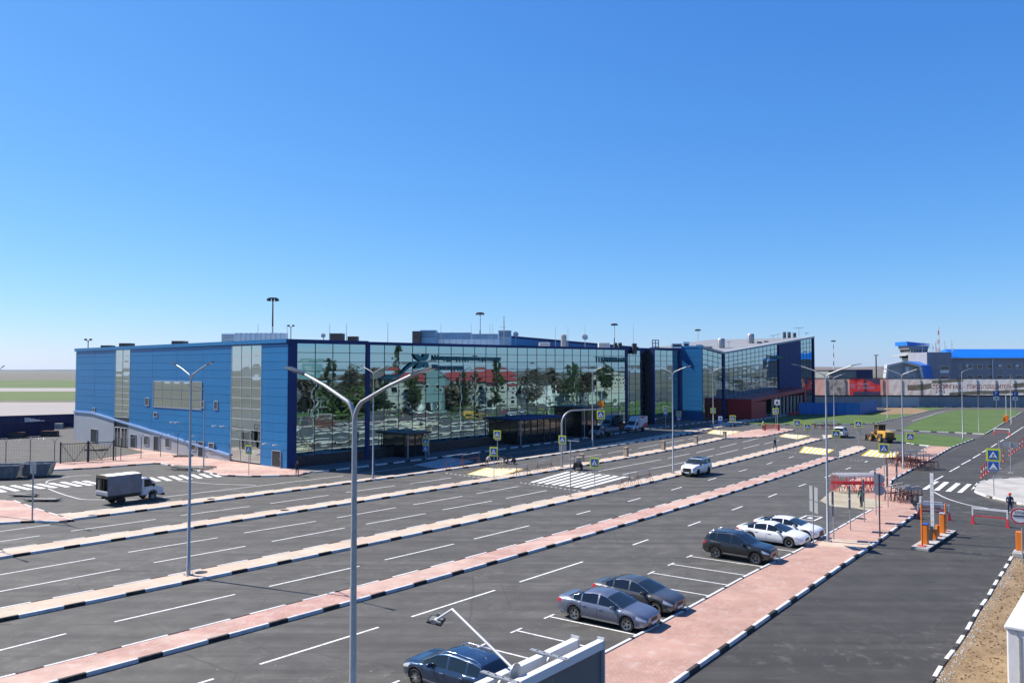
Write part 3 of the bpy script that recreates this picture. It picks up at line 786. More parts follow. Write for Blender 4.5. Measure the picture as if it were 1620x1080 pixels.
PANE['small'] = PM.mesh('pane', M_SMALL, 60)
for q in [(231,629,236.8,641.7),(319.5,634,324,645),(340,634,345.5,648),(244.7,651.6,250,659.5),(147.5,644.5,151.5,651)]: opening(*q, 'window')
for q in [(230,688,237,704),(264,692,271,708),(305,697,312,712.5),(332.5,699.5,340.5,716)]: opening(*q, 'window', y=-.20)
for q in [(146,677.5,156,699),(209,686,217,707.5),(245.5,689,253,713),(316,697.5,324,724)]: opening(*q, 'door', y=-.20)
opening(432, 711.5, 445.5, 741, 'door', y=-.12)
# glazed lobby under the rake
for k in range(2):
    hold = mk('door', None, T, (MLf @ Vector((-(42.0 + 2.3*k), -.12, .15))) - O, angL)
    b = MB()
    for bx in (((-1.0,-.06,0),(-.92,.06,2.9)),((.92,-.06,0),(1.0,.06,2.9)),((-.92,-.06,2.82),(.92,.06,2.9)),((-.04,-.06,0),(.04,.06,2.82))): b.box(*bx)
    b.build('frame', M_WHITE, hold)
    for sgn in (-.48, .48): MB().box((sgn-.42, -.02, .03), (sgn+.42, .02, 2.8)).build('pane', M_GLASSD, hold)
# wall lamps: white bracket heads that throw raking shadows
for px, py in [(282,668),(290,668.5),(349,674),(362,674.5),(429,702),(445,704),(314,690)]:
    t, z = Lp(px, py); b = MB()
    b.tube([MLf @ Vector((-t, -.05, z)), MLf @ Vector((-t, -.75, z+.1))], .03, 6)
    b.cbox((-t, -.95, z+.08), (.22, .5, .14), 0, MLf); bw(b, 'wall_lamp', M_WHITE, T)

# dark glazed entrance lobbies standing against the front
def lobby(px0, px1, ztop, dep, fas):
    s0 = Fp(px0, 660)[0]; s1 = Fp(px1, 660)[0]
    hold = mk('entrance_lobby', None, T, (MFr @ Vector((s0, 0, 0))) - O, AZ_A); L = s1 - s0
    MB().box((-.4, -dep-.7, ztop), (L+.4, -.08, ztop+.24)).build('canopy', fas, hold)
    nb = max(2, int(L/1.6))
    b = MB().box((.15, -dep+.1, .14), (L-.15, -.08, ztop-.01)); b.build('glazing', M_GLASSD, hold)
    for i in range(nb+1):
        x = L*i/nb; MB().box((x-.05, -dep, .14), (x+.05, -dep+.09, ztop-.005)).build('mullion', M_DSTEEL, hold)
    for i in (0, nb): MB().tube([(L*i/nb, -dep-.55, .14), (L*i/nb, -dep-.55, ztop)], .07, 8).build('column', M_ZINC, hold, 40)
lobby(795, 866, 4.0, 3.2, M_BLUED); lobby(898, 923, 5.2, 3.0, M_DSTEEL); lobby(622, 655, 3.2, 2.4, M_DSTEEL)

# lettering and emblem on the glass
def text_mesh(s, m, extr=.08, bold=.010):
    cu = bpy.data.curves.new('lettering', 'FONT'); cu.body = s; cu.extrude = extr; cu.size = 1; cu.resolution_u = 3; cu.offset = bold
    ob = bpy.data.objects.new('lettering', cu); COL.objects.link(ob)
    dg = bpy.context.evaluated_depsgraph_get(); me = bpy.data.meshes.new_from_object(ob.evaluated_get(dg))
    bpy.data.objects.remove(ob); bpy.data.curves.remove(cu)
    me.materials.clear(); me.materials.append(m)
    return me
def letters(name, s, M, m, width, height, parent, extr=.08, cap=None):
    "text fitted to width x height, its lower-left corner at the origin of M (x right, z up)"
    me = text_mesh(s, m, extr)
    co = np.array([v.co for v in me.vertices]); lo, hi = co.min(0), co.max(0)
    base = 0.0 if cap is None else cap
    sx = width/(hi[0]-lo[0]); sz = height/(hi[1]-(lo[1] if cap is None else 0.0))
    y0 = lo[1] if cap is None else 0.0
    off = Vector((0,0,0)); q = parent
    for v in me.vertices:
        p = Vector(((v.co.x-lo[0])*sx, -v.co.z*1.0, (v.co.y-y0)*sz)); v.co = M @ p
    me.update()
    o = mk(name, me, parent)
    while q is not None: off += q.location; q = q.parent
    o.location = -off
    return o
def on_front(px0, pyb, px1, pyt, s, name):
    s0, z0 = Fp(px0, pyb); s1, _ = Fp(px1, pyb); _, z1 = Fp(px0, pyt)
    letters(name, s, frame(MFr @ Vector((s0, -.32, z0)), A, B), M_TEAL, s1-s0, z1-z0, T, .10, 0.0)
on_front(684.5, 569.3, 790.5, 560.8, 'Международный аэропорт', 'lettering')
on_front(685, 585.0, 731.5, 576.2, 'Волгоград', 'lettering')
on_front(943, 572, 989, 564.2, 'ТЕРМИНАЛ', 'lettering')
def front_poly(name, pts, m, y0=-.36, y1=-.24):
    P = [Fp(600 + x/8, 530 + y/8) for x, y in pts]; n = len(P)
    b = MB(); vs = [MFr @ Vector((s, y0, z)) for s, z in P] + [MFr @ Vector((s, y1, z)) for s, z in P]
    b.add(vs, [tuple(range(n)), tuple(range(2*n-1, n-1, -1))] + [(i, n+i, n+(i+1)%n, (i+1)%n) for i in range(n)])
    return bw(b, name, m, T)
for pts in ([(420,240),(470,242),(520,275),(545,330),(500,330),(455,300),(432,270)], [(555,240),(608,240),(608,270),(590,305),(550,330),(535,300),(540,260)],
            [(545,335),(585,335),(605,365),(606,400),(570,410),(545,385),(535,355)], [(520,338),(540,350),(530,390),(505,420),(430,430),(445,395),(480,355)],
            [(395,345),(470,330),(520,335),(470,355),(400,385),(340,430),(280,490),(265,480),(320,410)], [(265,480),(285,488),(235,530),(150,548),(60,556),(0,556),(0,540),(60,540),(130,520),(200,505)],
            [(20,536),(70,540),(140,512),(170,496),(130,496),(80,510)]):
    front_poly('emblem', pts, M_TEAL)

# ================================================================== ANNEX
def at_depth(px, Y, z=0.0): return Vector(((px-810)/FPX*Y*1.0006, Y, z))
def along(P, d, px):
    k = (px-810)/FPX*1.0006; return (k*P.y - P.x) / (d.x - k*d.y)
p2 = at_depth(991, 165); l2 = along(p2, A, 1033)
p3 = at_depth(1035, 171); l3 = along(p3, A, 1073)
pb = at_depth(1078.5, 184); lb = along(pb, -B, 1111)
p4 = pb - B*lb; l4 = along(p4, A, 1143)
p5 = p4 + A*l4; l5 = along(p5, A, 1285.5)
X = thing('terminal_annex', 'far annex with a narrow blue tower wall, butterfly roof and red entrance canopy', 'terminal', p4)
def extr(P0, ex, L, dep, z1a, z1b, m, name, z0=0.0, y0=.05):
    M = frame(P0, ex, UP.cross(ex)); b = MB()
    vs = [(0,y0,z0),(L,y0,z0),(L,dep,z0),(0,dep,z0),(0,y0,z1a),(L,y0,z1b),(L,dep,z1b),(0,dep,z1a)]
    b.add([M @ Vector(v) for v in vs], [(0,3,2,1),(4,5,6,7),(0,1,5,4),(1,2,6,5),(2,3,7,6),(3,0,4,7)]); return bw(b, name, m, X)
extr(p2 - A*4, A, l2+4.3, 30, 16.3, 16.4, M_DSTEEL, 'core', y0=.12); extr(p3, A, l3+.6, 30, 16.5, 16.7, M_DSTEEL, 'core', y0=.12)
glass_wall(X, p2 - A*4 + B*.03, A, l2+4, .6, lambda s: 16.0, 6, 13, single=False)
glass_wall(X, p3, A, l3, .6, lambda s: 16.2, 4, 13, single=False)
extr(p3 - A*.5, A, .5, .6, 16.4, 16.4, M_BLUED, 'pillar', y0=-.15); extr(p3 + A*l3, A, 1.3, 4, 16.6, 16.6, M_BLUED, 'pillar', y0=-.3)
extr(p2 - A*4, A, l2+4, .9, 16.62, 16.62, M_BLUED, 'parapet', 16.0, -.12); extr(p3 - A*.5, A, l3+1, .9, 16.75, 16.75, M_BLUED, 'parapet', 16.25, -.55)
# lit blue tower wall, in courses
exb = -B
M_ = frame(pb, exb, UP.cross(exb))
for c in range(15):
    p = M_ @ Vector((lb/2, -.02, .12 + c*(17.1-.12)/15)); o = mk('cladding_panel', clad_panel(lb, (17.1-.12)/15, M_TOWER), X, p - X.location, math.atan2(exb.y, exb.x))
extr(pb, exb, lb, .3, 17.1, 17.1, M_BLUED, 'wall_backing', y0=0.0)
extr(pb - exb*.2, exb, lb+.4, .5, 17.45, 17.45, M_BLUE, 'parapet', 17.0, -.16)
b = MB()
# body of the annex behind its faces
za, zb_, zc = 17.1, 15.95, 21.8
q = [p4 + B*.3 + A*.35, p5 + B*.3, p5 + A*l5 + B*.3, p5 + A*l5 + B*34, p5 + B*34, p4 + B*34 + A*.35]
hs = [za, zb_, zc, zc, zb_, za]
vs = [(v.x, v.y, 0) for v in q] + [(v.x, v.y, h-.1) for v, h in zip(q, hs)]
b.add(vs, [(0,1,7,6),(1,2,8,7),(2,3,9,8),(3,4,10,9),(4,5,11,10),(5,0,6,11)]); bw(b, 'core', M_DSTEEL, X)
b = MB(); b.add([Vector(v) + Vector((0,0,.04)) for v in vs[6:]], [(0,1,4,5),(1,2,3,4)]); bw(b, 'roof', mat('grey_membrane_roof', (.22, .23, .25), .8, var=.15, vscale=.3), X)
glass_wall(X, p4, A, l4, .6, lambda s: za + (zb_-za)*s/l4 - .3, 4, 13, single=False)
sA = along(p5, A, 1230.5); sB = along(p5, A, 1265); sC = l5
wz = lambda s: zb_ + (zc - zb_)*s/l5 - .3
glass_wall(X, p5 + A*.7, A, sA - .7, .6, lambda s: wz(s+.7), 13, 15, single=False)
glass_wall(X, p5 + A*sB, A, sC - sB, .6, lambda s: wz(s+sB), 4, 16, single=False)
extr(p5 - A*.1, A, .8, 1, 16.2, 16.25, M_BLUED, 'pillar', y0=-.3)
extr(p5 + A*sA, A, sB - sA, 1.5, wz(sA), wz(sB), M_BLUED, 'wall', y0=-.35)
extr(p5 + A*(sC-.1), A, .5, 1, zc, zc, M_BLUED, 'pillar', y0=-.4)
for P0, L, h0, h1 in ((p4 - A*.1, l4, za, zb_), (p5, l5+.4, zb_, zc)):
    Mx = frame(P0, A, B); b = MB()
    vs = [(0,-.5,h0-.28),(L,-.5,h1-.28),(L,.8,h1-.28),(0,.8,h0-.28),(0,-.5,h0+.22),(L,-.5,h1+.22),(L,.8,h1+.22),(0,.8,h0+.22)]
    b.add([Mx @ Vector(v) for v in vs], [(0,3,2,1),(4,5,6,7),(0,1,5,4),(1,2,6,5),(2,3,7,6),(3,0,4,7)]); bw(b, 'parapet', M_GREYW, X)
# red canopy
M_CRED = mat('dark_red_cladding', (.46, .02, .025), .45, .1, var=.1)
s0 = along(p5, A, 1150); s1 = along(p5, A, 1240)
Mx = frame(p5 + A*s0, A, B); L = s1 - s0
c5 = mk('entrance_canopy', None, X, p5 + A*s0 - X.location, AZ_A)
b = MB(); b.add([(0,-6,4.1),(L,-6,5.9),(L,-.1,5.9),(0,-.1,4.1),(0,-6,4.9),(L,-6,6.9),(L,-.1,6.9),(0,-.1,4.9)], [(0,3,2,1),(4,5,6,7),(0,1,5,4),(1,2,6,5),(2,3,7,6),(3,0,4,7)]); b.build('roof_slab', M_CRED, c5)
MB().box((0, -6, .14), (9, -.1, 4.15)).build('side_wall', M_CRED, c5)
MB().box((L-1.2, -6, .14), (L, -.1, 5.85)).build('side_wall', M_CRED, c5)
for i in range(9): MB().box((14+i*2.6, -5.8, .14), (14.4+i*2.6, -5.4, 5.0)).build('column', M_SIGNW if i in (1,) else mat('pale_post', (.5, .47, .4), .6), c5)
MB().box((9.0, -.6, .14), (L-1.3, -.3, 4.6)).build('glazing', M_GLASSD, c5)
# annex lettering
sl = along(p5, A, 1214); sr = along(p5, A, 1240)
Pm = p5 + A*sl; zt_ = hz(1214, 567.5, Pm)
letters('lettering', 'ТЕРМИНАЛ', frame(Vector((Pm.x, Pm.y, zt_)) - B*.55, A, B), M_TEAL, sr-sl, .95, X, .1, 0.0)

# ================================================================== VEHICLES
WHEELS = {}
def wheel_meshes(r, wdt, rim, spokes=5):
    k = (r, wdt, rim.name, spokes)
    if k in WHEELS: return WHEELS[k]
    b = MB(); h = wdt/2; ri = r*.66
    b.lathe([(ri, -h*.9), (r*.93, -h), (r, -h*.7), (r, h*.7), (r*.93, h), (ri, h*.9)], 28, axis='y')
    ty = b.mesh('tyre', M_RUB, 40)
    b = MB()
    b.lathe([(ri*1.02, -h*.92), (ri*.93, -h*.86), (ri*.9, h*.2), (ri*.9, h*.5)], 28, axis='y')
    b.lathe([(ri*.92, h*.05), (.001, h*.05)], 28, 1, axis='y')
    b.lathe([(ri*.92, -h*.05), (.001, -h*.05)], 28, 1, axis='y')
    for sgn in (-1, 1):
        b.lathe([(ri*.24, sgn*h*.2), (ri*.22, sgn*h*.84), (.001, sgn*h*.86)], 14, axis='y')
    for i in range(spokes):
        for d in (-.17, .17):
            a = 2*math.pi*i/spokes
            p0 = (ri*.16*math.cos(a+d*2), ri*.16*math.sin(a+d*2)); p1 = (ri*.95*math.cos(a+d), ri*.95*math.sin(a+d))
            t = Vector((p1[0]-p0[0], p1[1]-p0[1])); nn = Vector((-t.y, t.x)).normalized()*ri*.055
            for sgn in (-1, 1):
                y0, y1 = sgn*h*.55, sgn*h*.84
                vs = [(p0[0]-nn.x, y0, p0[1]-nn.y),(p1[0]-nn.x, y0, p1[1]-nn.y),(p1[0]+nn.x, y0, p1[1]+nn.y),(p0[0]+nn.x, y0, p0[1]+nn.y)]
                vs += [(v[0], y1, v[2]) for v in vs]
                b.add(vs, [(4,5,6,7),(7,6,5,4),(0,1,5,4),(1,2,6,5),(2,3,7,6),(3,0,4,7)])
    rm = b.mesh('rim', [rim, M_BLACK], 40)
    WHEELS[k] = (ty, rm); return ty, rm
def add_wheel(root, x, y, r, wdt, rim, spokes=5, steer=0.0):
    w = mk('wheel', None, root, (x, y, r), steer); ty, rm = wheel_meshes(r, wdt, rim, spokes)
    mk('tyre', ty, w); mk('rim', rm, w); return w
def smooth_prof(pts, xs, sig=.05):
    X0 = np.arange(pts[0][0]-.4, pts[-1][0]+.4, .01)
    z = np.interp(X0, [p[0] for p in pts], [p[1] for p in pts])
    k = np.exp(-.5*(np.arange(-25,26)*.01/sig)**2); k /= k.sum()
    zz = np.convolve(np.pad(z, 25, 'edge'), k, 'valid')
    return np.interp(xs, X0, zz)
def car(name, label, loc, head, S, paint_m, group=None, rim=None, extras=()):
    """S: L W H wb r top belt wins ws rs  (x forward, rear negative)"""
    root = thing(name, label, 'car', loc, head, group)
    L, Wd, wb, r = S['L'], S['W'], S['wb'], S['r']; xf = S['xf']; xr = xf - wb
    Ra = r * 1.17; sill = S.get('sill', .24)
    xs = list(np.linspace(-L/2, L/2, 76))
    for xc in (xf, xr):
        xs += [xc + Ra*math.cos(a) for a in np.linspace(0, math.pi, 15)] + [xc - Ra - .004, xc + Ra + .004]
    for w0, w1 in S['wins']: xs += [w0, w1]
    xs += list(S['ws']) + list(S['rs']) + [L/2-.02, L/2-.05, -L/2+.02, -L/2+.05]
    xs = np.array(sorted(set(round(float(q), 4) for q in xs if abs(q) <= L/2)))
    top = smooth_prof(S['top'], xs, S.get('sig', .05)); belt = smooth_prof(S['belt'], xs, .12)
    rings = []
    for x, zt, zb in zip(xs, top, belt):
        u = abs(x)/(L/2)
        pl = 1 - .055*u**3 - (.20 if x > 0 else .15)*u**10
        w = Wd/2 * pl
        zs = sill + (.05 + .10*max(0, u-.93)/.07 if u > .85 else 0)
        for xc in (xf, xr):
            dd = Ra**2 - (x-xc)**2
            if dd > 0: zs = max(zs, r + math.sqrt(dd)*.985)
        zb = min(zb, zt - .012); zb = max(zb, zs + .05)
        zt = max(zt, zb + .012)
        gh = zt - zb; h = zb - zs
        lean = S.get('lean', .40)
        wr = max(w*.5, w*.945 - gh*lean)
        f = min(1, gh/.18)
        wr = wr*f + w*.80*(1-f)
        rings.append([(w*.93, zs), (w*.985, zs+h*.16), (w*1.0, zs+h*.48), (w*.99, zs+h*.74), (w*.965, zs+h*.93), (w*.925, zb),
                      (w*.915*f + w*.90*(1-f), zb+gh*.07), (wr*.5+w*.457, zb+gh*.48), (wr, zb+gh*.87), (wr*.90, zb+gh*.965), (wr*.55, zb+gh*.995), (0.0, zb+gh*1.0+.012*f)])
    K = len(rings[0]); NB = len(xs)
    parts = {}
    def face(part, pts): parts.setdefault(part, []).append(pts)
    ws, rs = S['ws'], S['rs']
    for i in range(NB-1):
        xm = (xs[i]+xs[i+1])/2; gh = (top[i]+top[i+1]-belt[i]-belt[i+1])/2
        for k in range(K-1):
            part = 'body'
            if k in (6, 7):
                for j, (w0, w1) in enumerate(S['wins']):
                    if w0-1e-4 < xm < w1+1e-4 and gh > .10: part = ('side_window', j)
            if k >= 8 and gh > .05:
                if ws[0] < xm < ws[1]: part = 'windshield'
                elif rs[0] < xm < rs[1]: part = 'rear_window'
            if S.get('roofglass') and k >= 9 and rs[1]+.1 < xm < ws[0]-.12: part = 'roof_glass'
            if k in S.get('hl_k', (3, 4)) and xm > L/2 - S.get('hl', .52) and xm < L/2 - .05: part = ('headlight', 0)
            if k in S.get('tl_k', (3, 4)) and xm < -L/2 + S.get('tl', .32): part = ('taillight', 0)
            for sd in (1, -1):
                q = [(xs[i], rings[i][k]), (xs[i+1], rings[i+1][k]), (xs[i+1], rings[i+1][k+1]), (xs[i], rings[i][k+1])]
                pts = [(x, sd*p[0], p[1]) for x, p in q]
                if sd == 1: pts = pts[::-1]
                pk = part if isinstance(part, str) else (part[0], part[1], sd)
                face(pk, pts)
    for i, sg in ((0, -1), (NB-1, 1)):
        rg = rings[i]
        for k in range(K-2):
            pts = [(xs[i], -rg[k][0], rg[k][1]), (xs[i], rg[k][0], rg[k][1]), (xs[i], rg[k+1][0], rg[k+1][1]), (xs[i], -rg[k+1][0], rg[k+1][1])]
            face('body', pts if sg > 0 else pts[::-1])
    gm = {'side_window': M_GLASSD, 'windshield': mat('windscreen_glass', (.020, .026, .028), .03, 0, .8), 'rear_window': M_GLASSD, 'roof_glass': M_GLASSD,
          'headlight': mat('headlight_lens', (.55, .57, .60), .08, .4), 'taillight': mat('taillight_lens', (.36, .010, .014), .12)}
    for pk, faces in parts.items():
        nm = pk if isinstance(pk, str) else pk[0]
        idx = {}; b = MB(); fs = []
        for pts in faces:
            f = []
            for p in pts:
                key = tuple(round(c, 4) for c in p)
                if key not in idx: idx[key] = len(idx); b.v.append(p)
                if idx[key] not in f: f.append(idx[key])
            if len(f) > 2: b.f.append(tuple(f)); b.m.append(0)
        b.build(nm, paint_m if nm == 'body' else gm[nm], root, 38)
    def side_y(x, z):
        i = int(np.argmin(abs(xs - x))); rg = rings[i]
        for k in range(K-1):
            if rg[k][1] <= z <= rg[k+1][1]:
                t = (z-rg[k][1])/max(1e-5, rg[k+1][1]-rg[k][1]); return rg[k][0] + (rg[k+1][0]-rg[k][0])*t
        return rg[2][0]
    MB().box((-L/2+.25, -Wd*.40, sill-.02), (L/2-.25, Wd*.40, sill+.30)).build('underbody', M_BLACK, root)
    for xc in (xf, xr):
        for sd in (1, -1): add_wheel(root, xc, sd*(Wd/2-.135), r, .215, rim or M_ALLOY, S.get('spokes', 5), S.get('steer', 0) if xc == xf else 0)
    # door seams, sill strip, handles
    for x in S['seams']:
        for sd in (1, -1):
            zz = np.linspace(sill+.09, float(np.interp(x, xs, belt))-.01, 7); b = MB(); vs = []
            for z in zz:
                y = side_y(x, z) + .003; vs += [(x-.008, sd*y, z), (x+.008, sd*y, z)]
            b.add(vs, [(2*i, 2*i+1, 2*i+3, 2*i+2) if sd < 0 else (2*i, 2*i+2, 2*i+3, 2*i+1) for i in range(6)]); b.build('door_seam', M_BLACK, root)
    for x in S['handles']:
        for sd in (1, -1):
            z = float(np.interp(x, xs, belt)) - .13; bevel(MB().cbox((x, sd*(side_y(x, z)+.018), z), (.20, .04, .035)).build('door_handle', S.get('trim', paint_m), root), .012)
    mx = S['mirror']; mz = float(np.interp(mx, xs, belt)) + .07
    for sd in (1, -1):
        b = MB(); y = side_y(mx, mz-.1)
        b.add([(mx-.10, sd*(y-.02), mz-.07), (mx+.08, sd*(y-.02), mz-.07), (mx+.02, sd*(y+.22), mz-.06), (mx-.09, sd*(y+.22), mz-.06), (mx-.10, sd*(y-.02), mz+.07), (mx+.05, sd*(y-.02), mz+.07), (mx+.0, sd*(y+.22), mz+.09), (mx-.09, sd*(y+.22), mz+.09)],
              [(0,3,2,1),(4,5,6,7),(0,1,5,4),(1,2,6,5),(2,3,7,6),(3,0,4,7)])
        o = b.build('wing_mirror', paint_m, root)
        bm = bmesh.new(); bm.from_mesh(o.data); bmesh.ops.recalc_face_normals(bm, faces=bm.faces); bm.to_mesh(o.data); bm.free(); bevel(o, .03, 3)
    # grille, lower intake, plates
    fz = S.get('grille', (.50, .66)); gw = S.get('gw', .62)
    bevel(MB().box((L/2-.035, -gw/2, fz[0]), (L/2+.012, gw/2, fz[1])).build('grille', M_BLACK, root), .02)
    bevel(MB().box((L/2-.03, -Wd*.33, sill+.06), (L/2+.008, Wd*.33, sill+.16)).build('lower_intake', M_BLACK, root), .02)
    MB().box((L/2-.01, -.26, fz[0]-.13), (L/2+.022, .26, fz[0]-.02)).build('number_plate', M_SIGNW, root)
    MB().box((-L/2-.02, -.26, S.get('pz', .72)), (-L/2+.01, .26, S.get('pz', .72)+.11)).build('number_plate', M_SIGNW, root)
    if S.get('strip'):
        for sd in (1, -1):
            b = MB(); X_ = np.linspace(xr+Ra+.1, xf-Ra-.1, 9); vs = []
            for x in X_:
                y = side_y(x, S['strip']) + .006; vs += [(x, sd*y, S['strip']-.02), (x, sd*y, S['strip']+.02)]
            b.add(vs, [(2*i, 2*i+2, 2*i+3, 2*i+1) if sd < 0 else (2*i, 2*i+1, 2*i+3, 2*i+2) for i in range(8)]); b.build('side_moulding', M_CHROME, root)
    # bright trim round the side glass
    if S.get('chrome'):
        for sd in (1, -1):
            P = []
            for x in np.linspace(S['wins'][0][0]-.05, S['wins'][-1][1]+.03, 22):
                i = int(np.argmin(abs(xs-x))); P.append((xs[i], sd*(rings[i][8][0]+.006), rings[i][8][1]))
            MB().tube(P, .013, 6).build('window_trim', M_CHROME, root, 60)
    if S.get('rails'):
        for sd in (1, -1):
            P = []
            for x in np.linspace(S['rails'][0], S['rails'][1], 16):
                i = int(np.argmin(abs(xs-x))); e = min(1, 4*min(x-S['rails'][0], S['rails'][1]-x)); P.append((x, sd*(rings[i][9][0]), rings[i][9][1]+.015+.05*e))
            MB().tube(P, .02, 6).build('roof_rail', S.get('railm', M_CHROME), root, 60)
    if S.get('antenna'): 
        i = int(np.argmin(abs(xs-S['antenna']))); zt = top[i]
        b = MB(); x = S['antenna']; b.add([(x-.10,-.02,zt-.01),(x-.10,.02,zt-.01),(x+.10,0,zt-.01),(x-.09,0,zt+.07)], [(0,1,3),(1,2,3),(2,0,3)]); b.build('roof_antenna', paint_m, root)
    return root
SEDAN = dict(L=4.845, W=1.83, wb=2.795, r=.335, xf=1.44, lean=.46, top=[(-2.43,.55),(-2.41,.90),(-2.34,1.02),(-2.05,1.055),(-1.72,1.08),(-1.0,1.37),(-.45,1.45),(.0,1.445),(.38,1.36),(1.18,1.0),(1.32,.965),(1.9,.89),(2.2,.82),(2.36,.74),(2.43,.66)],
  belt=[(-2.43,.9),(-1.7,.985),(-.9,.955),(.3,.925),(1.2,.90),(1.7,.82),(2.1,.70),(2.42,.58)], wins=[(-1.42,-1.02),(-.96,-.13),(-.05,1.02)], ws=(.36,1.22), rs=(-1.78,-.92), seams=(-.98,-.09,1.02), handles=(-.82,.08), mirror=.78, strip=.33, chrome=True, antenna=-.85)
JETTA = dict(SEDAN, L=4.64, W=1.78, wb=2.65, xf=1.42, r=.325, top=[(-2.32,.55),(-2.31,.93),(-2.24,1.05),(-1.75,1.09),(-1.1,1.36),(-.5,1.455),(.0,1.455),(.40,1.37),(1.16,1.02),(1.3,.985),(1.85,.91),(2.12,.84),(2.26,.76),(2.32,.68)],
  belt=[(-2.32,.92),(-1.6,.985),(-.9,.96),(.3,.93),(1.2,.905),(1.7,.83),(2.1,.71),(2.3,.6)], strip=None)
COUPE = dict(SEDAN, L=4.80, W=1.855, wb=2.71, xf=1.45, r=.34, lean=.5, top=[(-2.4,.55),(-2.38,.9),(-2.30,1.0),(-1.95,1.05),(-1.0,1.33),(-.4,1.415),(.0,1.415),(.38,1.34),(1.2,.99),(1.34,.955),(1.9,.88),(2.2,.80),(2.34,.72),(2.4,.64)],
  wins=[(-1.45,-1.0),(-.94,-.12),(-.05,1.0)], rs=(-1.95,-.9), strip=.31, spokes=7)
LIFTB = dict(COUPE, L=4.71, W=1.854, wb=2.81, xf=1.52, top=[(-2.36,.55),(-2.34,.95),(-2.27,1.04),(-1.6,1.16),(-.9,1.34),(-.35,1.39),(.1,1.38),(.48,1.30),(1.25,1.0),(1.38,.965),(1.9,.89),(2.18,.82),(2.3,.74),(2.36,.66)], strip=None, grille=(.38,.70), gw=.9)
SUV = dict(L=4.43, W=1.81, wb=2.604, r=.355, xf=1.33, lean=.30, sill=.30, top=[(-2.22,.60),(-2.20,.98),(-2.12,1.12),(-1.80,1.58),(-1.45,1.66),(-.6,1.70),(-.1,1.69),(.28,1.60),(.98,1.13),(1.12,1.09),(1.75,1.03),(2.02,.96),(2.16,.86),(2.22,.76)],
  belt=[(-2.22,1.0),(-1.8,1.10),(-.9,1.06),(.3,1.02),(1.1,1.0),(1.6,.93),(2.0,.80),(2.2,.7)], wins=[(-1.72,-1.25),(-1.17,-.30),(-.20,.85)], ws=(.22,1.02), rs=(-2.14,-1.80), seams=(-1.2,-.25,.90), handles=(-1.05,-.08), mirror=.62, strip=.42, chrome=True, rails=(-1.75,.05), pz=.85, tl=.26)
WAGON = dict(SUV, L=4.45, W=1.79, wb=2.66, xf=1.38, r=.33, sill=.24, lean=.36, top=[(-2.22,.55),(-2.20,.95),(-2.12,1.06),(-1.72,1.38),(-1.3,1.46),(-.5,1.50),(.0,1.49),(.38,1.41),(1.12,1.02),(1.28,.985),(1.8,.93),(2.05,.85),(2.17,.75),(2.22,.66)],
  belt=[(-2.22,.92),(-1.8,.99),(-.9,.96),(.3,.93),(1.2,.90),(1.7,.82),(2.0,.72),(2.2,.6)], wins=[(-1.66,-1.12),(-1.05,-.22),(-.13,1.0)], ws=(.34,1.16), rs=(-2.14,-1.72), seams=(-1.08,-.17,.98), handles=(-.92,.02), strip=None, rails=(-1.65,.25), antenna=-1.35, spokes=7)
BIGSUV = dict(SUV, L=5.06, W=1.98, wb=2.85, xf=1.55, r=.40, sill=.36, lean=.26, top=[(-2.53,.65),(-2.52,1.1),(-2.46,1.3),(-2.28,1.78),(-1.9,1.86),(-.8,1.90),(.0,1.88),(.38,1.80),(1.02,1.32),(1.16,1.27),(1.9,1.22),(2.3,1.13),(2.47,1.0),(2.53,.88)],
  belt=[(-2.53,1.1),(-2.1,1.24),(-.9,1.20),(.3,1.17),(1.2,1.14),(1.8,1.06),(2.3,.92),(2.5,.8)], wins=[(-2.08,-1.25),(-1.17,-.22),(-.12,.92)], ws=(.32,1.05), rs=(-2.48,-2.28), seams=(-1.21,-.17,.98), handles=(-1.0,.05), mirror=.68, rails=(-2.0,.1), grille=(.55,.98), gw=.95, roofglass=True, strip=.50)
def pmat(n, c, metal=.0, rough=.32, coat=1.0): return mat(n, c, rough, metal, .5, coat)
P_STEEL = pmat('slate_blue_metallic', (.17, .185, .235), .6, .38, .7)
P_GREY = pmat('graphite_metallic', (.085, .085, .088), .5, .38, .7)
P_BLK = pmat('black_metallic', (.022, .021, .021), .3, .32, .7)
P_WHT = pmat('white_paint', (.84, .835, .82), 0, .35, .7)
P_NAVY = pmat('navy_metallic', (.035, .060, .115), .7, .33)
fB = -B
def park(px, S, side, head=None):
    "centre of a car whose near front wheel touches the ground at px"
    h = head if head is not None else math.atan2(fB.y, fB.x)
    f = Vector((math.cos(h), math.sin(h), 0)); left = Vector((-f.y, f.x, 0))
    p = g(*px); return p - f*S['xf'] - left*side*(S['W']/2 - .05), h
hk = math.atan2(-1.5396, 2.3407)
c, h = park((991, 999), SEDAN, -1, R(-36)); car('sedan', 'slate blue metallic saloon car parked nearest the rose pavement', c, h, SEDAN, P_STEEL)
c, h = park((1037, 973.5), JETTA, -1, R(-38)); car('sedan', 'dark graphite grey saloon parked just behind the slate blue one', c, h, JETTA, P_GREY)
c, h = park((1195, 892.5), SUV, -1, R(-38.5)); car('compact_suv', 'black compact SUV with roof rails parked beside two white cars', c, h, SUV, P_BLK, rim=mat('smoked_rim', (.30, .30, .31), .3, .85))
c, h = park((1248, 866), COUPE, -1, R(-39)); car('sedan', 'low white saloon parked next to the black SUV', c, h, COUPE, P_WHT)
c2 = c + stp * -1.06
car('fastback_car', 'white fastback car with a large dark grille farthest in the parked row', c2 + fB*.15, h, LIFTB, P_WHT)
c, h = park((657, 1085), WAGON, 1, math.atan2(B.y, B.x) + R(2)); car('hatchback', 'navy blue hatchback with silver roof rails parked nose away by the billboard', c, h, WAGON, P_NAVY)
BIGSUV['trim'] = M_CHROME
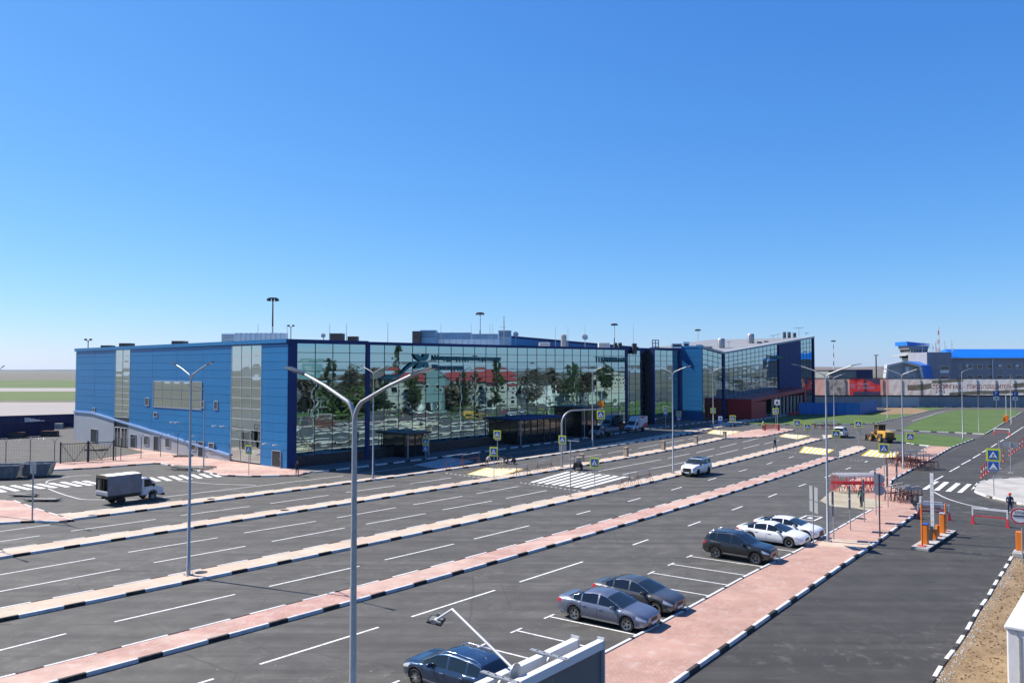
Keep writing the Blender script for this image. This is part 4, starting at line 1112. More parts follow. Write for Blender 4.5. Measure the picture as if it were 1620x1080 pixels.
pl = g(1105, 753.8); hA = math.atan2(-A.y, -A.x) + R(2)
fA = Vector((math.cos(hA), math.sin(hA), 0)); lf = Vector((-fA.y, fA.x, 0))
car('large_suv', 'large white SUV driving alone on the empty carriageway', pl - fA*1.55 - lf*.93, hA, BIGSUV, P_WHT, rim=M_ALLOYD)
car('large_suv', 'white SUV standing among the yellow crossings near the loader', g(1326, 692) + A*1.5, TH + R(8), dict(BIGSUV, roofglass=False), P_WHT)

# ---------------------------------------------------------------- trucks
def prof_solid(pts, w, name, m, root, bv=.04, y0=0.0, seg_=2):
    "side outline (x, z) extruded over width w"
    n = len(pts); b = MB()
    vs = [(x, y0-w/2, z) for x, z in pts] + [(x, y0+w/2, z) for x, z in pts]
    b.add(vs, [tuple(range(n)), tuple(range(2*n-1, n-1, -1))] + [(i, n+i, n+(i+1)%n, (i+1)%n) for i in range(n)])
    o = b.build(name, m, root)
    bm = bmesh.new(); bm.from_mesh(o.data); bmesh.ops.recalc_face_normals(bm, faces=bm.faces); bm.to_mesh(o.data); bm.free()
    if bv: bevel(o, bv, seg_, 25)
    return o
def flatbed(name, label, loc, head, kind, cabm, group=None):
    root = thing(name, label, 'truck', loc, head, group)
    # bonneted light-truck cab: x forward, front axle at +1.45, rear at -1.45
    prof_solid([(.80,.55),(1.0,.55),(1.08,.78),(1.28,.93),(1.62,.93),(1.82,.78),(1.90,.48),(2.42,.48),(2.48,.60),(2.46,.98),(2.30,1.12),(1.72,1.36),(1.15,2.02),(1.0,2.10),(.42,2.12),(.36,1.2),(.36,.55)], 1.92, 'cab', cabm, root, .06, 0, 3)
    for sd in (1, -1):
        o = prof_solid([(.58,1.30),(1.52,1.34),(1.10,1.95),(.58,1.98)], .03, 'side_window', M_GLASSD, root, 0, sd*.962)
        MB().cbox((.62, sd*.972, 1.16), (.16,.03,.03)).build('door_handle', M_BLACK, root)
        for x in (.46, 1.48): MB().box((x-.008, sd*.962-.006, .62), (x+.008, sd*.962+.006, 1.30)).build('door_seam', M_BLACK, root)
        bevel(MB().cbox((1.46, sd*1.10, 1.42), (.10,.16,.26)).build('wing_mirror', M_BLACK, root), .02)
        bevel(MB().cbox((2.43, sd*.72, .80), (.12,.30,.22)).build('headlight', mat('headlight_lens', (.55,.57,.6)), root), .02)
    b = MB(); b.add([(1.745,-.80,1.365),(1.745,.80,1.365),(1.185,.74,2.02),(1.185,-.74,2.02)], [(0,1,2,3)])
    o = b.build('windshield', MATS['windscreen_glass'], root); o.location = (.035, 0, .03)
    MB().box((2.40,-.5,.66),(2.495,.5,.90)).build('grille', M_BLACK, root)
    bevel(MB().box((2.28,-.98,.36),(2.58,.98,.56)).build('bumper', M_BLACK, root), .03)
    MB().box((-2.6,-.42,.50),(1.9,-.30,.68)).build('chassis', M_BLACK, root); MB().box((-2.6,.30,.50),(1.9,.42,.68)).build('chassis', M_BLACK, root)
    for sd in (1,-1):
        add_wheel(root, 1.45, sd*.83, .35, .2, M_ZINC, 5); add_wheel(root, -1.45, sd*.80, .35, .42, M_ALLOYD, 5)
    if kind == 'canvas':
        MB().box((-2.75,-1.05,.78),(.28,1.05,.90)).build('bed_floor', M_DSTEEL, root)
        for sd in (1,-1): MB().box((-2.75, sd*1.05-.02, .90),(.28, sd*1.05+.02, 1.28)).build('bed_side', mat('grey_board', (.16,.155,.17), .8), root)
        MB().box((-2.78,-1.05,.90),(-2.74,1.05,1.28)).build('tailgate', M_WHITE, root)
        for z in (.98,1.08,1.18): MB().box((-2.81,-1.02,z-.018),(-2.785,1.02,z+.018)).build('tailgate_slat', M_SIGNG, root)
        M_CANV = mat('grey_canvas', (.21,.205,.22), .9, var=.18, vscale=1.5, bump=.3, bscale=3); M_CANT = mat('pale_canvas', (.62,.59,.53), .9, var=.12, vscale=2, bump=.3, bscale=3)
        for sd in (1,-1):
            b = MB(); vs=[]; N=14
            for i in range(N+1):
                x = -2.76 + 3.04*i/N; sg = .018*math.sin(i*math.pi*2/3.5)
                vs += [(x, sd*(1.09+sg*.3), .92), (x, sd*(1.10+sg), 1.6), (x, sd*1.05, 2.46), (x, sd*.96, 2.58+.012*math.sin(i*1.8))]
            b.add(vs, [(4*i+k, 4*i+4+k, 4*i+5+k, 4*i+1+k) if sd<0 else (4*i+k, 4*i+1+k, 4*i+5+k, 4*i+4+k) for i in range(N) for k in range(3)]); b.build('canvas_side', M_CANV, root, 50)
        b = MB(); vs=[]
        for i in range(N+1):
            x = -2.76 + 3.04*i/N; w_ = .02*math.sin(i*1.8)
            vs += [(x,-.96,2.58+w_*.6),(x,-.5,2.64+w_),(x,0,2.66+w_),(x,.5,2.64+w_),(x,.96,2.58+w_*.6)]
        b.add(vs, [(5*i+k, 5*i+5+k, 5*i+6+k, 5*i+1+k) for i in range(N) for k in range(4)]); b.build('canvas_top', M_CANT, root, 50)
        MB().box((.27,-1.05,.92),(.30,1.05,2.56)).build('canvas_front', M_CANV, root)
        for y in (-1.0,-.35,.35,1.0): MB().box((-2.775,y-.03,1.28),(-2.745,y+.03,2.55)).build('bow', M_DSTEEL, root)
        MB().box((-2.77,-1.04,2.38),(-2.74,1.04,2.60)).build('canvas_valance', mat('brown_canvas', (.10,.08,.06), .9), root)
        MB().box((-2.73,.12,1.28),(-2.715,1.02,2.4)).build('canvas_flap', MATS['brown_canvas'], root)
    elif kind == 'box':
        bevel(MB().box((-2.85,-1.08,.82),(.26,1.08,2.95)).build('cargo_box', mat('pale_box', (.60,.61,.63), .5), root), .04)
        for sd in (1,-1):
            b = MB(); y = sd*1.085
            b.add([(-2.83,y,.84),(-.2,y,.84),(-1.6,y,1.6),(-2.83,y,1.75)], [(0,1,2,3)]); b.add([(-.9,y,2.5),(.2,y,2.93),(-2.2,y,2.93),(-1.6,y,2.7)], [(0,1,2,3)])
            b.build('livery_stripe', M_RED, root)
        MB().box((-2.88,-1.0,.84),(-2.855,1.0,2.9)).build('rear_door', M_WHITE, root)
        prof_solid([(.3,2.1),(1.1,2.08),(.9,2.5),(.3,2.85)], 1.7, 'wind_deflector', M_WHITE, root, .05)
    elif kind == 'open':
        MB().box((-4.3,-1.15,.95),(.26,1.15,1.08)).build('bed_floor', M_DSTEEL, root)
        for sd in (1,-1): MB().box((-4.3, sd*1.15-.025, 1.08),(.26, sd*1.15+.025, 1.62)).build('bed_side', mat('blue_grey_board', (.16,.19,.24), .7), root)
        MB().box((-4.33,-1.15,1.08),(-4.28,1.15,1.62)).build('tailgate', MATS['blue_grey_board'], root); MB().box((.26,-1.15,1.08),(.31,1.15,2.0)).build('headboard', MATS['blue_grey_board'], root)
    return root
fl = g(241, 790.5); Lt = B; hT = TH + R(3)
ft = Vector((math.cos(hT), math.sin(hT), 0)); lt = Vector((-ft.y, ft.x, 0))
flatbed('canvas_truck', 'small truck with white cab and grey canvas load cover', fl - ft*1.45 + lt*.84, hT, 'canvas', mat('cab_white', (.66,.67,.70), .4))
pT = g(1003, 684); hT2 = math.atan2(-A.y, -A.x)
flatbed('box_truck', 'white box truck with red stripes parked in the shade of the terminal', pT + A*2.2 + B*1.0, hT2, 'box', mat('cab_white', (.66,.67,.70)))
flatbed('flatbed_truck', 'open flatbed truck with blue grey sideboards in the terminal shade', g(946, 693) + A*2.6 + B*1.1, hT2, 'open', mat('cab_grey', (.22,.25,.30), .45))

# wheel loader
def loader(loc, head):
    root = thing('wheel_loader', 'yellow wheel loader with black cab standing beside the lawn', 'loader', loc, head); root.scale = (.88, .88, .88)
    M_Y = mat('machine_yellow', (.56, .32, .05), .5, var=.2, vscale=3); M_K = M_DSTEEL
    prof_solid([(-3.0,.85),(-3.1,1.5),(-2.9,2.05),(-1.3,2.2),(-.4,2.1),(-.4,.95),(-1.2,.8)], 1.9, 'engine_hood', M_Y, root, .1, 0, 3)
    for z in (1.15,1.35,1.55,1.75): MB().box((-3.14,-.7,z-.05),(-3.06,.7,z+.05)).build('grille_slat', M_K, root)
    bevel(MB().box((-3.25,-1.1,.55),(-2.5,1.1,1.0)).build('counterweight', M_K, root), .06)
    prof_solid([(-.45,1.35),(.95,1.35),(1.05,2.1),(.8,3.15),(-.5,3.15)], 1.45, 'cab', M_GLASSD, root, .05)
    bevel(MB().box((-.65,-.85,3.15),(1.0,.85,3.32)).build('cab_roof', mat('dull_green', (.10,.11,.07), .6), root), .05)
    for x, y in ((-.45,.72),(-.45,-.72),(.9,.72),(.9,-.72)): MB().tube([(x,y,1.35),(x-.05,y,3.15)], .05, 6).build('cab_pillar', M_Y, root)
    prof_solid([(.2,.7),(2.0,.75),(2.0,1.25),(1.2,1.5),(.2,1.35)], 1.1, 'front_frame', M_Y, root, .05)
    for sd in (1,-1):
        prof_solid([(1.3,1.35),(1.6,1.75),(2.6,1.25),(3.3,.55),(3.1,.35),(2.4,.9)], .18, 'lift_arm', M_Y, root, .03, sd*.55)
        MB().tube([(1.4,sd*.3,1.2),(2.7,sd*.3,.95)], .07, 8).build('hydraulic_ram', M_CHROME, root, 40)
        for x in (1.55,-1.45):
            w = mk('wheel', None, root, (x, sd*.98, .76)); b = MB(); N = 30
            b.lathe([(.40,-.27),(.70,-.30),(.76,-.22),(.76,.22),(.70,.30),(.40,.27)], 28, axis='y'); b.build('tyre', mat('dusty_tyre', (.07,.06,.05), .9), w, 40)
            b = MB(); b.lathe([(.42,-.2),(.36,-.08),(.12,-.05),(.12,-.2),(.001,-.2)], 24, axis='y'); b.lathe([(.42,.2),(.36,.08),(.12,.05),(.12,.2),(.001,.2)], 24, axis='y'); b.build('rim', M_Y, w, 40)
        bevel(MB().box((-2.2,sd*1.0-.28,1.55),(-.75,sd*1.0+.28,1.63)).build('mudguard', M_K, root), .02)
    prof_solid([(3.15,.15),(4.25,.10),(4.3,.16),(3.55,.45),(3.25,1.15),(3.05,1.15),(3.0,.6)], 2.5, 'bucket', mat('worn_steel', (.18,.165,.15), .6, .4), root, .02)
    for i in range(7): MB().cbox((4.32,-1.1+i*.366,.12),(.16,.1,.07)).build('bucket_tooth', MATS['worn_steel'], root)
    b = MB().tube([(-1.6,.3,2.15),(-1.6,.3,2.75)], .06, 8); b.build('exhaust_pipe', M_K, root)
loader(g(1396, 698.5) + B*.3, R(97))

# skips beside the gate
def skip(loc, head, label):
    root = thing('waste_skip', label, 'skip', loc, head, 'steel skips by the gate')
    M_SK = mat('skip_steel', (.17,.17,.18), .6, .2, var=.3, vscale=2); M_SW = mat('skip_worn_white', (.42,.42,.42), .7, var=.4, vscale=3)
    out = [(-1.55,1.5),(-1.15,.15),(1.15,.15),(1.55,1.5)]
    for sd in (1,-1):
        b = MB(); b.add([(x, sd*1.1, z) for x, z in out] + [(x, sd*1.05, z) for x, z in out], [(0,1,2,3),(7,6,5,4),(0,3,7,4)]); b.build('side_plate', M_SK, root)
        for x in (-.9,-.3,.3,.9): MB().box((x-.05, sd*1.1-.05, .2),(x+.05, sd*1.1+.05, 1.48)).build('rib', M_SK, root)
        MB().box((-1.57, sd*1.1-.06, 1.46),(1.57, sd*1.1+.06, 1.56)).build('rim_rail', M_SW, root)
    for s_ in (1,-1):
        b = MB(); b.add([(s_*1.55,-1.1,1.5),(s_*1.55,1.1,1.5),(s_*1.15,1.1,.15),(s_*1.15,-1.1,.15)], [(0,1,2,3),(3,2,1,0)]); b.build('end_plate', M_SW, root)
    MB().box((-1.15,-1.05,.13),(1.15,1.05,.17)).build('floor_plate', M_SK, root)
    b = MB(); rr = random.Random(label)
    for i in range(22):
        s_ = rr.uniform(.12,.35); M = Matrix.Translation((rr.uniform(-1.0,1.0), rr.uniform(-.8,.8), rr.uniform(.3,.75))) @ Matrix.Rotation(rr.uniform(0,6), 4, (rr.random(),rr.random(),rr.random()+.1)); b.cbox((0,0,0),(s_*2,s_,s_*.6),rr.randrange(2),M)
    b.build('rubble', [M_DSTEEL, M_SW], root, kind='stuff')
skip(g(20, 758) + B*1.2, R(12), 'open steel skip at the picture edge with rubble and worn white end')
skip(g(67, 754.5) + B*1.2, R(16), 'open steel skip behind the thin sign post with pale end plate')

# ================================================================== STREET LAMPS
LAMPM = {}
def lamp_meshes():
    b = MB()
    b.tube([(0,0,.0),(0,0,.6),(0,0,.62),(0,0,11.2)], [.115,.11,.095,.052], 12); LAMPM['pole'] = b.mesh('pole', M_ZINC, 40)
    b = MB(); b.cbox((0,0,.02),(.42,.42,.04))
    for i in range(4):
        a = math.pi/4 + i*math.pi/2; b.tube([(.22*math.cos(a)*1.1,.22*math.sin(a)*1.1,.03),(.22*math.cos(a)*1.1,.22*math.sin(a)*1.1,.14)], .02, 6)
    LAMPM['base_plate'] = b.mesh('base_plate', M_ZINC)
    pts = []
    for i in range(9):
        t = i/8; a = t*R(62); pts.append((.42*(1-math.cos(a))/(1-math.cos(R(62)))*.55, 0, 11.1 + .45*math.sin(a)/math.sin(R(62))))
    pts += [(1.0,0,11.87),(1.75,0,12.12)]
    b = MB(); b.tube(pts, [.046]*9+[.038]*2, 8); LAMPM['arm'] = b.mesh('arm', M_ZINC, 50)
    b = MB(); M = Matrix.Translation((2.02,0,12.19)) @ Matrix.Rotation(R(-14), 4, 'Y')
    b.add([M @ Vector(v) for v in [(-.32,-.05,-.03),(.34,-.10,-.02),(.34,.10,-.02),(-.32,.05,-.03),(-.32,-.04,.035),(.32,-.08,.02),(.32,.08,.02),(-.32,.04,.035)]], [(0,3,2,1),(4,5,6,7),(0,1,5,4),(1,2,6,5),(2,3,7,6),(3,0,4,7)])
    LAMPM['head'] = b.mesh('lamp_head', mat('dark_lamp_shell', (.06,.065,.07), .4, .4))
    b = MB(); b.box((-.02,-.06,-.036),(.28,.06,-.024),0,M); LAMPM['lens'] = b.mesh('lens', mat('lamp_lens', (.75,.76,.74), .2))
lamp_meshes()
def lamp(p, label, two=True, head=None, sc=1.0, group='double arm street lamps'):
    t = thing('street_lamp', label, 'street lamp', p, head if head is not None else math.atan2(-B.y, -B.x), group)
    t.scale = (sc, sc, sc)
    mk('pole', LAMPM['pole'], t); mk('base_plate', LAMPM['base_plate'], t)
    for k in range(2 if two else 1):
        a = mk('arm', LAMPM['arm'], t, None, math.pi*k); h = mk('lamp_head', LAMPM['head'], a); mk('lens', LAMPM['lens'], a)
    return t
lamp(g(298, 909, .15), 'double arm street lamp on the cream strip, shadow lying across the pink strip')
lamp(Vector((-3.17, 15.9, 0.12)), 'tallest looking double arm street lamp, its foot below the picture', sc=.972)
lamp(g(590, 757, .15), 'double arm street lamp beside the crossing-sign, in front of the glass emblem')
lamp(g(937.5, 706.5, .15), 'double arm street lamp behind the overhanging sign gantry')
lamp(g(1065, 748.5, .15), 'double arm street lamp just behind the driving white SUV')
lamp(g(1128.5, 676.5, .15), 'double arm street lamp in front of the far blue tower wall')
lamp(g(1310, 856, .12), 'double arm street lamp beside the two parked white cars')
lamp(g(1429, 741, .12), 'double arm street lamp behind the heap of rusty trestles', sc=.98)
lamp(g(-9, 747, .13), 'double arm street lamp mostly cut off by the picture edge beyond the skips')
lamp(g(40, 887) - Vector((12.5, -5.9, -.15)), 'double arm street lamp outside the picture whose shadow tip lies on the lower carriageway')
lamp(g(108, 828) - Vector((9.6, -3.4, -.15)), 'double arm street lamp outside the picture whose shadow tip lies by the pink corner')
lamp(g(1320, 684, .1), 'slim street lamp rising behind the white SUV and loader', sc=.9)
lamp(g(1523.5, 696, .1), 'single arm street lamp standing in the lower lawn', False, R(-8), 1.0, 'single arm street lamps')
lamp(g(1548.5, 684.5, .1), 'short single arm street lamp at the lawn edge', False, R(-4), .62, 'single arm street lamps')
lamp(g(1404, 664, .1), 'far single arm street lamp behind the loader', False, R(160), .95, 'single arm street lamps')
lamp(g(1600, 672, .1), 'far single arm street lamp by the parking sign', False, R(170), .95, 'single arm street lamps')
lamp(g(322, 742, .13), 'plain slim lamp pole on the plaza before the blue end wall', False, R(200), .82, 'single arm street lamps')
lamp(g(1660, 828, .13), 'street lamp whose twin white heads poke in from the picture edge', True, R(205), .88)

# ================================================================== ROAD SIGNS
def rsheet(pts, m, name, parent, y):  # flat print on a sign face
    return MB().add([(x, y, z) for x, z in pts], [tuple(range(len(pts)))]).build(name, m, parent)
PL = {}
def plate_mesh(w, h, m, t=.03):
    k = (w, h, m.name, t)
    if k not in PL: PL[k] = MB().box((-w/2,-t,-h/2),(w/2,0,h/2)).mesh('plate', m)
    return PL[k]
def flat_mesh(key, pts, m, y):
    if key not in PL: PL[key] = MB().add([(x,y,z) for x, z in pts], [tuple(range(len(pts)))]).mesh('print', m)
    return PL[key]
MAN = [[(-.02,.10),(.03,.10),(.03,.15),(-.02,.15)],[(-.06,-.02),(.05,-.02),(.05,.09),(-.03,.09)],[(-.05,-.03),(.0,-.03),(-.06,-.20),(-.11,-.20)],[(.0,-.03),(.05,-.03),(.11,-.20),(.06,-.20)]]
def ped_face(t, z, s=1.0, hump=False, margin=True, back=False):
    h = mk('sign_plate', None, t, (0,-.05,z)); h.scale = (s,1,s)
    if margin:
        mk('backing', plate_mesh(1.0,1.0,M_SIGNY), h)
        mk('face', plate_mesh(.72,.72,M_SIGNB,.012), h, (0,-.034,0))
    else: mk('face', plate_mesh(.72,.72,M_SIGNB,.03), h, (0,-.006,0)); mk('border', plate_mesh(.78,.78,M_SIGNW,.02), h)
    if not hump:
        mk('triangle', flat_mesh('tri', [(-.29,-.24),(.29,-.24),(0,.28)], M_SIGNW, -.05), h)
        for i, q in enumerate(MAN): mk('pictogram', flat_mesh('man%d'%i, [(x*.9,zz*.9-.03) for x, zz in q], M_SIGNK, -.054), h)
        mk('pictogram', flat_mesh('strip', [(-.2,-.225),(.2,-.225),(.2,-.205),(-.2,-.205)], M_SIGNK, -.0535), h)
    else:
        mk('triangle', flat_mesh('htri', [(-.30,-.26),(.30,-.26),(.0,.28)], M_SIGNW, -.05), h)
        mk('pictogram', flat_mesh('hump', [(-.2,-.2),(.2,-.2),(.12,-.14),(.0,-.11),(-.12,-.14)], M_SIGNK, -.054), h)
    return h
def face_to_cam(p, off=0.0): return math.atan2(-p.x, p.y)*-1*0 + math.atan2(p.y, p.x) - math.pi/2 + off
def ped_sign(bx, by, zb, cy, label, below=None, behind=None, off=0.0, s=1.0, hump_cy=None, group='pedestrian crossing signs'):
    p = g(bx, by, zb); zc = hz(bx, cy, p) - zb
    t = thing('crossing_sign', label, 'road sign', p, R(-28) + off, group)
    hh = zc + .5*s
    MB().tube([(0,0,0),(0,0,hh)], .038, 8).build('post', M_ZINC, t, 40)
    ped_face(t, zc, s)
    if below == 'hump': ped_face(t, zc - .5*s - .42*s, s, True, False)
    if below == 'blue':
        h = mk('sign_plate', None, t, (0,-.05,zc-.95*s)); mk('border', plate_mesh(.7,.8,M_SIGNW,.02), h); mk('face', plate_mesh(.64,.74,M_SIGNB,.03), h, (0,-.006,0)); mk('pictogram', plate_mesh(.42,.26,M_SIGNW,.01), h, (0,-.037,.06))
    if behind: 
        for k in range(behind): MB().box((-.4,.05,zc-.7-.95*k),(.4,.075,zc+.05-.95*k)).build('sign_back', M_SIGNG, t)
    return t
PSL = [
 (393.5,752,.13,711,'yellow bordered crossing sign alone at the plaza kerb before the blue end wall',None,None,0,1.0),
 (673.5,728,.14,698,'crossing sign with a blue speed hump plate in the terminal shade','hump',None,0,1.0),
 (787,741,.15,687,'taller crossing sign behind the paving workers','',1,0,1.0),
 (781.5,757,.15,714,'crossing sign at the near edge of the yellow paving','',None,0,1.0),
 (941,776,.15,731.5,'crossing sign beside the long white zebra on the cream strip','',None,0,1.0),
 (1053,687,.15,646,'crossing sign over a blue bus stop plate','blue',None,0,.9),
 (1074,683,.15,654,'crossing sign over a blue hump plate next to the bus stop sign','hump',None,0,1.0),
 (1159.5,688,.15,661.5,'crossing sign beyond the stone posts by the pale yellow patch','',None,0,1.1),
 (1227.5,681.5,.15,650,'crossing sign behind the orange mesh barrier','',1,0,1.1),
 (1261.5,700,.1,669,'crossing sign left of a pair before the lawn hoarding','',None,0,1.15),
 (1277.5,696,.1,675,'lower crossing sign with a grey plate back above it','',1,0,1.1),
 (1323,719,.15,686,'crossing sign overlapping the standing white SUV','',None,0,1.1),
 (1358.5,707,.15,670.5,'crossing sign with grey plate backs at the strip tip','',2,0,1.1),
 (1399,751,.12,709,'crossing sign between the yellow crossing and the trestle heap','',None,0,1.1),
 (1440.5,716,.12,690.5,'crossing sign before the lower lawn','',None,0,1.15),
 (1572.5,783,.13,719,'large crossing sign with a hump plate on the paved corner','hump',None,R(-4),1.18)]
for q in PSL: ped_sign(q[0],q[1],q[2],q[3],q[4],q[5],q[6],q[7],q[8])
# sign fixed to the far lamp post, shown as its own clamped plate
p = g(1128.5, 676.5, .15); t = thing('crossing_sign', 'crossing sign clamped to the far street lamp pole', 'road sign', p, R(-28), 'pedestrian crossing signs'); zc = hz(1128.5,649.5,p)-.15
ped_face(t, zc, 1.05); MB().box((-.12,-.06,zc-.3),(.12,.12,zc-.24)).build('clamp', M_ZINC, t)
p = g(1140, 692, .15); t = thing('bus_stop_sign', 'white and blue bus stop sign beside the last stone post', 'road sign', p, R(-28)); zc = hz(1140,663,p)-.15
MB().tube([(0,0,0),(0,0,zc+.6)], .04, 8).build('post', M_ZINC, t, 40); h = mk('sign_plate', None, t, (0,-.05,zc)); mk('backing', plate_mesh(.8,1.2,M_SIGNB), h); mk('face', plate_mesh(.64,.7,M_SIGNW,.012), h, (0,-.034,.16)); mk('pictogram', plate_mesh(.34,.3,M_SIGNK,.008), h, (0,-.048,.16))
p = g(1230, 679, .15); t = thing('notice_sign', 'white edged warning sign on a tall post behind the orange mesh', 'road sign', p, R(-28)); zc = hz(1230,636,p)-.15
MB().tube([(0,0,0),(0,0,zc+.4)], .05, 8).build('post', M_ZINC, t, 40); h = mk('sign_plate', None, t, (0,-.05,zc)); mk('border', plate_mesh(1.05,1.05,M_SIGNW,.02), h); mk('triangle', flat_mesh('tri2', [(-.33,-.3),(.33,-.3),(0,.33)], M_SIGNK, -.025), h)
# mast arm with a hanging crossing sign
p = g(889, 738.5, .15)
t = thing('sign_gantry', 'curved grey mast arm carrying crossing signs over the carriageway', 'gantry', p, 0)
end = g(956, 735, .15); zt_ = hz(889, 648, p) - .15
d = Vector((end.x - p.x, end.y - p.y, 0)); Ln = d.length; d.normalize()
pts = [Vector((0,0,0)), Vector((0,0,zt_-1.7))] + [d*(1.6*(1-math.cos(a))) + Vector((0,0,zt_-1.7+1.6*math.sin(a))) for a in np.linspace(.15, math.pi/2, 8)] + [d*Ln + Vector((0,0,zt_-.02))]
MB().tube(pts, [.13,.12]+[.10]*8+[.07], 10).build('mast_arm', M_ZINC, t, 50)
MB().cbox((0,0,.03),(.5,.5,.06)).build('base_plate', M_ZINC, t)
h = ped_face(t, 0, 1.05); h.rotation_euler = (0,0,R(-28)); q_ = d*(Ln*.92); h.location = (q_.x, q_.y-.08, zt_-.72)
h = ped_face(t, 0, 1.0); h.rotation_euler = (0,0,R(-28)); h.location = (.05, -.16, hz(889,695,p)-.15)
for k in (0,1): MB().box((-.35+.5*k,.12,hz(889,709,p)-.5),(.05+.5*k,.15,hz(889,704,p))).build('sign_back', M_SIGNG, t)
# thin T post by the zebra
p = g(902.5, 785, .15); hh = hz(902.5, 697, p) - .15
t = thing('height_post', 'slim grey T-topped post on the cream strip before the zebra', 'post', p, R(-30))
MB().tube([(0,0,0),(0,0,hh)], .05, 8).build('post', M_ZINC, t, 40); MB().cbox((.35,0,hh),(1.15,.10,.09)).build('cross_arm', M_ZINC, t); MB().cbox((0,0,.02),(.3,.3,.04)).build('base_plate', M_ZINC, t)
p = g(51, 822, .15); hh = hz(51, 731, p) - .15
t = thing('sign_post', 'slim post with an edge-on plate at the pink corner before the skips', 'post', p, R(-120))
MB().tube([(0,0,0),(0,0,hh-.6)], .06, 8).build('post', M_ZINC, t, 40); MB().box((-.02,-.4,hh-.9),(.02,.4,hh)).build('plate', M_SIGNG, t)
# edge-on parking information posts along the near pavement
POSTS = [(1287,862,769,'wide grey panel back, first post beside the white cars',1.3),(1319,853,776,'narrow panels seen edge on, beside the lamp foot',.75),(1345.5,838.5,767,'second narrow-panel post past the lamp',.75),(1367.5,825,757,'third narrow-panel post, next to the man in the green vest',.75),(1386,813.5,745,'fourth narrow-panel post, behind the round discs',.75),(1405,802,736,'fifth narrow-panel post at the pavement bend',.75),(1420,794,731,'last narrow-panel post beside the trestle stack',.75)]
for bx, by, ty, lb, w in POSTS:
    p = g(bx, by, .12); hh = hz(bx, ty, p) - .12
    t = thing('information_post', 'grey parking sign post with ' + lb if 'panel back' in lb or 'panels' in lb else 'grey parking sign post, ' + lb, 'sign post', p, math.atan2(p.y, p.x) + R(24 + 180 if w > 1 else -7), 'parking sign posts')
    MB().tube([(0,0,0),(0,0,hh)], .04, 8).build('post', M_ZINC, t, 40)
    for z0, z1 in ((hh-.95, hh-.02), (hh-1.75, hh-1.02)):
        MB().box((-w/2, .045, z0), (w/2, .07, z1)).build('panel', M_SIGNG, t)
        MB().box((-w/2+.04, .071, z0+.04), (w/2-.04, .075, z1-.04)).build('panel_face', M_SIGNB, t)
p = g(1392, 849, .12); t = thing('round_sign', 'dark post with two round grey sign backs, one above the other', 'road sign', p, R(-28)); 
hh = hz(1390, 750, p)-.12; MB().tube([(0,0,0),(0,0,hh)], .05, 8).build('post', mat('dark_post', (.07,.06,.07), .5, .3), t, 40)
for cy in (757.5, 775):
    zc = hz(1391, cy, p)-.12; b = MB(); Mx = Matrix.Translation((0,.05,zc)); b.lathe([(.001,0),(.38,0),(.38,.03),(.001,.03)], 28, 0, Mx, 'y'); b.build('disc', mat('disc_back', (.36,.38,.42), .45, .5), t, 40)
p = g(1618, 892, .11); t = thing('stop_sign', 'round red rimmed STOP sign by the dirt verge', 'road sign', p, R(-30)); zc = hz(1611, 816, p)-.11
MB().tube([(0,0,0),(0,0,zc+.2)], .04, 8).build('post', M_ZINC, t, 40)
for r_, m_, y_, nm in ((.52,M_SIGNW,-.05,'rim'),(.50,M_RED,-.056,'ring'),(.40,M_SIGNW,-.06,'face')):
    b = MB(); b.lathe([(.001,0),(r_,0),(r_,.02),(.001,.02)], 32, 0, Matrix.Translation((-.10,y_,zc)), 'y'); b.build(nm, m_, t, 40)
MB().box((-.46,-.075,zc-.04),(.26,-.062,zc+.04)).build('bar', M_SIGNK, t)
o = mk('lettering', text_mesh('STOP', M_SIGNK, .004), t); o.scale = (.24,.24,.24); o.rotation_euler = (R(90),0,0); o.location = (-.37,-.066,zc+.12)
# parking signs by the far lawn
for bx, by, cy, lb, nm in [(1577,669,622,'blue parking sign over a white arrow plate, leftmost of the far pair','P'),(1607,662,623,'blue parking sign over a white arrow plate by the picture edge','P')]:
    p = g(bx, by, .1); zc = hz(bx, cy, p)-.1; t = thing('parking_sign', lb, 'road sign', p, R(-20), 'far parking signs'); MB().tube([(0,0,0),(0,0,zc+.6)], .05, 8).build('post', M_ZINC, t, 40)
    h = mk('sign_plate', None, t, (0,-.06,zc)); mk('backing', plate_mesh(1.2,1.1,M_SIGNB), h); o = mk('lettering', text_mesh(nm, M_SIGNW, .004), h); o.scale=(1,1,1); o.rotation_euler=(R(90),0,0); o.location=(-.3,-.036,-.34)
    h = mk('sign_plate', None, t, (0,-.06,zc-1.1)); mk('backing', plate_mesh(1.1,.8,M_SIGNW), h); mk('pictogram', plate_mesh(.4,.12,M_SIGNK,.01), h, (0,-.033,0)); mk('pictogram', plate_mesh(.12,.4,M_SIGNK,.008), h, (0,-.033,0))
for bx, by, ty, fr, lb in [(1599.5,749,699,1,'grey post with a rectangular panel back among the red delineators'),(1581.5,742,696,0,'plain grey post behind the large crossing sign')]:
    p = g(bx, by); hh = hz(bx, ty, p); t = thing('sign_post', lb, 'sign post', p, R(-30)); MB().tube([(0,0,0),(0,0,hh)], .055, 8).build('post', M_ZINC, t, 40); MB().cbox((0,0,.06),(.5,.5,.12)).build('foot', M_CONC, t)
    if fr: MB().box((-.75,.06,hh-.6),(.75,.09,hh)).build('panel', M_SIGNG, t)

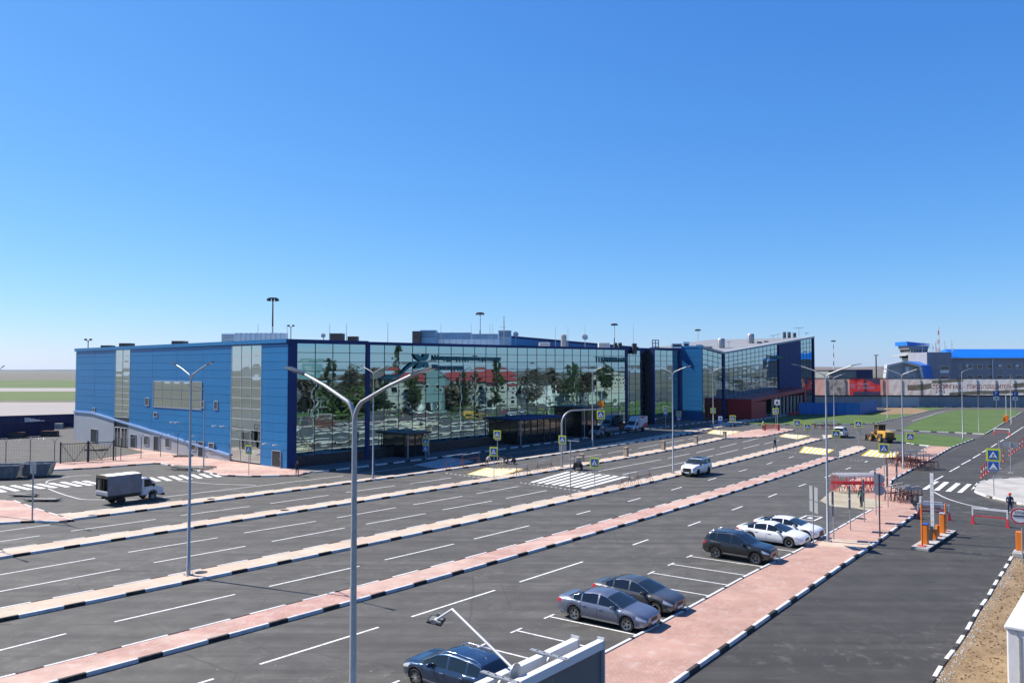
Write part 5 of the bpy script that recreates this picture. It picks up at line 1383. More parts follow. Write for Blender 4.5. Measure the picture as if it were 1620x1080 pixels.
# ================================================================== BOLLARDS, BARRIERS, TRESTLES
STN = []
for i, (bx, by, ty, lb) in enumerate([(920.5,729,717.5,'sand coloured stone post beside the hand cart'),(990.5,721.5,707,'sand coloured stone post, second in the row from the cart'),(1049.5,711,697,'sand coloured stone post just left of the lamp behind the SUV'),(1101,701,689,'sand coloured stone post, last but one before the bus stop sign'),(1146.5,692.5,682,'sand coloured stone post nearest the bus stop sign')]):
    p = g(bx, by, .15); hh = hz(bx, ty, p) - .15
    t = thing('stone_post', lb, 'bollard', p, TH, 'stone posts on the strip')
    w = .26; bevel(MB().box((-w,-w,0),(w,w,hh*.9)).build('shaft', M_STONE, t), .02); bevel(MB().box((-w-.04,-w-.04,hh*.9),(w+.04,w+.04,hh)).build('cap', M_STONE, t), .02)
def barrier(name, pa, pb_, zt0, zt1, label, lowred=True, group='red and white road barriers', fat=.05):
    d = pb_ - pa; L = d.length
    t = thing(name, label, 'barrier', pa, math.atan2(d.y, d.x), group)
    for i, x in enumerate((0, L)):
        b = MB(); b.add([(x-.14,-.14,0),(x+.14,-.14,0),(x+.14,.14,0),(x-.14,.14,0),(x-.05,-.05,zt0*.5),(x+.05,-.05,zt0*.5),(x+.05,.05,zt0*.5),(x-.05,.05,zt0*.5)], [(0,1,5,4),(1,2,6,5),(2,3,7,6),(3,0,4,7),(0,3,2,1),(4,5,6,7)]); b.build('leg', M_RED, t)
        MB().box((x-.05,-.05,zt0*.5),(x+.05,.05,zt0)).build('post', M_WHITE, t)
    MB().box((-.05,-.04,zt0-.12),(L+.05,.04,zt0+.02)).build('top_rail', M_WHITE, t)
    MB().box((.06,-.03,zt0*.48),(L-.06,.03,zt0*.48+.09)).build('lower_rail', M_RED, t)
    return t
for a_, b_, y_, lb in [((1539,828),(1594,834),802,'red and white barrier across the access road beside the man in the red helmet'),((1453,820),(1502,823),796,'red and white barrier right behind the orange barrier posts'),((1455,812),(1490,814.5),792,'red and white barrier overlapping behind the boom'),((1573,687.5),(1597,689),677,'small red and white barrier across the far road beyond the lawn')]:
    pa = g(*a_); barrier('road_barrier', pa, g(*b_), hz(a_[0], y_, pa), 0, lb)
def trestle(pa, pb_, h, label, m1=M_RUST, m2=M_WHITE, group='steel trestle barriers'):
    d = pb_ - pa; L = d.length
    t = thing('trestle_barrier', label, 'barrier', pa, math.atan2(d.y, d.x), group)
    for x in (0, L):
        b = MB()
        for dx, dy in ((-.3,-.3),(-.3,.3),(.3,-.3),(.3,.3)): b.tube([(x+dx,dy,0),(x,0,h*.62)], .022, 5)
        b.tube([(x,0,h*.55),(x,0,h)], .025, 6); b.build('leg_frame', m1, t)
    MB().box((0,-.02,h*.55),(L,.02,h*.55+.05)).build('lower_rail', m1, t); MB().box((0,-.02,h-.06),(L,.02,h)).build('top_rail', m2, t)
    return t
for a_, b_, ty, lb in [((732.5,739),(758,734),719,'white and red trestle barrier left of the paving workers'),((706,742.5),(732,738),721,'white trestle barrier at the end nearest the terminal shade'),((817,752),(834,749.5),736,'trestle barrier next to the yellow paving'),((850.5,746.5),(872,742.5),729,'trestle barrier left of the mast arm foot'),((984,771.5),(996,767.5),752,'trestle barrier nearest the crossing sign at the zebra end'),((1009,764.5),(1028,760.5),745,'trestle barrier nearest the driving white SUV')]:
    pa = g(*a_, .15); trestle(pa, g(*b_, .15), max(.9, hz(a_[0], ty, pa)-.15), lb)
def stack(p, head, label, n, L, W_, H_, mats, name='barrier_stack'):
    t = thing(name, label, 'barriers', p, head); rr = random.Random(label)
    for i in range(n):
        hld = mk('stacked_barrier', None, t, (rr.uniform(-.25,.25), -W_/2 + W_*(i+.5)/n, 0), R(rr.uniform(-7,7))); hld.rotation_euler.x = R(rr.uniform(-12,12))
        h = H_*rr.uniform(.8,1.05); l = L*rr.uniform(.85,1.0)
        b = MB(); b.box((-l/2,-.03,h-.1),(l/2,.03,h)); b.build('rail', mats[0], hld)
        b = MB(); b.box((-l/2,-.03,h*.45),(l/2,.03,h*.45+.09)); b.build('rail', mats[1], hld)
        for x in (-l/2+.1, -l*.15, l*.2, l/2-.1):
            b = MB(); b.tube([(x-.2,-.05,.0),(x,0,h*.5),(x,0,h)], .03, 5); b.tube([(x+.2,.05,.0),(x,0,h*.5)], .03, 5); b.build('leg', mats[1], hld)
    return t
stack(g(1355, 776, .12), R(2), 'long stack of red and white barriers behind the man in the green vest', 6, 4.6, 2.0, 1.7, (M_WHITE, M_RED))
stack(g(1428, 792, .12), R(35), 'leaning stack of pale and brown trestles at the pavement bend', 6, 2.6, 2.4, 1.5, (mat('pale_rail', (.5,.46,.42), .7), M_RUST))
stack(g(1441, 738, .12), R(20), 'tangled heap of rusty trestles below the lawn', 14, 3.6, 5.0, 1.9, (mat('pale_rail', (.5,.46,.42)), M_RUST))
stack(g(1308, 678, .1), R(0), 'small row of pale trestles beyond the crossing signs', 4, 5.0, 2.0, 1.6, (M_WHITE, M_RUST))
# red-white delineators
for i, (x, y) in enumerate([(1553,756),(1557,752),(1560.5,749.5),(1565,746),(1587.5,729.5),(1597,721),(1602,718),(1605.5,715),(1610,711.5),(1614,709),(1618,705.5)]):
    p = g(x, y); t = thing('delineator_post', 'red and white delineator post in the line at the access road junction', 'delineator', p, 0, 'red delineator posts in line')
    b = MB(); b.lathe([(.15,0),(.14,.05),(.08,.1),(.06,.2)], 12); b.build('foot', M_RED, t, 40); MB().tube([(0,0,.2),(0,0,.62)], .055, 8).build('lower_tube', M_RED, t, 40); MB().tube([(0,0,.62),(0,0,.85)], .055, 8).build('band', M_WHITE, t, 40); MB().tube([(0,0,.85),(0,0,1.35)], .055, 8).build('upper_tube', M_RED, t, 40)
# boom barrier island
ia, ib = g(1458, 869), g(1499, 842.5); d = ib - ia; Li = d.length
isl = thing('barrier_island', 'raised concrete island with a black edge under the orange barrier posts', 'traffic island', ia, math.atan2(d.y, d.x))
bevel(MB().box((-.5,-.55,0),(Li+.2,.55,.22)).build('slab', M_CONC, isl), .04); MB().box((-.3,-.565,.02),(Li+.2,-.552,.19)).build('painted_edge', M_KB, isl)
dn = d.normalized(); ang = math.atan2(d.y, d.x)
def ocol(f, w, dp, h, label, name, cat, capm=None, rnd=False):
    p = ia + d*f; p = Vector((p.x, p.y, .22)); t = thing(name, label, cat, p, ang, 'orange barrier equipment')
    if rnd: MB().tube([(0,0,0),(0,0,h)], w, 12).build('tube', M_ORANGE, t, 40)
    else: bevel(MB().box((-dp/2,-w/2,0),(dp/2,w/2,h)).build('housing', M_ORANGE, t), .03)
    if capm: MB().box((-dp/2-.02,-w/2-.02,h),(dp/2+.02,w/2+.02,h+.06)).build('cap', capm, t)
    MB().box((-.2,-.25,-.0),(.2,.25,.03)).build('foot_plate', M_ORANGE if not rnd else M_RED, t)
    return t
zof = lambda f, px, py: hz(px, py, ia + d*f) - .22
t = ocol(.02, .055, 0, zof(.02,1458.5,795), 'thin orange post with a small lamp at the near end of the island', 'camera_post', 'post', rnd=True); MB().tube([(0,0,zof(.02,1458.5,795)),(0,0,zof(.02,1458.5,785))], .10, 10).build('lamp_head', M_ZINCL, t)
ocol(.14, .36, .42, zof(.14,1466.5,829), 'orange ticket cabinet with a blue screen, nearest the camera', 'ticket_cabinet', 'cabinet', M_SIGNB)
t = ocol(.42, .50, .50, zof(.42,1476,836), 'orange boom housing carrying the raised white boom', 'boom_barrier', 'boom barrier')
zb = zof(.42,1476,838); zt_ = zof(.42,1474,748)
h = mk('boom', None, t, (0,0,zb-.1)); nsg = 9
for i in range(nsg):
    z0 = .1 + (zt_-zb)*i/nsg; z1 = .1 + (zt_-zb)*(i+1)/nsg
    MB().box((-.09,-.11,z0),(-.02,.11,z1-.004)).build('boom_segment', M_WHITE, h); MB().box((-.1,-.03,z0+.16),(-.088,.03,z1-.3)).build('slot', M_SIGNK, h)
o = MB().box((-.14,-.1,-1.0),(.0,.1,.35)).build('boom_bracket', M_DSTEEL, t); o.location = (-.36,0,zb-.05); o.rotation_euler = (0, R(18), 0)
ocol(.60, .13, 0, zof(.60,1481,830), 'short round orange bollard behind the boom housing', 'orange_bollard', 'bollard', rnd=True)
ocol(.80, .32, .40, zof(.80,1486.5,812), 'tall orange cabinet toward the far end of the island', 'tall_cabinet', 'cabinet', M_ZINCL)
ocol(.93, .055, 0, zof(.93,1489.5,796), 'thin orange post at the far end of the island', 'camera_post', 'post', rnd=True)
# another small orange barrier by the far lawn
p = g(1592, 668); t = thing('boom_barrier', 'small far orange barrier with a white boom at the lawn corner', 'boom barrier', p, TH); bevel(MB().box((-.4,-.4,0),(.4,.4,1.6)).build('housing', M_ORANGE, t), .03); MB().box((-.06,-.06,1.4),(.06,.06,6.2)).build('boom', M_WHITE, t); MB().box((-.5,.45,0),(.5,.6,1.2)).build('side_panel', M_ORANGE, t)
# orange mesh barrier
pa, pbb = g(1210, 680.5, .15), g(1232, 680.5, .15); d = pbb - pa; L = d.length
t = thing('mesh_barrier', 'bright orange red mesh screen beside the man in pale clothes', 'barrier', pa, math.atan2(d.y, d.x)); hh = hz(1220,671,pa)-.15
M_OM = mat('orange_mesh', (.75,.10,.05), .6)
for i in range(15): MB().box((L*i/14-.03,-.02,.1),(L*i/14+.03,.02,hh)).build('mesh_bar', M_OM, t)
for i in range(5): MB().box((0,-.025,.1+(hh-.16)*i/4),(L,.025,.16+(hh-.16)*i/4)).build('mesh_rail', M_OM, t)
for x in (0, L): bevel(MB().box((x-.16,-.16,0),(x+.16,.16,hh*1.05)).build('end_post', M_RED, t), .03)
p = g(1256, 656, .15); t = thing('plastic_barrier', 'low red plastic barrier lying by the blue hoarding', 'barrier', p, TH); bevel(MB().box((-3.5,-.3,0),(3.5,.3,.55)).build('block', M_RED, t), .1); MB().box((-3.5,-.1,.55),(3.5,.1,.7)).build('ridge', M_RED, t)
# hand cart / trench machine
p = g(914, 743.5); t = thing('hand_cart', 'small two-wheeled site machine with a steep handle beside the zebra', 'machine', p, TH + R(20))
bevel(MB().box((-.5,-.35,.35),(.6,.35,.95)).build('engine_block', M_DSTEEL, t), .05)
for sd in (1,-1): add_wheel(t, .1, sd*.45, .38, .16, M_ZINC, 5); MB().tube([(.4,sd*.3,.8),(-1.3,sd*.3,.1)], .03, 6).build('leg', M_DSTEEL, t); MB().tube([(-1.3,sd*.3,.1),(-.1,sd*.3,1.75)], .03, 6).build('handle', M_DSTEEL, t)
bevel(MB().box((.3,-.3,.95),(.8,.3,1.5)).build('hopper', mat('beige_cover', (.5,.42,.32), .8), t), .04)
# timber pallets left lying about
def pallet(px, label, z=.13, n=7, L=3.4, W_=1.6, head=R(-8)):
    t = thing('timber_pile', label, 'timber', g(*px, z), head); rr = random.Random(label)
    for i in range(n):
        o = MB().box((-L/2,-.09,0),(L/2,.09,.07)).build('board', mat('grey_timber', (.27,.25,.22), .9, var=.3, vscale=4), t, None, (rr.uniform(-.2,.2), -W_/2+W_*i/(n-1), .12+.05*rr.random())); o.rotation_euler=(0,R(rr.uniform(-3,3)),R(rr.uniform(-6,6)))
    for x in (-L*.38, 0, L*.38): MB().box((x-.06,-W_/2,0),(x+.06,W_/2,.12)).build('bearer', MATS['grey_timber'], t)
pallet((303,741), 'grey timber boards stacked on the plaza kerb', n=9, L=5.0, W_=2.2); pallet((290,721.5), 'small heap of boards by the end wall door', L=2.4)
pallet((68,792), 'broken kerb rubble boards lying on the asphalt behind the thin post', 0, 6, 3.0, .8); pallet((40,785), 'second line of rubble boards nearer the skips', 0, 5, 2.6, .5)
pallet((152,712), 'dark boards stacked inside the gate', 0, 7, 3.2, 1.6)

# ================================================================== FENCES AND HOARDINGS
fpx = [(-60,737),(9,733),(47.5,730),(86,733)]
def mesh_fence(pts, h, label, razor=True):
    root = thing('mesh_fence', label, 'fence', pts[0], 0); o0_ = pts[0]
    for i, p in enumerate(pts):
        q = p - o0_; b = MB(); b.tube([q, q + UP*h], .045, 6); b.build('post', M_DSTEEL, root)
        for s_ in (-1, 1): MB().tube([q + UP*(h-.02), q + UP*(h+.42) + Vector((.26*s_, .1*s_, 0))], .022, 5).build('wire_bracket', M_DSTEEL, root)
    b = MB(); c = MB()
    for i in range(len(pts)-1):
        p, q = pts[i]-o0_, pts[i+1]-o0_
        for k in range(9): b.tube([p + UP*(.15 + (h-.25)*k/8), q + UP*(.15 + (h-.25)*k/8)], .006, 4, cap=False)
        n = int((q-p).length/.28)
        for k in range(1, n): r_ = p.lerp(q, k/n); b.tube([r_ + UP*.1, r_ + UP*(h-.08)], .004, 4, cap=False)
        if razor:
            n = int((q-p).length*14); P = []
            for k in range(n+1): a = k*.9; r_ = p.lerp(q, k/n); P.append(r_ + UP*(h+.22+.2*math.sin(a)) + Vector((0, .2*math.cos(a), 0)))
            c.tube(P, .011, 3, cap=False)
    b.build('wire_mesh', M_DSTEEL, root, kind='stuff')
    if razor: c.build('razor_coil', M_ZINCL, root, kind='stuff')
mesh_fence([g(x, y) for x, y in fpx], 2.75, 'wire mesh security fence with razor coil at the picture edge behind the skips')
mesh_fence([g(x, y, .13) for x, y in [(183,728),(191,727.5),(223,724.8),(254,722),(281,719.5)]], 2.75, 'wire mesh security fence running from the gate toward the blue end wall')
def gate(pa, pb_, h, label, diag):
    d = pb_ - pa; L = d.length; t = thing('gate', label, 'gate', pa, math.atan2(d.y, d.x))
    for x in (0.0, L): MB().box((x-.09,-.09,0),(x+.09,.09,h+.25)).build('gate_post', M_DSTEEL, t)
    for z in (.18, h): MB().box((.1,-.03,z-.04),(L-.1,.03,z+.04)).build('rail', M_DSTEEL, t)
    n = 16
    for i in range(1, n): x = L*i/n; MB().box((x-.018,-.018,.2),(x+.018,.018,h)).build('bar', M_DSTEEL, t)
    for a_, b_ in (((.1,h),(L*.5,.2)),((L*.5,.2),(L-.1,h))): MB().tube([(a_[0],-.03,a_[1]),(b_[0],-.03,b_[1])], .03, 5).build('brace', M_DSTEEL, t)
gate(g(95.5,733,.1), g(138.5,730.8,.1), 2.45, 'black barred double gate leaf nearer the skips', 1); gate(g(139.8,730.6,.1), g(179.5,728.2,.1), 2.45, 'black barred gate leaf nearer the end wall', 1)
def hoarding(name, pts, h, m, label, step=2.0, brace=True):
    root = thing(name, label, 'hoarding', pts[0], 0); o_ = pts[0]
    for i in range(len(pts)-1):
        p, q = pts[i]-o_, pts[i+1]-o_; d = q-p; L = d.length; n = max(1, round(L/step)); ang = math.atan2(d.y, d.x)
        for k in range(n):
            c = p.lerp(q, (k+.5)/n); w = L/n
            b = MB(); r = 6
            for j in range(r):
                x0 = -w/2+.015 + (w-.03)*j/r; x1 = -w/2+.015 + (w-.03)*(j+1)/r; xm = (x0+x1)/2
                b.add([(x0,0,.05),(xm,-.035,.05),(x1,0,.05),(x0,0,h),(xm,-.035,h),(x1,0,h)], [(0,1,4,3),(1,2,5,4)])
            b.build('sheet', m, root, None, c, rotz=None).rotation_euler = (0,0,ang)
            pp = p.lerp(q, k/n); MB().tube([pp + UP*0, pp + UP*(h+.1)], .04, 5).build('post', M_DSTEEL, root)
            if brace:
                nn = Vector((-d.y, d.x, 0)).normalized(); MB().tube([pp + UP*h*.85, pp + nn*1.2], .03, 5).build('brace', M_ZINC, root)
        e = Vector((d.x, d.y, 0)).normalized(); nn = Vector((e.y, -e.x, 0))*.01
        b = MB(); Mx = frame(p, e, UP.cross(e)); b.box((0,-.05,h),(L,.05,h+.07),0,Mx); b.build('cap_rail', m, root)
hoarding('blue_hoarding', W([(-260,704),(0,693.8),(86,688)]), 2.6, M_NAVY, 'navy blue sheet hoarding at the picture edge nearest the fence', 2.2)
hoarding('blue_hoarding', W([(-200,685),(0,680.5),(121,676)]), 2.75, M_NAVY, 'longer navy blue hoarding standing farther out on the apron', 2.2)
hoarding('blue_hoarding', W([(1263.5,655.5),(1360,656.8),(1387,650)]), 3.15, M_HBLUE, 'bright blue sheet hoarding round a corner of the lawn', 2.0)
for (x, y, w, lb) in [(27,692.8,4.4,'dark planter box with reddish top before the navy hoarding at the picture edge'),(79,690.3,4.6,'dark planter box with reddish top at the hoarding corner')]:
    p = g(x, y); t = thing('planter_box', lb, 'planter', p, R(6)); bevel(MB().box((-w/2*.6,-.5,0),(w/2*.6,.5,.8)).build('trough', M_DSTEEL, t), .03); bevel(MB().box((-w/2*.58,-.46,.8),(w/2*.58,.46,1.05)).build('planting', mat('reddish_leaves', (.10,.03,.03), .9, var=.4, vscale=6, bump=.6, bscale=10), t), .08)
p = g(93, 678); t = thing('crate', 'pale framed site crate by the navy hoarding', 'crate', p, R(10)); bevel(MB().box((-.7,-.6,0),(.7,.6,1.1)).build('box', mat('pale_crate', (.35,.33,.30), .8), t), .02)
for x in (-.7,.7): MB().box((x-.06,-.64,0),(x+.06,-.602,1.12)).build('corner_strip', M_WHITE, t)
for i in range(6):
    p = g(43 + i*8, 684.5 - i*.35); t = thing('white_panel', 'white slatted panel in the leaning row behind the navy hoarding', 'panel', p, R(4), 'white slatted panels in a row')
    hh = 2.9 - i*.22; w_ = .5 - .04*i
    for k in range(4): MB().box((-w_,-.03,hh-.9*(1-i*.12)+k*.22*(1-i*.1)),(w_,.03,hh-.9*(1-i*.12)+k*.22*(1-i*.1)+.14)).build('slat', M_WHITE, t)
    MB().box((-w_,.035,0),(-w_+.06,.07,hh)).build('upright', M_ZINC, t)

# ================================================================== BANNER WALL
YB = g(1450, 643.4).y
def wx(px): return (px-810)/FPX*YB*1.0006
def wzz(py): return CAMH + ray(810, py)[2]/ray(810, py)[1]*YB
bwall = thing('banner_wall', 'long grey wall topped with a printed victory banner across the far side of the lawns', 'wall', (wx(1275), YB, 0))
x0w, x1w = wx(1275), wx(1720)
def bpart(name, b, m): return bw(b, name, m, bwall)
M_BW = mat('grey_wall_panel', (.32,.34,.35), .7, var=.12, vscale=.3); M_BW2 = mat('pale_wall_panel', (.60,.60,.57), .7, var=.1, vscale=.3)
nP = 15
for i in range(nP):
    a, e = x0w + (x1w-x0w)*i/nP, x0w + (x1w-x0w)*(i+1)/nP
    bpart('wall_panel', MB().box((a+.03, YB, 0),(e-.03, YB+.15, 3.35)), M_BW2 if 4 <= i <= 5 else M_BW)
    bpart('post', MB().box((a-.12, YB+.16, 0),(a+.12, YB+.45, 9.2)), M_ZINC)
bpart('rail', MB().box((x0w, YB-.25, 3.36),(x1w, YB+.15, 3.75)), M_DSTEEL); bpart('rail', MB().box((x0w, YB-.02, 9.15),(x1w, YB+.1, 9.3)), M_DSTEEL)
def cloth(name, px0, px1, py0, py1, m, y=.0):
    a, e, z1, z0 = wx(px0), wx(px1), wzz(py0), wzz(py1); n = max(2, int((e-a)/1.2)); b = MB(); vs = []
    for i in range(n+1):
        x = a + (e-a)*i/n; w_ = .04*math.sin(x*1.9) + .025*math.sin(x*4.3+1)
        vs += [(x, YB-.05-y+w_, z0), (x, YB-.05-y-w_*.6, (z0+z1)/2), (x, YB-.05-y+w_*.5, z1)]
    b.add(vs, [(3*i+k, 3*i+3+k, 3*i+4+k, 3*i+1+k) for i in range(n) for k in range(2)]); return bpart(name, b, m)
def mottled(name, c0, c1, c2, sc):
    m, w = newmat(name, .8)
    tc = w.n('TexCoord').outputs['Object']; c = w.ramp(w.noise(tc, sc, 6, .6, .8), [(.3, c0), (.5, c1), (.7, c2)]); w.l(c, w.p.inputs['Base Color']); return m
def backlit(m, f=.62):
    nt = m.node_tree; p = nt.nodes['Principled BSDF']; o = nt.nodes['Material Output']; tr = nt.nodes.new('ShaderNodeBsdfTranslucent'); mx = nt.nodes.new('ShaderNodeMixShader'); mx.inputs[0].default_value = f
    src = p.inputs['Base Color'].links
    if src: nt.links.new(src[0].from_socket, tr.inputs[0])
    else: tr.inputs[0].default_value = p.inputs['Base Color'].default_value
    nt.links.new(p.outputs[0], mx.inputs[1]); nt.links.new(tr.outputs[0], mx.inputs[2]); nt.links.new(mx.outputs[0], o.inputs[0]); return m
M_B1 = mottled('faded_photo_print', (.10,.095,.09), (.34,.30,.28), (.52,.46,.43), .35)
M_B2 = mat('pink_print', (.78,.34,.28), .8, col2=(.70,.46,.38), vscale=.3); M_B3 = mottled('cream_print', (.55,.43,.38), (.72,.62,.57), (.80,.74,.70), .25)
M_B4 = mottled('pale_grey_print', (.56,.53,.51), (.70,.67,.65), (.78,.75,.72), .2); M_BR = mat('banner_red', (.62,.05,.05), .8, var=.15, vscale=.4); M_BS = mat('banner_sky', (.22,.42,.55), .8)
for m in (M_B1,M_B2,M_B3,M_B4,M_BR,M_BS): backlit(m)
for a, e, m in [(1276,1306,M_B2),(1306,1338,M_B1),(1338,1343,M_B2),(1343,1392,M_BR),(1392,1405,M_B2),(1405,1436,M_B3),(1436,1472,M_B3),(1472,1502,M_B4),(1502,1545,M_B4),(1545,1590,M_B4),(1590,1640,M_B4),(1640,1718,M_B4)]: cloth('banner_sheet', a, e-.15, 598.5, 626, m)
def banner_poly(name, pts, m, y):
    b = MB(); b.add([(wx(x), YB-.12-y, wzz(py)) for x, py in pts], [tuple(range(len(pts)))]); return bpart(name, b, m)
# tank-red panel, sky band, star and lettering
banner_poly('print', [(1360,599),(1391,599),(1391,609),(1383,607.5),(1376,603)], M_BS, .0); banner_poly('print', [(1348,619),(1391,619),(1391,625.5),(1348,625.5)], M_BS, .0)
def star(cx, cy, r_, m, y, w=.42):
    P = [];
    for i in range(10):
        a = math.pi/2 + i*math.pi/5; q = r_ if i % 2 == 0 else r_*.4; P.append((cx + q*math.cos(a), cy - q*math.sin(a)))
    Q = [(cx + (x-cx)*(1-w), cy + (yy-cy)*(1-w)) for x, yy in P]
    b = MB(); vs = [(wx(x), YB-.12-y, wzz(yy)) for x, yy in P+Q]; b.add(vs, [(i,(i+1)%10,10+(i+1)%10,10+i) for i in range(10)]); bpart('star', b, m)
pass
def bletters(s, px0, px1, pyb, pyt, m, y):
    letters('lettering', s, frame(Vector((wx(px0), YB-.12-y, wzz(pyb))), Vector((1,0,0)), Vector((0,1,0))), m, wx(px1)-wx(px0), wzz(pyt)-wzz(pyb), bwall, .01, 0.0)
M_BLW = mat('banner_white', (.95,.95,.93), .8)
bletters('СПАСИБО', 1355, 1374, 609, 605, M_BLW, .08); bletters('ЗА ПОБЕДУ!', 1355, 1382, 615, 611, M_BLW, .08)
star(1348, 610, 5.2, M_BLW, .06)
bletters('СТАЛИНГРАД –  ГОРОД-ПОБЕДИТЕЛЬ!', 1473.5, 1600.5, 614.6, 608.2, backlit(mat('banner_letter_red', (.75,.05,.06), .8)), .08)
star(1486, 612, 13.5, backlit(mat('star_rose', (.50,.17,.16), .8)), .02, .2)
def ribbon(pts, wpx, y):
    cols = [M_SIGNK, mat('ribbon_orange', (.50,.33,.08), .8), M_SIGNK, MATS['ribbon_orange'], M_SIGNK]
    for k, m in enumerate(cols):
        o_ = (k-2)*wpx; b = MB(); vs = []
        for x, yy in pts: vs += [(wx(x), YB-.12-y, wzz(yy+o_-wpx*.42)), (wx(x), YB-.12-y, wzz(yy+o_+wpx*.42))]
        b.add(vs, [(2*i,2*i+2,2*i+3,2*i+1) for i in range(len(pts)-1)]); bpart('ribbon', b, m)
ribbon([(1434,613),(1447,613),(1460,612),(1472,610)], 1.7, .025); ribbon([(1473,604.2),(1490,603.2),(1506,601.9),(1522,601)], 1.0, .03); ribbon([(1500,623.5),(1525,622),(1550,620.5),(1572,620.8),(1590,619.5),(1640,617.5)], 1.1, .03); ribbon([(1601,610),(1620,608.5),(1660,607),(1716,603)], 1.4, .03)
kerb_line([(x0w, YB-1.5), (x1w, YB-1.5)], bwall, 1, pat=(2.6, 1.7), far=0)
for o in [q for q in bwall.children if q.name.startswith('kerb')]: o.location = -bwall.location
# pale return wall beyond the picture edge (seen in the glass)
# ================================================================== FAR BUILDINGS ON THE AIRFIELD SIDE
def px_box(root, name, px0, px1, py0, zb, Y, dep, m, py1=None):
    P = lambda px: (px-810)/FPX*Y*1.0006
    z1 = CAMH + ray(810, py0)[2]/ray(810, py0)[1]*Y
    z0 = zb if py1 is None else CAMH + ray(810, py1)[2]/ray(810, py1)[1]*Y
    b = MB().box((P(px0), Y, z0),(P(px1), Y+dep, z1)); return bw(b, name, m, root)
Yg = 300.0
GX = lambda px, Y=Yg: (px-810)/FPX*Y*1.0006
GZ = lambda py, Y=Yg: CAMH + ray(810, py)[2]/ray(810, py)[1]*Y
gb = thing('grey_building', 'long grey two-storey airport building with a bright blue metal roof', 'building', (GX(1466), Yg, 0))
px_box(gb, 'stair_block', 1466, 1505, 557, 0, Yg-4, 14, M_GREYB); px_box(gb, 'wall', 1505, 1760, 566.5, 0, Yg, 16, M_GREYB)
px_box(gb, 'eaves', 1505.5, 1762, 565.6, 0, Yg-.7, 18, M_GREYW, 567.2)
rp = MB(); za, zr_ = GZ(566), GZ(551.2)
rp.add([(GX(1504),Yg-.8,za),(GX(1765),Yg-.8,za),(GX(1765),Yg+8,zr_),(GX(1512),Yg+8,zr_),(GX(1504),Yg+17,za),(GX(1765),Yg+17,za)], [(0,1,2,3),(0,3,4),(3,2,5,4)]); bw(rp, 'roof', M_ROOFB, gb)
def far_window(root, px0, px1, py0, py1, Y, n=2, fr=M_SIGNW):
    a, e, z1, z0 = GX(px0,Y), GX(px1,Y), GZ(py0,Y), GZ(py1,Y)
    h = mk('window', None, root, Vector((a, Y-.06, z0)) - root.location); w = e-a; hh = z1-z0
    b = MB(); 
    for bx in (((0,-.05,0),(.1,.05,hh)),((w-.1,-.05,0),(w,.05,hh)),((.1,-.05,hh-.1),(w-.1,.05,hh)),((.1,-.05,0),(w-.1,.05,.12))): b.box(*bx)
    b.build('frame', fr, h)
    for i in range(n): MB().box((.1+(w-.2)*i/n+.04,-.02,.12),(.1+(w-.2)*(i+1)/n-.04,.02,hh-.1)).build('pane', M_GLASSD, h)
for a, e in [(1516,1519.5),(1529,1538),(1545,1553.5),(1560,1568.5),(1575.5,1585),(1591,1599.5),(1606,1615.5),(1621,1630),(1636,1645)]:
    far_window(gb, a, e, 576, 583.3, Yg); far_window(gb, a, e, 592.5, 600, Yg)
far_window(gb, 1486, 1501, 578.5, 585.5, Yg-4, 4); px_box(gb, 'bay_panel', 1486.5, 1500.5, 585.6, 0, Yg-4.3, .3, M_SIGNW, 590); far_window(gb, 1486, 1501, 594, 600, Yg-4, 4)
for px in (1527, 1579, 1606.5):
    b = MB().box((GX(px)-.5, Yg-.9, GZ(578.5)-.4),(GX(px)+.5, Yg-.05, GZ(578.5)+.4)); bw(b, 'air_conditioner', M_WHITE, gb)
bw(MB().box((GX(1568.5)-.2,Yg-.4,0),(GX(1568.5)+.2,Yg-.1,GZ(566.5))), 'downpipe', M_ZINCL, gb)
# antenna farm on the stair block roof
rr = random.Random(5)
for i in range(15):
    x = GX(1468 + i*2.6 + rr.uniform(-.6,.6)); z0 = GZ(557); hgt = rr.uniform(1.5, 5.5); y = Yg + rr.uniform(-3,6)
    t = thing('roof_antenna', 'thin aerial in the cluster on the grey building roof', 'antenna', (x, y, z0-.3), rr.uniform(0,3), 'aerials on the grey building')
    MB().tube([(0,0,0),(0,0,hgt)], .06, 5).build('mast', M_ZINC, t)
    for k in range(rr.randint(1,3)): zz = hgt*rr.uniform(.5,.95); MB().tube([(-.5,0,zz),(.5,0,zz)], .035, 4).build('dipole', M_ZINC, t)
t = thing('lattice_mast', 'red and white lattice radio mast above the grey building', 'mast', (GX(1489.5), Yg+2, GZ(557)-.3)); Hm = GZ(514)-GZ(557)
for k in range(6):
    z0, z1 = Hm*k/6, Hm*(k+1)/6; b = MB(); w0, w1 = .42*(1-k/7), .42*(1-(k+1)/7)
    for sx, sy in ((-1,-1),(1,-1),(1,1),(-1,1)): b.tube([(sx*w0,sy*w0,z0),(sx*w1,sy*w1,z1)], .055, 4)
    b.tube([(-w0,-w0,z0),(w1,-w1,z1)], .04, 4); b.tube([(w0,w0,z0),(-w1,w1,z1)], .04, 4); b.build('lattice_section', M_RED if k % 2 == 0 else M_SIGNW, t)
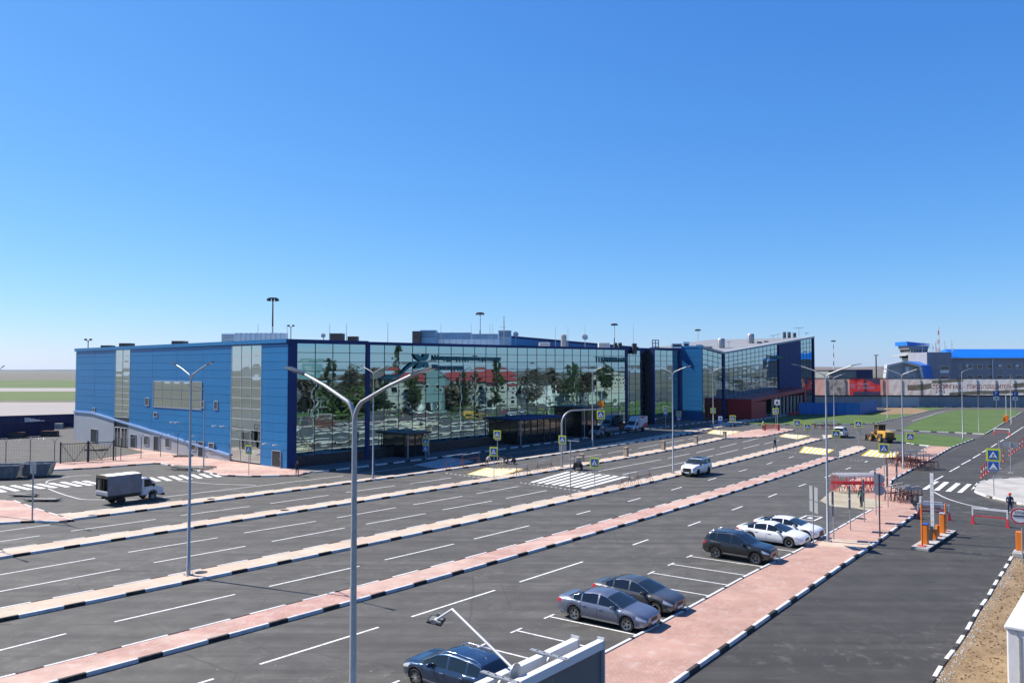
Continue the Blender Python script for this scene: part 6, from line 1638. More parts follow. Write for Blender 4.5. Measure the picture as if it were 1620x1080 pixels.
# control tower
Yt = 318.0; ct = thing('control_tower', 'airport control tower cab with a slanted blue roof behind the grey building', 'control tower', (GX(1452,Yt), Yt, 0))
px_box(ct, 'shaft', 1440, 1454, 562, 0, Yt, 7, M_GREYW); px_box(ct, 'balcony', 1433, 1470, 561, 0, Yt-1.5, 12, M_ZINCL, 562.6); px_box(ct, 'lower_deck', 1440, 1468, 562.7, 0, Yt, 9, M_GREYW, 566)
for px in np.linspace(1433.5, 1469.5, 10): bw(MB().tube([(GX(px,Yt),Yt-1.4,GZ(561,Yt)),(GX(px,Yt),Yt-1.4,GZ(557.8,Yt))], .05, 4), 'railing_post', M_ZINCL, ct)
bw(MB().tube([(GX(1433,Yt),Yt-1.4,GZ(557.8,Yt)),(GX(1470,Yt),Yt-1.4,GZ(557.8,Yt))], .06, 4), 'railing', M_ZINCL, ct)
def quad_prism(px_pts, Y0, dep, m, name, root):
    n = len(px_pts); b = MB(); vs = [(GX(x,Y0),Y0,GZ(y,Y0)) for x, y in px_pts] + [(GX(x,Y0),Y0+dep,GZ(y,Y0)) for x, y in px_pts]
    b.add(vs, [tuple(range(n)), tuple(range(2*n-1,n-1,-1))] + [(i,n+i,n+(i+1)%n,(i+1)%n) for i in range(n)]); o = bw(b, name, m, root)
    bm = bmesh.new(); bm.from_mesh(o.data); bmesh.ops.recalc_face_normals(bm, faces=bm.faces); bm.to_mesh(o.data); bm.free(); return o
quad_prism([(1441,560.8),(1466,560.8),(1467,557),(1439.5,557)], Yt, 8, M_GREYW, 'cab_sill', ct); quad_prism([(1439.5,557),(1467,557),(1468,552.5),(1438,552.5)], Yt+.1, 7.8, M_GLASSD, 'cab_glazing', ct)
quad_prism([(1438,552.4),(1468,552.4),(1470,546.5),(1436.5,546.5)], Yt-.1, 8.4, M_GREYB, 'cab_fascia', ct); quad_prism([(1435,546.4),(1471,545.2),(1471,544),(1435,540)], Yt-.8, 10, M_ROOFB, 'roof', ct)
for px in np.linspace(1440, 1467, 7): bw(MB().tube([(GX(px,Yt),Yt,GZ(557,Yt)),(GX(px,Yt),Yt,GZ(552.4,Yt))], .09, 4), 'cab_mullion', M_WHITE, ct)
# hangar
Yh = 285.0; hg = thing('hangar', 'pale grey hangar with a thick polygonal gable frame and blue roof', 'hangar', (GX(1431,Yh), Yh, 0))
quad_prism([(1402,644),(1404,578.5),(1430,573),(1455,579),(1460,644)], Yh, 1.0, M_GREYW, 'gable_wall', hg)
fo = [(1400,600),(1403,577),(1430,570.8),(1456.5,577.5),(1461,600)]; fi = [(1403,600),(1405.5,580),(1430,574),(1453.5,580.5),(1457.5,600)]
for i in range(4): quad_prism([fo[i],fo[i+1],fi[i+1],fi[i]], Yh-1.6, 2.2, M_ZINCL, 'gable_frame', hg)
b = MB(); P = lambda x, y, Y: (GX(x,Yh), Y, GZ(y,Yh)); Q2 = lambda x, y: (GX(x,Yh)+34, Yh+40, GZ(y,Yh))
b.add([P(1430,571,Yh),P(1456.5,577.6,Yh),Q2(1456.5,577.6),Q2(1430,571),P(1461,600,Yh),Q2(1461,600),P(1403,577,Yh),Q2(1403,577)], [(0,1,2,3),(1,4,5,2),(6,0,3,7)]); bw(b, 'roof', M_ROOFB, hg)
for a, e in [(1414,1418.5),(1423,1427),(1440,1444)]: far_window(hg, a, e, 594, 597, Yh)
px_box(hg, 'duct_box', 1432, 1437, 580, 0, Yh-1.2, 1.2, M_WHITE, 592)
Yl = 275.0; lowb = thing('low_building', 'low flat-roofed shed with grey and navy walls behind the banner', 'building', (GX(1311,Yl), Yl, 0)); px_box(lowb, 'wall', 1311, 1355, 585.5, 0, Yl, 12, mat('green_grey_wall', (.20,.22,.21), .7)); px_box(lowb, 'wall', 1355.2, 1380, 584.3, 0, Yl-.4, 13, M_NAVY); px_box(lowb, 'roof', 1310.5, 1355.1, 585.2, 0, Yl-.3, 13, M_DSTEEL, 586.2)
p = at_depth(1385.5, 270); t = thing('floodlight_pole', 'dark lamp column with a small ring head behind the banner wall', 'floodlight', p); hh = hz(1385.5, 562, p); MB().tube([(0,0,0),(0,0,hh)], [.28,.2], 8).build('pole', M_DSTEEL, t, 40)
for k in range(6): a = k*math.pi/3; MB().cbox((.55*math.cos(a), .55*math.sin(a), hh+.1),(.4,.4,.3)).build('flood_head', M_ZINC, t)
# ================================================================== HIGH MASTS ON THE APRON
def high_mast(px, pyt, Y, label, m1, m2, bands=7):
    p = at_depth(px, Y); hh = hz(px, pyt, p); t = thing('floodlight_mast', label, 'floodlight mast', p, 0, 'apron floodlight masts')
    for k in range(bands):
        z0, z1 = hh*k/bands, hh*(k+1)/bands; r0 = .40 - .22*k/bands; r1 = .40 - .22*(k+1)/bands
        MB().tube([(0,0,z0),(0,0,z1)], [r0,r1], 8).build('mast_section', m1 if k % 2 else m2, t, 40)
    b = MB(); b.lathe([(.2,hh-.1),(1.3,hh-.15),(1.3,hh+.08),(.2,hh+.05)], 12); b.build('head_ring', M_RUST, t)
    for k in range(10): a = k*math.pi/5; MB().cbox((1.4*math.cos(a),1.4*math.sin(a),hh-.5),(.5,.45,.62)).build('flood_head', M_DSTEEL, t)
high_mast(431, 471.5, 222, 'apron floodlight mast rising highest behind the bright blue end wall', M_RUST, M_SIGNW, 4); high_mast(759.5, 494.5, 305, 'apron floodlight mast behind the long roof plant', M_RUST, M_SIGNW, 5)
high_mast(972, 512, 380, 'apron floodlight mast behind the roof dish', M_RUST, M_SIGNW, 5); high_mast(1104, 521, 440, 'apron floodlight mast above the far blue tower wall', M_RED, M_SIGNW, 5); high_mast(1318.5, 538.5, 560, 'black and white banded apron mast beyond the annex', M_SIGNK, M_SIGNW, 11)
for px, pyt, Y, lb in [(460,516,200,'short twin lamp behind the corner of the terminal roof'),(139.5,538,190,'short twin lamp above the end of the blue wall')]:
    p = at_depth(px, Y); hh = hz(px, pyt, p); t = thing('twin_lamp', lb, 'lamp', p); MB().tube([(0,0,0),(0,0,hh)], .12, 6).build('pole', M_ZINC, t)
    for s_ in (-1,1): MB().tube([(0,0,hh-.4),(s_*.6,0,hh)], .05, 5).build('arm', M_ZINC, t); MB().cbox((s_*.6,0,hh+.15),(.5,.4,.4)).build('lamp_head', M_DSTEEL, t)
# ================================================================== ROOF PLANT OF THE TERMINAL
def roof_pt(px, back, left=False):
    "plan point on the sight line of px lying `back` metres behind the front (or end) wall"
    k = (px-810)/FPX*1.0006; d = Vector((k,1,0)); n = A if left else B; s = (O.dot(n) + back)/d.dot(n); return d*s
def plant(name, label, cat, px0, px1, py0, py1, back, m, left=False, shape='box', group=None, dep=None):
    p = roof_pt((px0+px1)/2, back, left); w = (px1-px0)/FPX*p.y; z1 = hz((px0+px1)/2, py0, p); z0 = 15.0
    t = thing(name, label, cat, (p.x, p.y, z0), 0 if shape != 'duct' else 0, group); h = z1-z0; dp = dep or max(1.0, w*.8)
    if shape == 'box':
        bevel(MB().box((-w/2,0,.3),(w/2,dp,h)).build('casing', m, t), .05)
        for k in range(3): zz = max(.6, h-.3-.35*k); MB().box((-w/2+.15,-.03,zz-.1),(w/2-.15,-.005,zz)).build('louvre', M_DSTEEL, t)
        for x in (-w/2+.1, w/2-.1): MB().box((x-.08,.1,0),(x+.08,.3,.3)).build('foot', M_ZINC, t)
    elif shape == 'cyl':
        b = MB(); b.lathe([(w/2,.2),(w/2,h-.25),(w/2*.96,h-.1),(w/2*.6,h),(.001,h)], 16); b.build('casing', m, t, 40); MB().tube([(0,0,0),(0,0,.4)], w*.3, 10).build('curb', M_ZINC, t)
        for k in range(8): a = k*math.pi/4; MB().tube([(w/2*math.cos(a),w/2*math.sin(a),.3),(w/2*math.cos(a),w/2*math.sin(a),h-.25)], .04, 4).build('rib', M_ZINC, t)
    elif shape == 'duct':
        n = 10; ww = w
        for k in range(n):
            x0, x1 = -ww/2+ww*k/n, -ww/2+ww*(k+1)/n; bevel(MB().box((x0+.01,0,h-1.15),(x1-.01,dp,h)).build('duct_section', m, t), .04); MB().box((x0-.03,-.04,h-1.2),(x0+.03,dp,h+.04)).build('flange', M_ZINC, t)
        for k in range(4): x = -ww/2+ww*(k+.5)/4; MB().box((x-.06,.2,0),(x+.06,.3,h-1.15)).build('leg', M_ZINC, t)
    return t
M_ALU = mat('bright_aluminium', (.55,.62,.70), .30, .85, var=.12, vscale=1.5); M_BGL = mat('blue_grey_sheet', (.18,.33,.48), .35, .6, var=.15, vscale=1); M_VENT = mat('dark_vent', (.06,.06,.065), .6)
plant('roof_plant', 'silver folded duct unit at the near end of the blue end wall roof', 'air handler', 350, 372, 527.5, 538, 9, M_ALU, True); plant('roof_duct', 'long rounded silver duct along the blue wall roof', 'duct', 373, 452, 526.8, 536, 9, M_ALU, True, 'duct', dep=1.2)
for a, e, y0, lb in [(159,174,546,'flat dark vent box farthest along the blue wall roof'),(188,205,542.5,'flat dark vent box above the narrow glazed strip'),(271,290,539,'flat dark vent box midway along the blue wall roof')]: plant('roof_vent', lb, 'vent', a, e, y0, 0, 6, M_VENT, True, dep=2)
plant('roof_vent', 'square grey vent box nearest the terminal corner', 'vent', 520.5, 542, 527, 0, 6, M_VENT); plant('roof_vent', 'low dark vent box beside the square one', 'vent', 549.5, 565.5, 531.8, 0, 6, M_VENT)
plant('roof_plant', 'dark louvred intake at the end of the big roof plant', 'air handler', 652, 664, 523.5, 0, 8, M_VENT, dep=3); plant('roof_plant', 'tall blue grey air handler next to the dark intake', 'air handler', 664.5, 690, 522, 0, 8, M_BGL, dep=3); plant('roof_duct', 'long blue grey duct run behind the lettering', 'duct', 690.5, 746, 526, 0, 9, M_BGL, shape='duct', dep=1.4); plant('roof_duct', 'second length of blue grey duct toward the lattice aerial', 'duct', 747, 788, 528, 0, 9, M_BGL, shape='duct', dep=1.4); plant('roof_plant', 'blue grey box unit beside the lattice aerial', 'air handler', 788.5, 809, 522.5, 0, 9, M_BGL, dep=3); plant('roof_duct', 'pale flat duct low in front of the blue grey duct', 'duct', 692, 790, 536.5, 0, 5, M_ALU, shape='duct', dep=1.0)
plant('roof_cowl', 'silver round cowl beside the thin rod behind the dish', 'vent', 887.5, 896, 529, 0, 10, M_ZINC, shape='cyl')
for a, e, y0, lb in [(972,976.5,542,'small dark roof box at the mast foot'),(979,984,542,'small dark roof box next to the mast foot'),(1001,1007.5,543,'small grey roof box before the frame sign'),(947,965,542,'low white roof unit behind the long parapet'),(853,870,541.5,'low white roof unit below the blue monitor')]: plant('roof_vent', lb, 'vent', a, e, y0, 0, 4, M_WHITE if 'white' in lb else M_VENT, dep=1.5)
# blue roof monitor behind the long parapet
mroot = thing('roof_monitor', 'raised blue roof lantern rising behind the long parapet', 'roof lantern', roof_pt(900, 30) + UP*15.2); b = MB(); Q = [roof_pt(800,24), roof_pt(1010,24), roof_pt(1010,34), roof_pt(800,34)]; T_ = [hz(800,534,Q[0]), hz(1010,551.5,Q[1]), hz(1010,551.5,Q[1]), hz(800,534,Q[0])]
b.add([(v.x,v.y,15.2) for v in Q] + [(v.x,v.y,z) for v, z in zip(Q,T_)], [(0,1,5,4),(1,2,6,5),(2,3,7,6),(3,0,4,7)]); bw(b, 'wall', M_BLUE, mroot); b = MB(); b.add([(v.x,v.y,z+.03) for v, z in zip(Q,T_)] + [(v.x,v.y,z+.5) for v, z in zip(Q,T_)], [(4,5,6,7),(0,1,5,4),(3,0,4,7),(1,2,6,5)]); bw(b, 'roof', M_BLUED, mroot)
# aerials, dishes, rods
def rod(px, pyt, back, label, r_=.03, left=False, grp='lightning rods on the terminal roof'):
    p = roof_pt(px, back, left); h = hz(px, pyt, p) - 15.2; t = thing('lightning_rod', label, 'lightning rod', (p.x,p.y,15.2), 0, grp); MB().tube([(0,0,0),(0,0,h)], [r_*1.6,r_*.6], 5).build('rod', M_ZINC, t); MB().cbox((0,0,.1),(.4,.4,.2)).build('foot', M_CONC, t)
for px, py in [(408,512),(454,514),(521.5,511.5),(548,511.5),(613.5,509),(697.5,512),(745.5,511.5),(775,513),(779.5,512),(879,517),(898.5,514.5),(1002,512),(925.5,514)]: rod(px, py, 5, 'thin lightning rod standing on the terminal roof', .035, px < 460)
p = roof_pt(797, 8); t = thing('lattice_aerial', 'slim lattice aerial with yagi arms on the terminal roof', 'aerial', (p.x,p.y,15.2)); h = hz(797,500,p)-15.2
for k in range(3): a = k*2.094; MB().tube([(.25*math.cos(a),.25*math.sin(a),0),(.06*math.cos(a),.06*math.sin(a),h)], .035, 4).build('leg', M_ZINC, t)
for k in range(7): zz = h*k/8; MB().tube([(.2*(1-k/9),0,zz),(-.1*(1-k/9),.17*(1-k/9),zz+h/9)], .025, 4).build('brace', M_ZINC, t)
for zz, l in ((h*.55,1.2),(h*.7,.8),(h*.4,1.6)): MB().tube([(-l,0,zz),(l*.5,0,zz)], .03, 4).build('yagi_arm', M_ZINC, t)
def dish(px, py, back, r_, label, left=False):
    p = roof_pt(px, back, left); zc = hz(px, py, p); t = thing('satellite_dish', label, 'dish', (p.x,p.y,15.2)); MB().tube([(0,0,0),(0,0,zc-15.2)], .06, 6).build('mast', M_ZINC, t)
    b = MB(); Mx = Matrix.Translation((0,-.1,zc-15.2)) @ Matrix.Rotation(R(75),4,'X'); b.lathe([(.001,.0),(r_*.5,.06*r_),(r_*.85,.2*r_),(r_,.32*r_)], 18, 0, Mx); b.build('reflector', M_ZINCL, t, 60); MB().tube([(0,-.15,zc-15.2),(0,-.15-r_*.7,zc-15.1)], .03, 4).build('feed_arm', M_DSTEEL, t)
dish(925.5, 533.5, 8, .6, 'round satellite dish on the roof above the end of the glass front'); dish(512, 531, 5, .32, 'small dark dish beside the square vent box'); dish(816, 529, 9, .5, 'tilted dish beside the blue grey box unit')
p = roof_pt(1037, 6); t = thing('frame_sign', 'open square lattice frame standing on the roof', 'frame', (p.x,p.y,15.4)); z0, z1 = hz(1037,548,p)-15.4, hz(1037,538,p)-15.4; w = 9.5/FPX*p.y
for x in (-w/2,0,w/2): MB().box((x-.09,-.06,0),(x+.09,.06,z1)).build('upright', mat('steel_blue_frame', (.10,.13,.18), .5), t)
for zz in (z0,(z0+z1)/2,z1): MB().box((-w/2-.09,-.07,zz-.09),(w/2+.09,.07,zz+.09)).build('crossbar', MATS['steel_blue_frame'], t)
def annex_pt(px, back): k = (px-810)/FPX*1.0006; d = Vector((k,1,0)); return d*((p5.dot(B)+back)/d.dot(B))
def aplant(name, label, cat, px0, px1, pyt, back, m, shape):
    p = annex_pt((px0+px1)/2, back); w = (px1-px0)/FPX*p.y; z1 = hz(0, pyt, p)
    s_ = (p - p5).dot(A); zb_r = (ZB_ + (ZC_-ZB_)*max(0,s_)/l5 if s_ > 0 else ZB_ + (ZA_-ZB_)*min(1,-s_/l4)) - .3; t = thing(name, label, cat, (p.x,p.y,zb_r)); h = max(.5, z1-zb_r)
    if shape == 'cyl': b = MB(); b.lathe([(w*.42,.0),(w/2,h*.2),(w/2,h*.92),(w*.42,h),(.001,h)], 18); b.build('casing', m, t, 40); [MB().tube([(w/2*math.cos(k*.785),w/2*math.sin(k*.785),h*.2),(w/2*math.cos(k*.785),w/2*math.sin(k*.785),h*.92)], .06, 4).build('rib', M_ZINC, t) for k in range(8)]
    else: bevel(MB().box((-w/2,0,.1),(w/2,max(1,w*.7),h)).build('casing', m, t), .06); MB().box((-w/2+.1,.1,0),(w/2-.1,w*.5,.1)).build('foot', M_ZINC, t); MB().box((-w/2+.2,-.03,h*.4),(w/2-.2,-.004,h*.8)).build('louvre', M_DSTEEL, t)
ZA_, ZB_, ZC_ = 17.1, 15.95, 21.8
aplant('roof_cowl', 'tall silver cylinder cowl in the valley of the butterfly roof', 'vent', 1135.5, 1146.5, 535.3, 9, M_ZINC, 'cyl'); aplant('roof_cowl', 'tall silver cylinder cowl halfway up the sloping roof', 'vent', 1182.5, 1193, 528, 9, M_ZINC, 'cyl'); aplant('roof_cowl', 'dark cylinder tank, first of the pair near the roof peak', 'tank', 1238.5, 1243.5, 525, 8, M_DSTEEL, 'cyl'); aplant('roof_cowl', 'dark cylinder tank, second of the pair near the roof peak', 'tank', 1246, 1251, 525, 8, M_DSTEEL, 'cyl')
for a, e, y0, lb in [(1081,1091,540.5,'ribbed silver unit on the roof left of the blue tower wall'),(1063,1079,543,'wedge shaped dark roof unit before the silver one'),(1101,1111.5,545,'grey roof unit above the blue tower wall'),(1117,1127,547.5,'grey box vent on the annex roof'),(1197,1206,540,'low yellowish roof unit on the slope'),(1208,1216,539,'second low roof unit on the slope'),(1255,1260,526,'small box unit near the roof peak')]: aplant('roof_plant', lb, 'air handler', a, e, y0, 6, M_ALU if 'silver' in lb else M_VENT if 'dark' in lb else M_ZINC, 'box')
for px, pyt, l in [(1223,531,1.0),(1264,519,1.6),(1231,529,.6),(1276,527,.8),(1153,541,.6)]:
    p = annex_pt(px, 8); s_ = (p-p5).dot(A); z0 = ZB_ + (ZC_-ZB_)*s_/l5 - .3; h = hz(px,pyt,p)-z0; t = thing('roof_aerial', 'short aerial with cross arm on the sloping annex roof', 'aerial', (p.x,p.y,z0), 0, 'aerials on the annex roof'); MB().tube([(0,0,0),(0,0,h)], .07, 5).build('mast', M_ZINC, t); MB().tube([(-l,0,h),(l,0,h+.2)], .07, 5).build('cross_arm', M_ZINC, t)

# ================================================================== BILLBOARD IN FRONT, WHITE CABIN
zB = 5.0
e1 = g(951, 1011, zB)                      # far top corner of the panel
bb = thing('billboard', 'back of a large grey billboard with white top beams and a floodlight arm', 'billboard', (e1.x, e1.y, 0), TH)
# local x runs back along the road (towards -x), panel faces -y
Lb = 13.0
M_BBG = mat('billboard_grey', (.16,.165,.17), .6, .1, var=.1, vscale=.6); M_BBW = mat('billboard_white', (.74,.75,.76), .4)
npan = 6
for i in range(npan):
    MB().box((-Lb + Lb*i/npan + .01, -.02, .9), (-Lb + Lb*(i+1)/npan - .01, .03, zB-.22)).build('panel', M_BBG, bb)
bevel(MB().box((-Lb, -.10, zB-.22), (0, .10, zB)).build('front_beam', M_BBW, bb), .015)
bevel(MB().box((-Lb, .52, zB-.26), (-.25, .74, zB-.04)).build('rear_beam', M_BBW, bb), .015)
MB().box((-.03,-.11,.9),(.02,.11,zB+.06)).build('end_plate', M_ZINCL, bb); MB().box((-.29,.50,zB-.5),(-.245,.76,zB+.04)).build('end_plate', M_ZINCL, bb)
MB().box((-Lb, .50, .9), (-.3, .53, zB-.3)).build('rear_panel', M_BBG, bb)
for x in (-1.75, -3.6, -6.0):
    b = MB(); b.box((x-.06,-.2,zB+.003),(x+.06,.95,zB+.03)); 
    for k in range(5): b.tube([(x,-.12+.22*k,zB+.03),(x,-.12+.22*k,zB+.06)], .022, 8)
    b.build('bracket', M_ZINC, bb)
    b = MB(); Mx = Matrix.Translation((x-.05,.31,zB-.12)); b.lathe([(.001,0),(.11,0),(.11,.04),(.001,.04)], 16, 0, Mx, 'y'); b.build('pulley', M_ZINC, bb)
for x in (-2.5,-9.5):
    MB().tube([(x,.3,0),(x,.3,zB-.3)], .16, 12).build('support_post', M_ZINC, bb, 40)
Mi = Matrix.Rotation(-TH, 4, 'Z')
def to_bb(p): return Mi @ (Vector(p) - Vector((e1.x, e1.y, 0)))
# floodlight arm leaning out over the bays
def bbp(px, py, out):
    "point on the sight line of (px,py) lying `out` metres behind the panel"
    dd = Vector(ray(px, py)); cpos = Vector((0,0,CAMH)); n = B; s = (Vector((e1.x,e1.y,0)).dot(n) + out - cpos.dot(n))/dd.dot(n); return cpos + dd*s
a0, a1, a2_ = bbp(813, 1058, .3), bbp(716, 963.5, 2.6), bbp(690, 980, 3.1)
MB().tube([to_bb(a0), to_bb(a0.lerp(a1,.96)), to_bb(a1), to_bb(a1.lerp(a2_,.12)), to_bb(a2_)], .035, 10).build('lamp_arm', M_ZINCL, bb, 50)
hd = mk('floodlight', None, bb, to_bb(a2_)); hd.rotation_euler = (R(8), R(-14), R(20))
bevel(MB().box((-.16,-.21,-.05),(.16,.21,.02)).build('housing', M_DSTEEL, hd), .02); MB().box((-.11,-.16,.021),(.11,.16,.026)).build('heat_plate', mat('pale_sticker', (.20,.20,.18), .6), hd); MB().box((-.05,-.04,.027),(.05,.04,.030)).build('label_plate', M_SIGNW, hd)
for sd in (-1,1): MB().box((sd*.16-.01,-.06,-.02),(sd*.16+.01,.06,.1)).build('yoke', M_ZINC, hd)
b = MB(); q0 = to_bb(a0); Mx = Matrix.Translation(q0 - Vector((0,.06,.05))); b.lathe([(.001,0),(.20,0),(.20,.03),(.001,.03)], 20, 0, Mx, 'y'); b.build('arm_plate', M_ZINC, bb)
# white cabin at the edge
zc_ = 2.7; k1 = g(1592, 988, zc_)
cb = thing('site_cabin', 'white steel site cabin at the dirt verge, cut by the picture edge', 'cabin', (k1.x, k1.y, .11), TH)
bevel(MB().box((0, -2.4, 0), (6.0, 0, zc_-.11-.12)).build('body', M_WHITE, cb), .05); bevel(MB().box((-.06,-2.46,zc_-.235),(6.06,.06,zc_-.11)).build('roof', mat('cabin_roof_white', (.78,.78,.77), .5, var=.1), cb), .03)
MB().box((-.02,-.45,.2),(-.004,-.38,2.2)).build('panel_seam', M_ZINC, cb); MB().box((-.03,-1.6,.15),(-.004,-.7,2.15)).build('door', M_ZINCL, cb); MB().tube([(-.05,-.3,2.36),(-.0,-.3,2.36)], .06, 8).build('bolt', M_ZINC, cb)
for x in (1.2,3.2): MB().box((x,.004,1.0),(x+1.1,.03,1.9)).build('window', M_GLASSD, cb)
# red and white base by the STOP sign
p = g(1612, 880, .11); t = thing('orange_pedestal', 'orange pedestal on a concrete base at the foot of the STOP sign', 'pedestal', p, TH); bevel(MB().box((-.5,-.3,0),(.5,.3,.3)).build('block', M_CONC, t), .04); bevel(MB().box((.35,-.2,.3),(.7,.2,1.5)).build('housing', M_ORANGE, t), .03)
# gravel and clods along the verge
rr = random.Random(9)
def pebbles(n, fn, s0, s1, m, name):
    b = MB()
    for i in range(n):
        p = fn(); s_ = rr.uniform(s0, s1); M = Matrix.Translation(p) @ Matrix.Rotation(rr.uniform(0,6.3), 4, (rr.random(), rr.random(), rr.random()+.01)) @ Matrix.Diagonal((s_, s_*rr.uniform(.6,1), s_*rr.uniform(.4,.7), 1))
        b.add([M @ Vector(v) for v in ((1,0,0),(-1,.1,0),(0,1,.1),(0,-1,0),(.1,0,1),(0,.1,-1))], [(0,2,4),(2,1,4),(1,3,4),(3,0,4),(2,0,5),(1,2,5),(3,1,5),(0,3,5)])
    return b.build(name, m, kind='stuff', label='loose ' + name.replace('_',' ') + ' beside the access road kerb', category='gravel')
vk = W([(1472,1080),(1527.5,999),(1572.5,925),(1605,872.5)])
def onverge(lo, hi):
    def f():
        t_ = rr.random()*2.999; i = int(t_); p = vk[i].lerp(vk[i+1], t_-i); q = p + (-B)*rr.uniform(lo, hi)**1.0; return Vector((q.x, q.y, .115))
    return f
pebbles(750, onverge(.18,.6), .015, .06, mat('white_gravel', (.42,.40,.37), .9, var=.2), 'pale_gravel'); pebbles(2600, onverge(.5,7.0), .02, .09, mat('brown_clod', (.24,.16,.09), .95, var=.3), 'dirt_clods')

# ================================================================== PEOPLE
M_SKIN = mat('skin', (.45,.27,.19), .6); M_HAIR = mat('dark_hair', (.02,.016,.014), .8)
def person(label, p, head, J, top, legs, hat=None, vest=None, shoes=None):
    """J: joints in local space (x forward, y left). One skinned body, coloured by limb."""
    root = thing('person', label, 'person', p, head)
    names = ['pelvis','belly','chest','neck','head','crown','l_sh','l_el','l_wr','l_hand','r_sh','r_el','r_wr','r_hand','l_hip','l_kn','l_an','l_toe','r_hip','r_kn','r_an','r_toe']
    rad = dict(pelvis=.135,belly=.13,chest=.155,neck=.06,head=.10,crown=.075,sh=.075,el=.05,wr=.038,hand=.042,hip=.09,kn=.062,an=.045,toe=.042)
    E = [('pelvis','belly'),('belly','chest'),('chest','neck'),('neck','head'),('head','crown')]
    for s_ in 'lr': E += [('chest',s_+'_sh'),(s_+'_sh',s_+'_el'),(s_+'_el',s_+'_wr'),(s_+'_wr',s_+'_hand'),('pelvis',s_+'_hip'),(s_+'_hip',s_+'_kn'),(s_+'_kn',s_+'_an'),(s_+'_an',s_+'_toe')]
    me = bpy.data.meshes.new('body'); idx = {n: i for i, n in enumerate(names)}
    me.from_pydata([J[n] for n in names], [(idx[a], idx[c]) for a, c in E], [])
    ob = bpy.data.objects.new('body', me); COL.objects.link(ob)
    ob.modifiers.new('skin', 'SKIN'); ob.modifiers['skin'].use_smooth_shade = True
    for n in names:
        r_ = rad.get(n, rad.get(n[2:], .05)); sv_ = me.skin_vertices[0].data[idx[n]]; sv_.radius = (r_, r_*(.8 if n in ('chest','belly','pelvis') else 1)); sv_.use_root = (n == 'pelvis')
    sb = ob.modifiers.new('sub', 'SUBSURF'); sb.levels = 1; sb.render_levels = 1
    dg = bpy.context.evaluated_depsgraph_get(); nm = bpy.data.meshes.new_from_object(ob.evaluated_get(dg)); bpy.data.objects.remove(ob)
    nm.materials.clear()
    for m in (top, legs, M_SKIN, shoes or M_BLACK, vest or top): nm.materials.append(m)
    def near(c):
        best = None
        for a, e in E:
            A_, B_ = Vector(J[a]), Vector(J[e]); t_ = max(0, min(1, (c-A_).dot(B_-A_)/max(1e-6,(B_-A_).length_squared))); d_ = (c-A_.lerp(B_,t_)).length
            if best is None or d_ < best[0]: best = (d_, a, e)
        return best[2]
    for pl in nm.polygons:
        e = near(pl.center)
        pl.material_index = 2 if e in ('head','crown') or e.endswith('hand') else 3 if e.endswith('toe') else 1 if e[2:] in ('hip','kn','an') else 4 if e in ('belly','chest') else 0
        pl.use_smooth = True
    mk('body', nm, root)
    hc = Vector(J['crown']); hd_ = Vector(J['head']); up_ = (hc-hd_).normalized(); Mx = Matrix.Translation(hd_ + up_*.02) @ up_.to_track_quat('Z','Y').to_matrix().to_4x4()
    b = MB(); b.lathe([(.118,.03),(.125,.06),(.115,.12),(.08,.17),(.001,.19)], 14, 0, Mx)
    if hat: b.lathe([(.118,.03),(.155,.028),(.155,.04),(.12,.055)], 14, 0, Mx); b.build('helmet', hat, root, 60)
    else: b.build('hair', M_HAIR, root, 60)
    for s_ in (1,-1): MB().cbox((0,0,0),(.012,.02,.014),0,Mx @ Matrix.Translation((.095,.035*s_,-.0))).build('eye', M_BLACK, root)
    MB().cbox((0,0,0),(.03,.022,.04),0,Mx @ Matrix.Translation((.105,0,-.03))).build('nose', M_SKIN, root)
    for hnd in ('l_hand','r_hand'):
        w_ = Vector(J[hnd[0]+'_wr']); h_ = Vector(J[hnd]); dd = (h_-w_).normalized(); sd = dd.cross(Vector((1,0,0)) if abs(dd.x) < .9 else UP).normalized(); b = MB()
        for k, (o_, l_) in enumerate(((-.03,.075),(-.01,.09),(.01,.085),(.03,.065))): b.tube([h_ + sd*o_, h_ + sd*o_*1.1 + dd*l_*.6, h_ + sd*o_ + dd*l_ + dd.cross(sd)*.02], .010, 5)
        b.tube([h_ + sd*.035 - dd*.03, h_ + sd*.065 + dd*.02], .011, 5); b.build('fingers', M_SKIN, root)
    return root
def stand(stride=0.0, armf=0.0, h=1.0, bend=0.0):
    J = dict(pelvis=(0,0,.95),belly=(0,0,1.10),chest=(.0,0,1.33),neck=(.01,0,1.50),head=(.02,0,1.60),crown=(.02,0,1.70))
    for s_, k in (('l',1),('r',-1)):
        f = stride*k
        J[s_+'_sh']=(0,.20*k,1.42); J[s_+'_el']=(-f*.5-.03+armf*.15,.25*k,1.15); J[s_+'_wr']=(-f*.9+.06+armf*.35,.25*k,.93+armf*.2); J[s_+'_hand']=(-f*1.0+.09+armf*.42,.25*k,.85+armf*.22)
        J[s_+'_hip']=(0,.095*k,.90); J[s_+'_kn']=(f*.55+.03,.10*k,.50); J[s_+'_an']=(f*1.0-.02,.10*k,.085+.04*max(0,-f)); J[s_+'_toe']=(f*1.0+.15,.12*k,.045)
    if bend:
        c0 = Vector(J['pelvis'])
        for n in ('belly','chest','neck','head','crown','l_sh','r_sh','l_el','r_el','l_wr','r_wr','l_hand','r_hand'):
            v = Vector(J[n]) - c0; J[n] = tuple(c0 + Matrix.Rotation(bend*(.5 if n == 'belly' else 1), 3, 'Y') @ v)
        for s_, k in (('l',1),('r',-1)):
            sh = Vector(J[s_+'_sh']); J[s_+'_el'] = tuple(sh + Vector((.05,.04*k,-.28))); J[s_+'_wr'] = tuple(sh + Vector((.12,.02*k,-.53))); J[s_+'_hand'] = tuple(sh + Vector((.14,.02*k,-.61)))
    return J
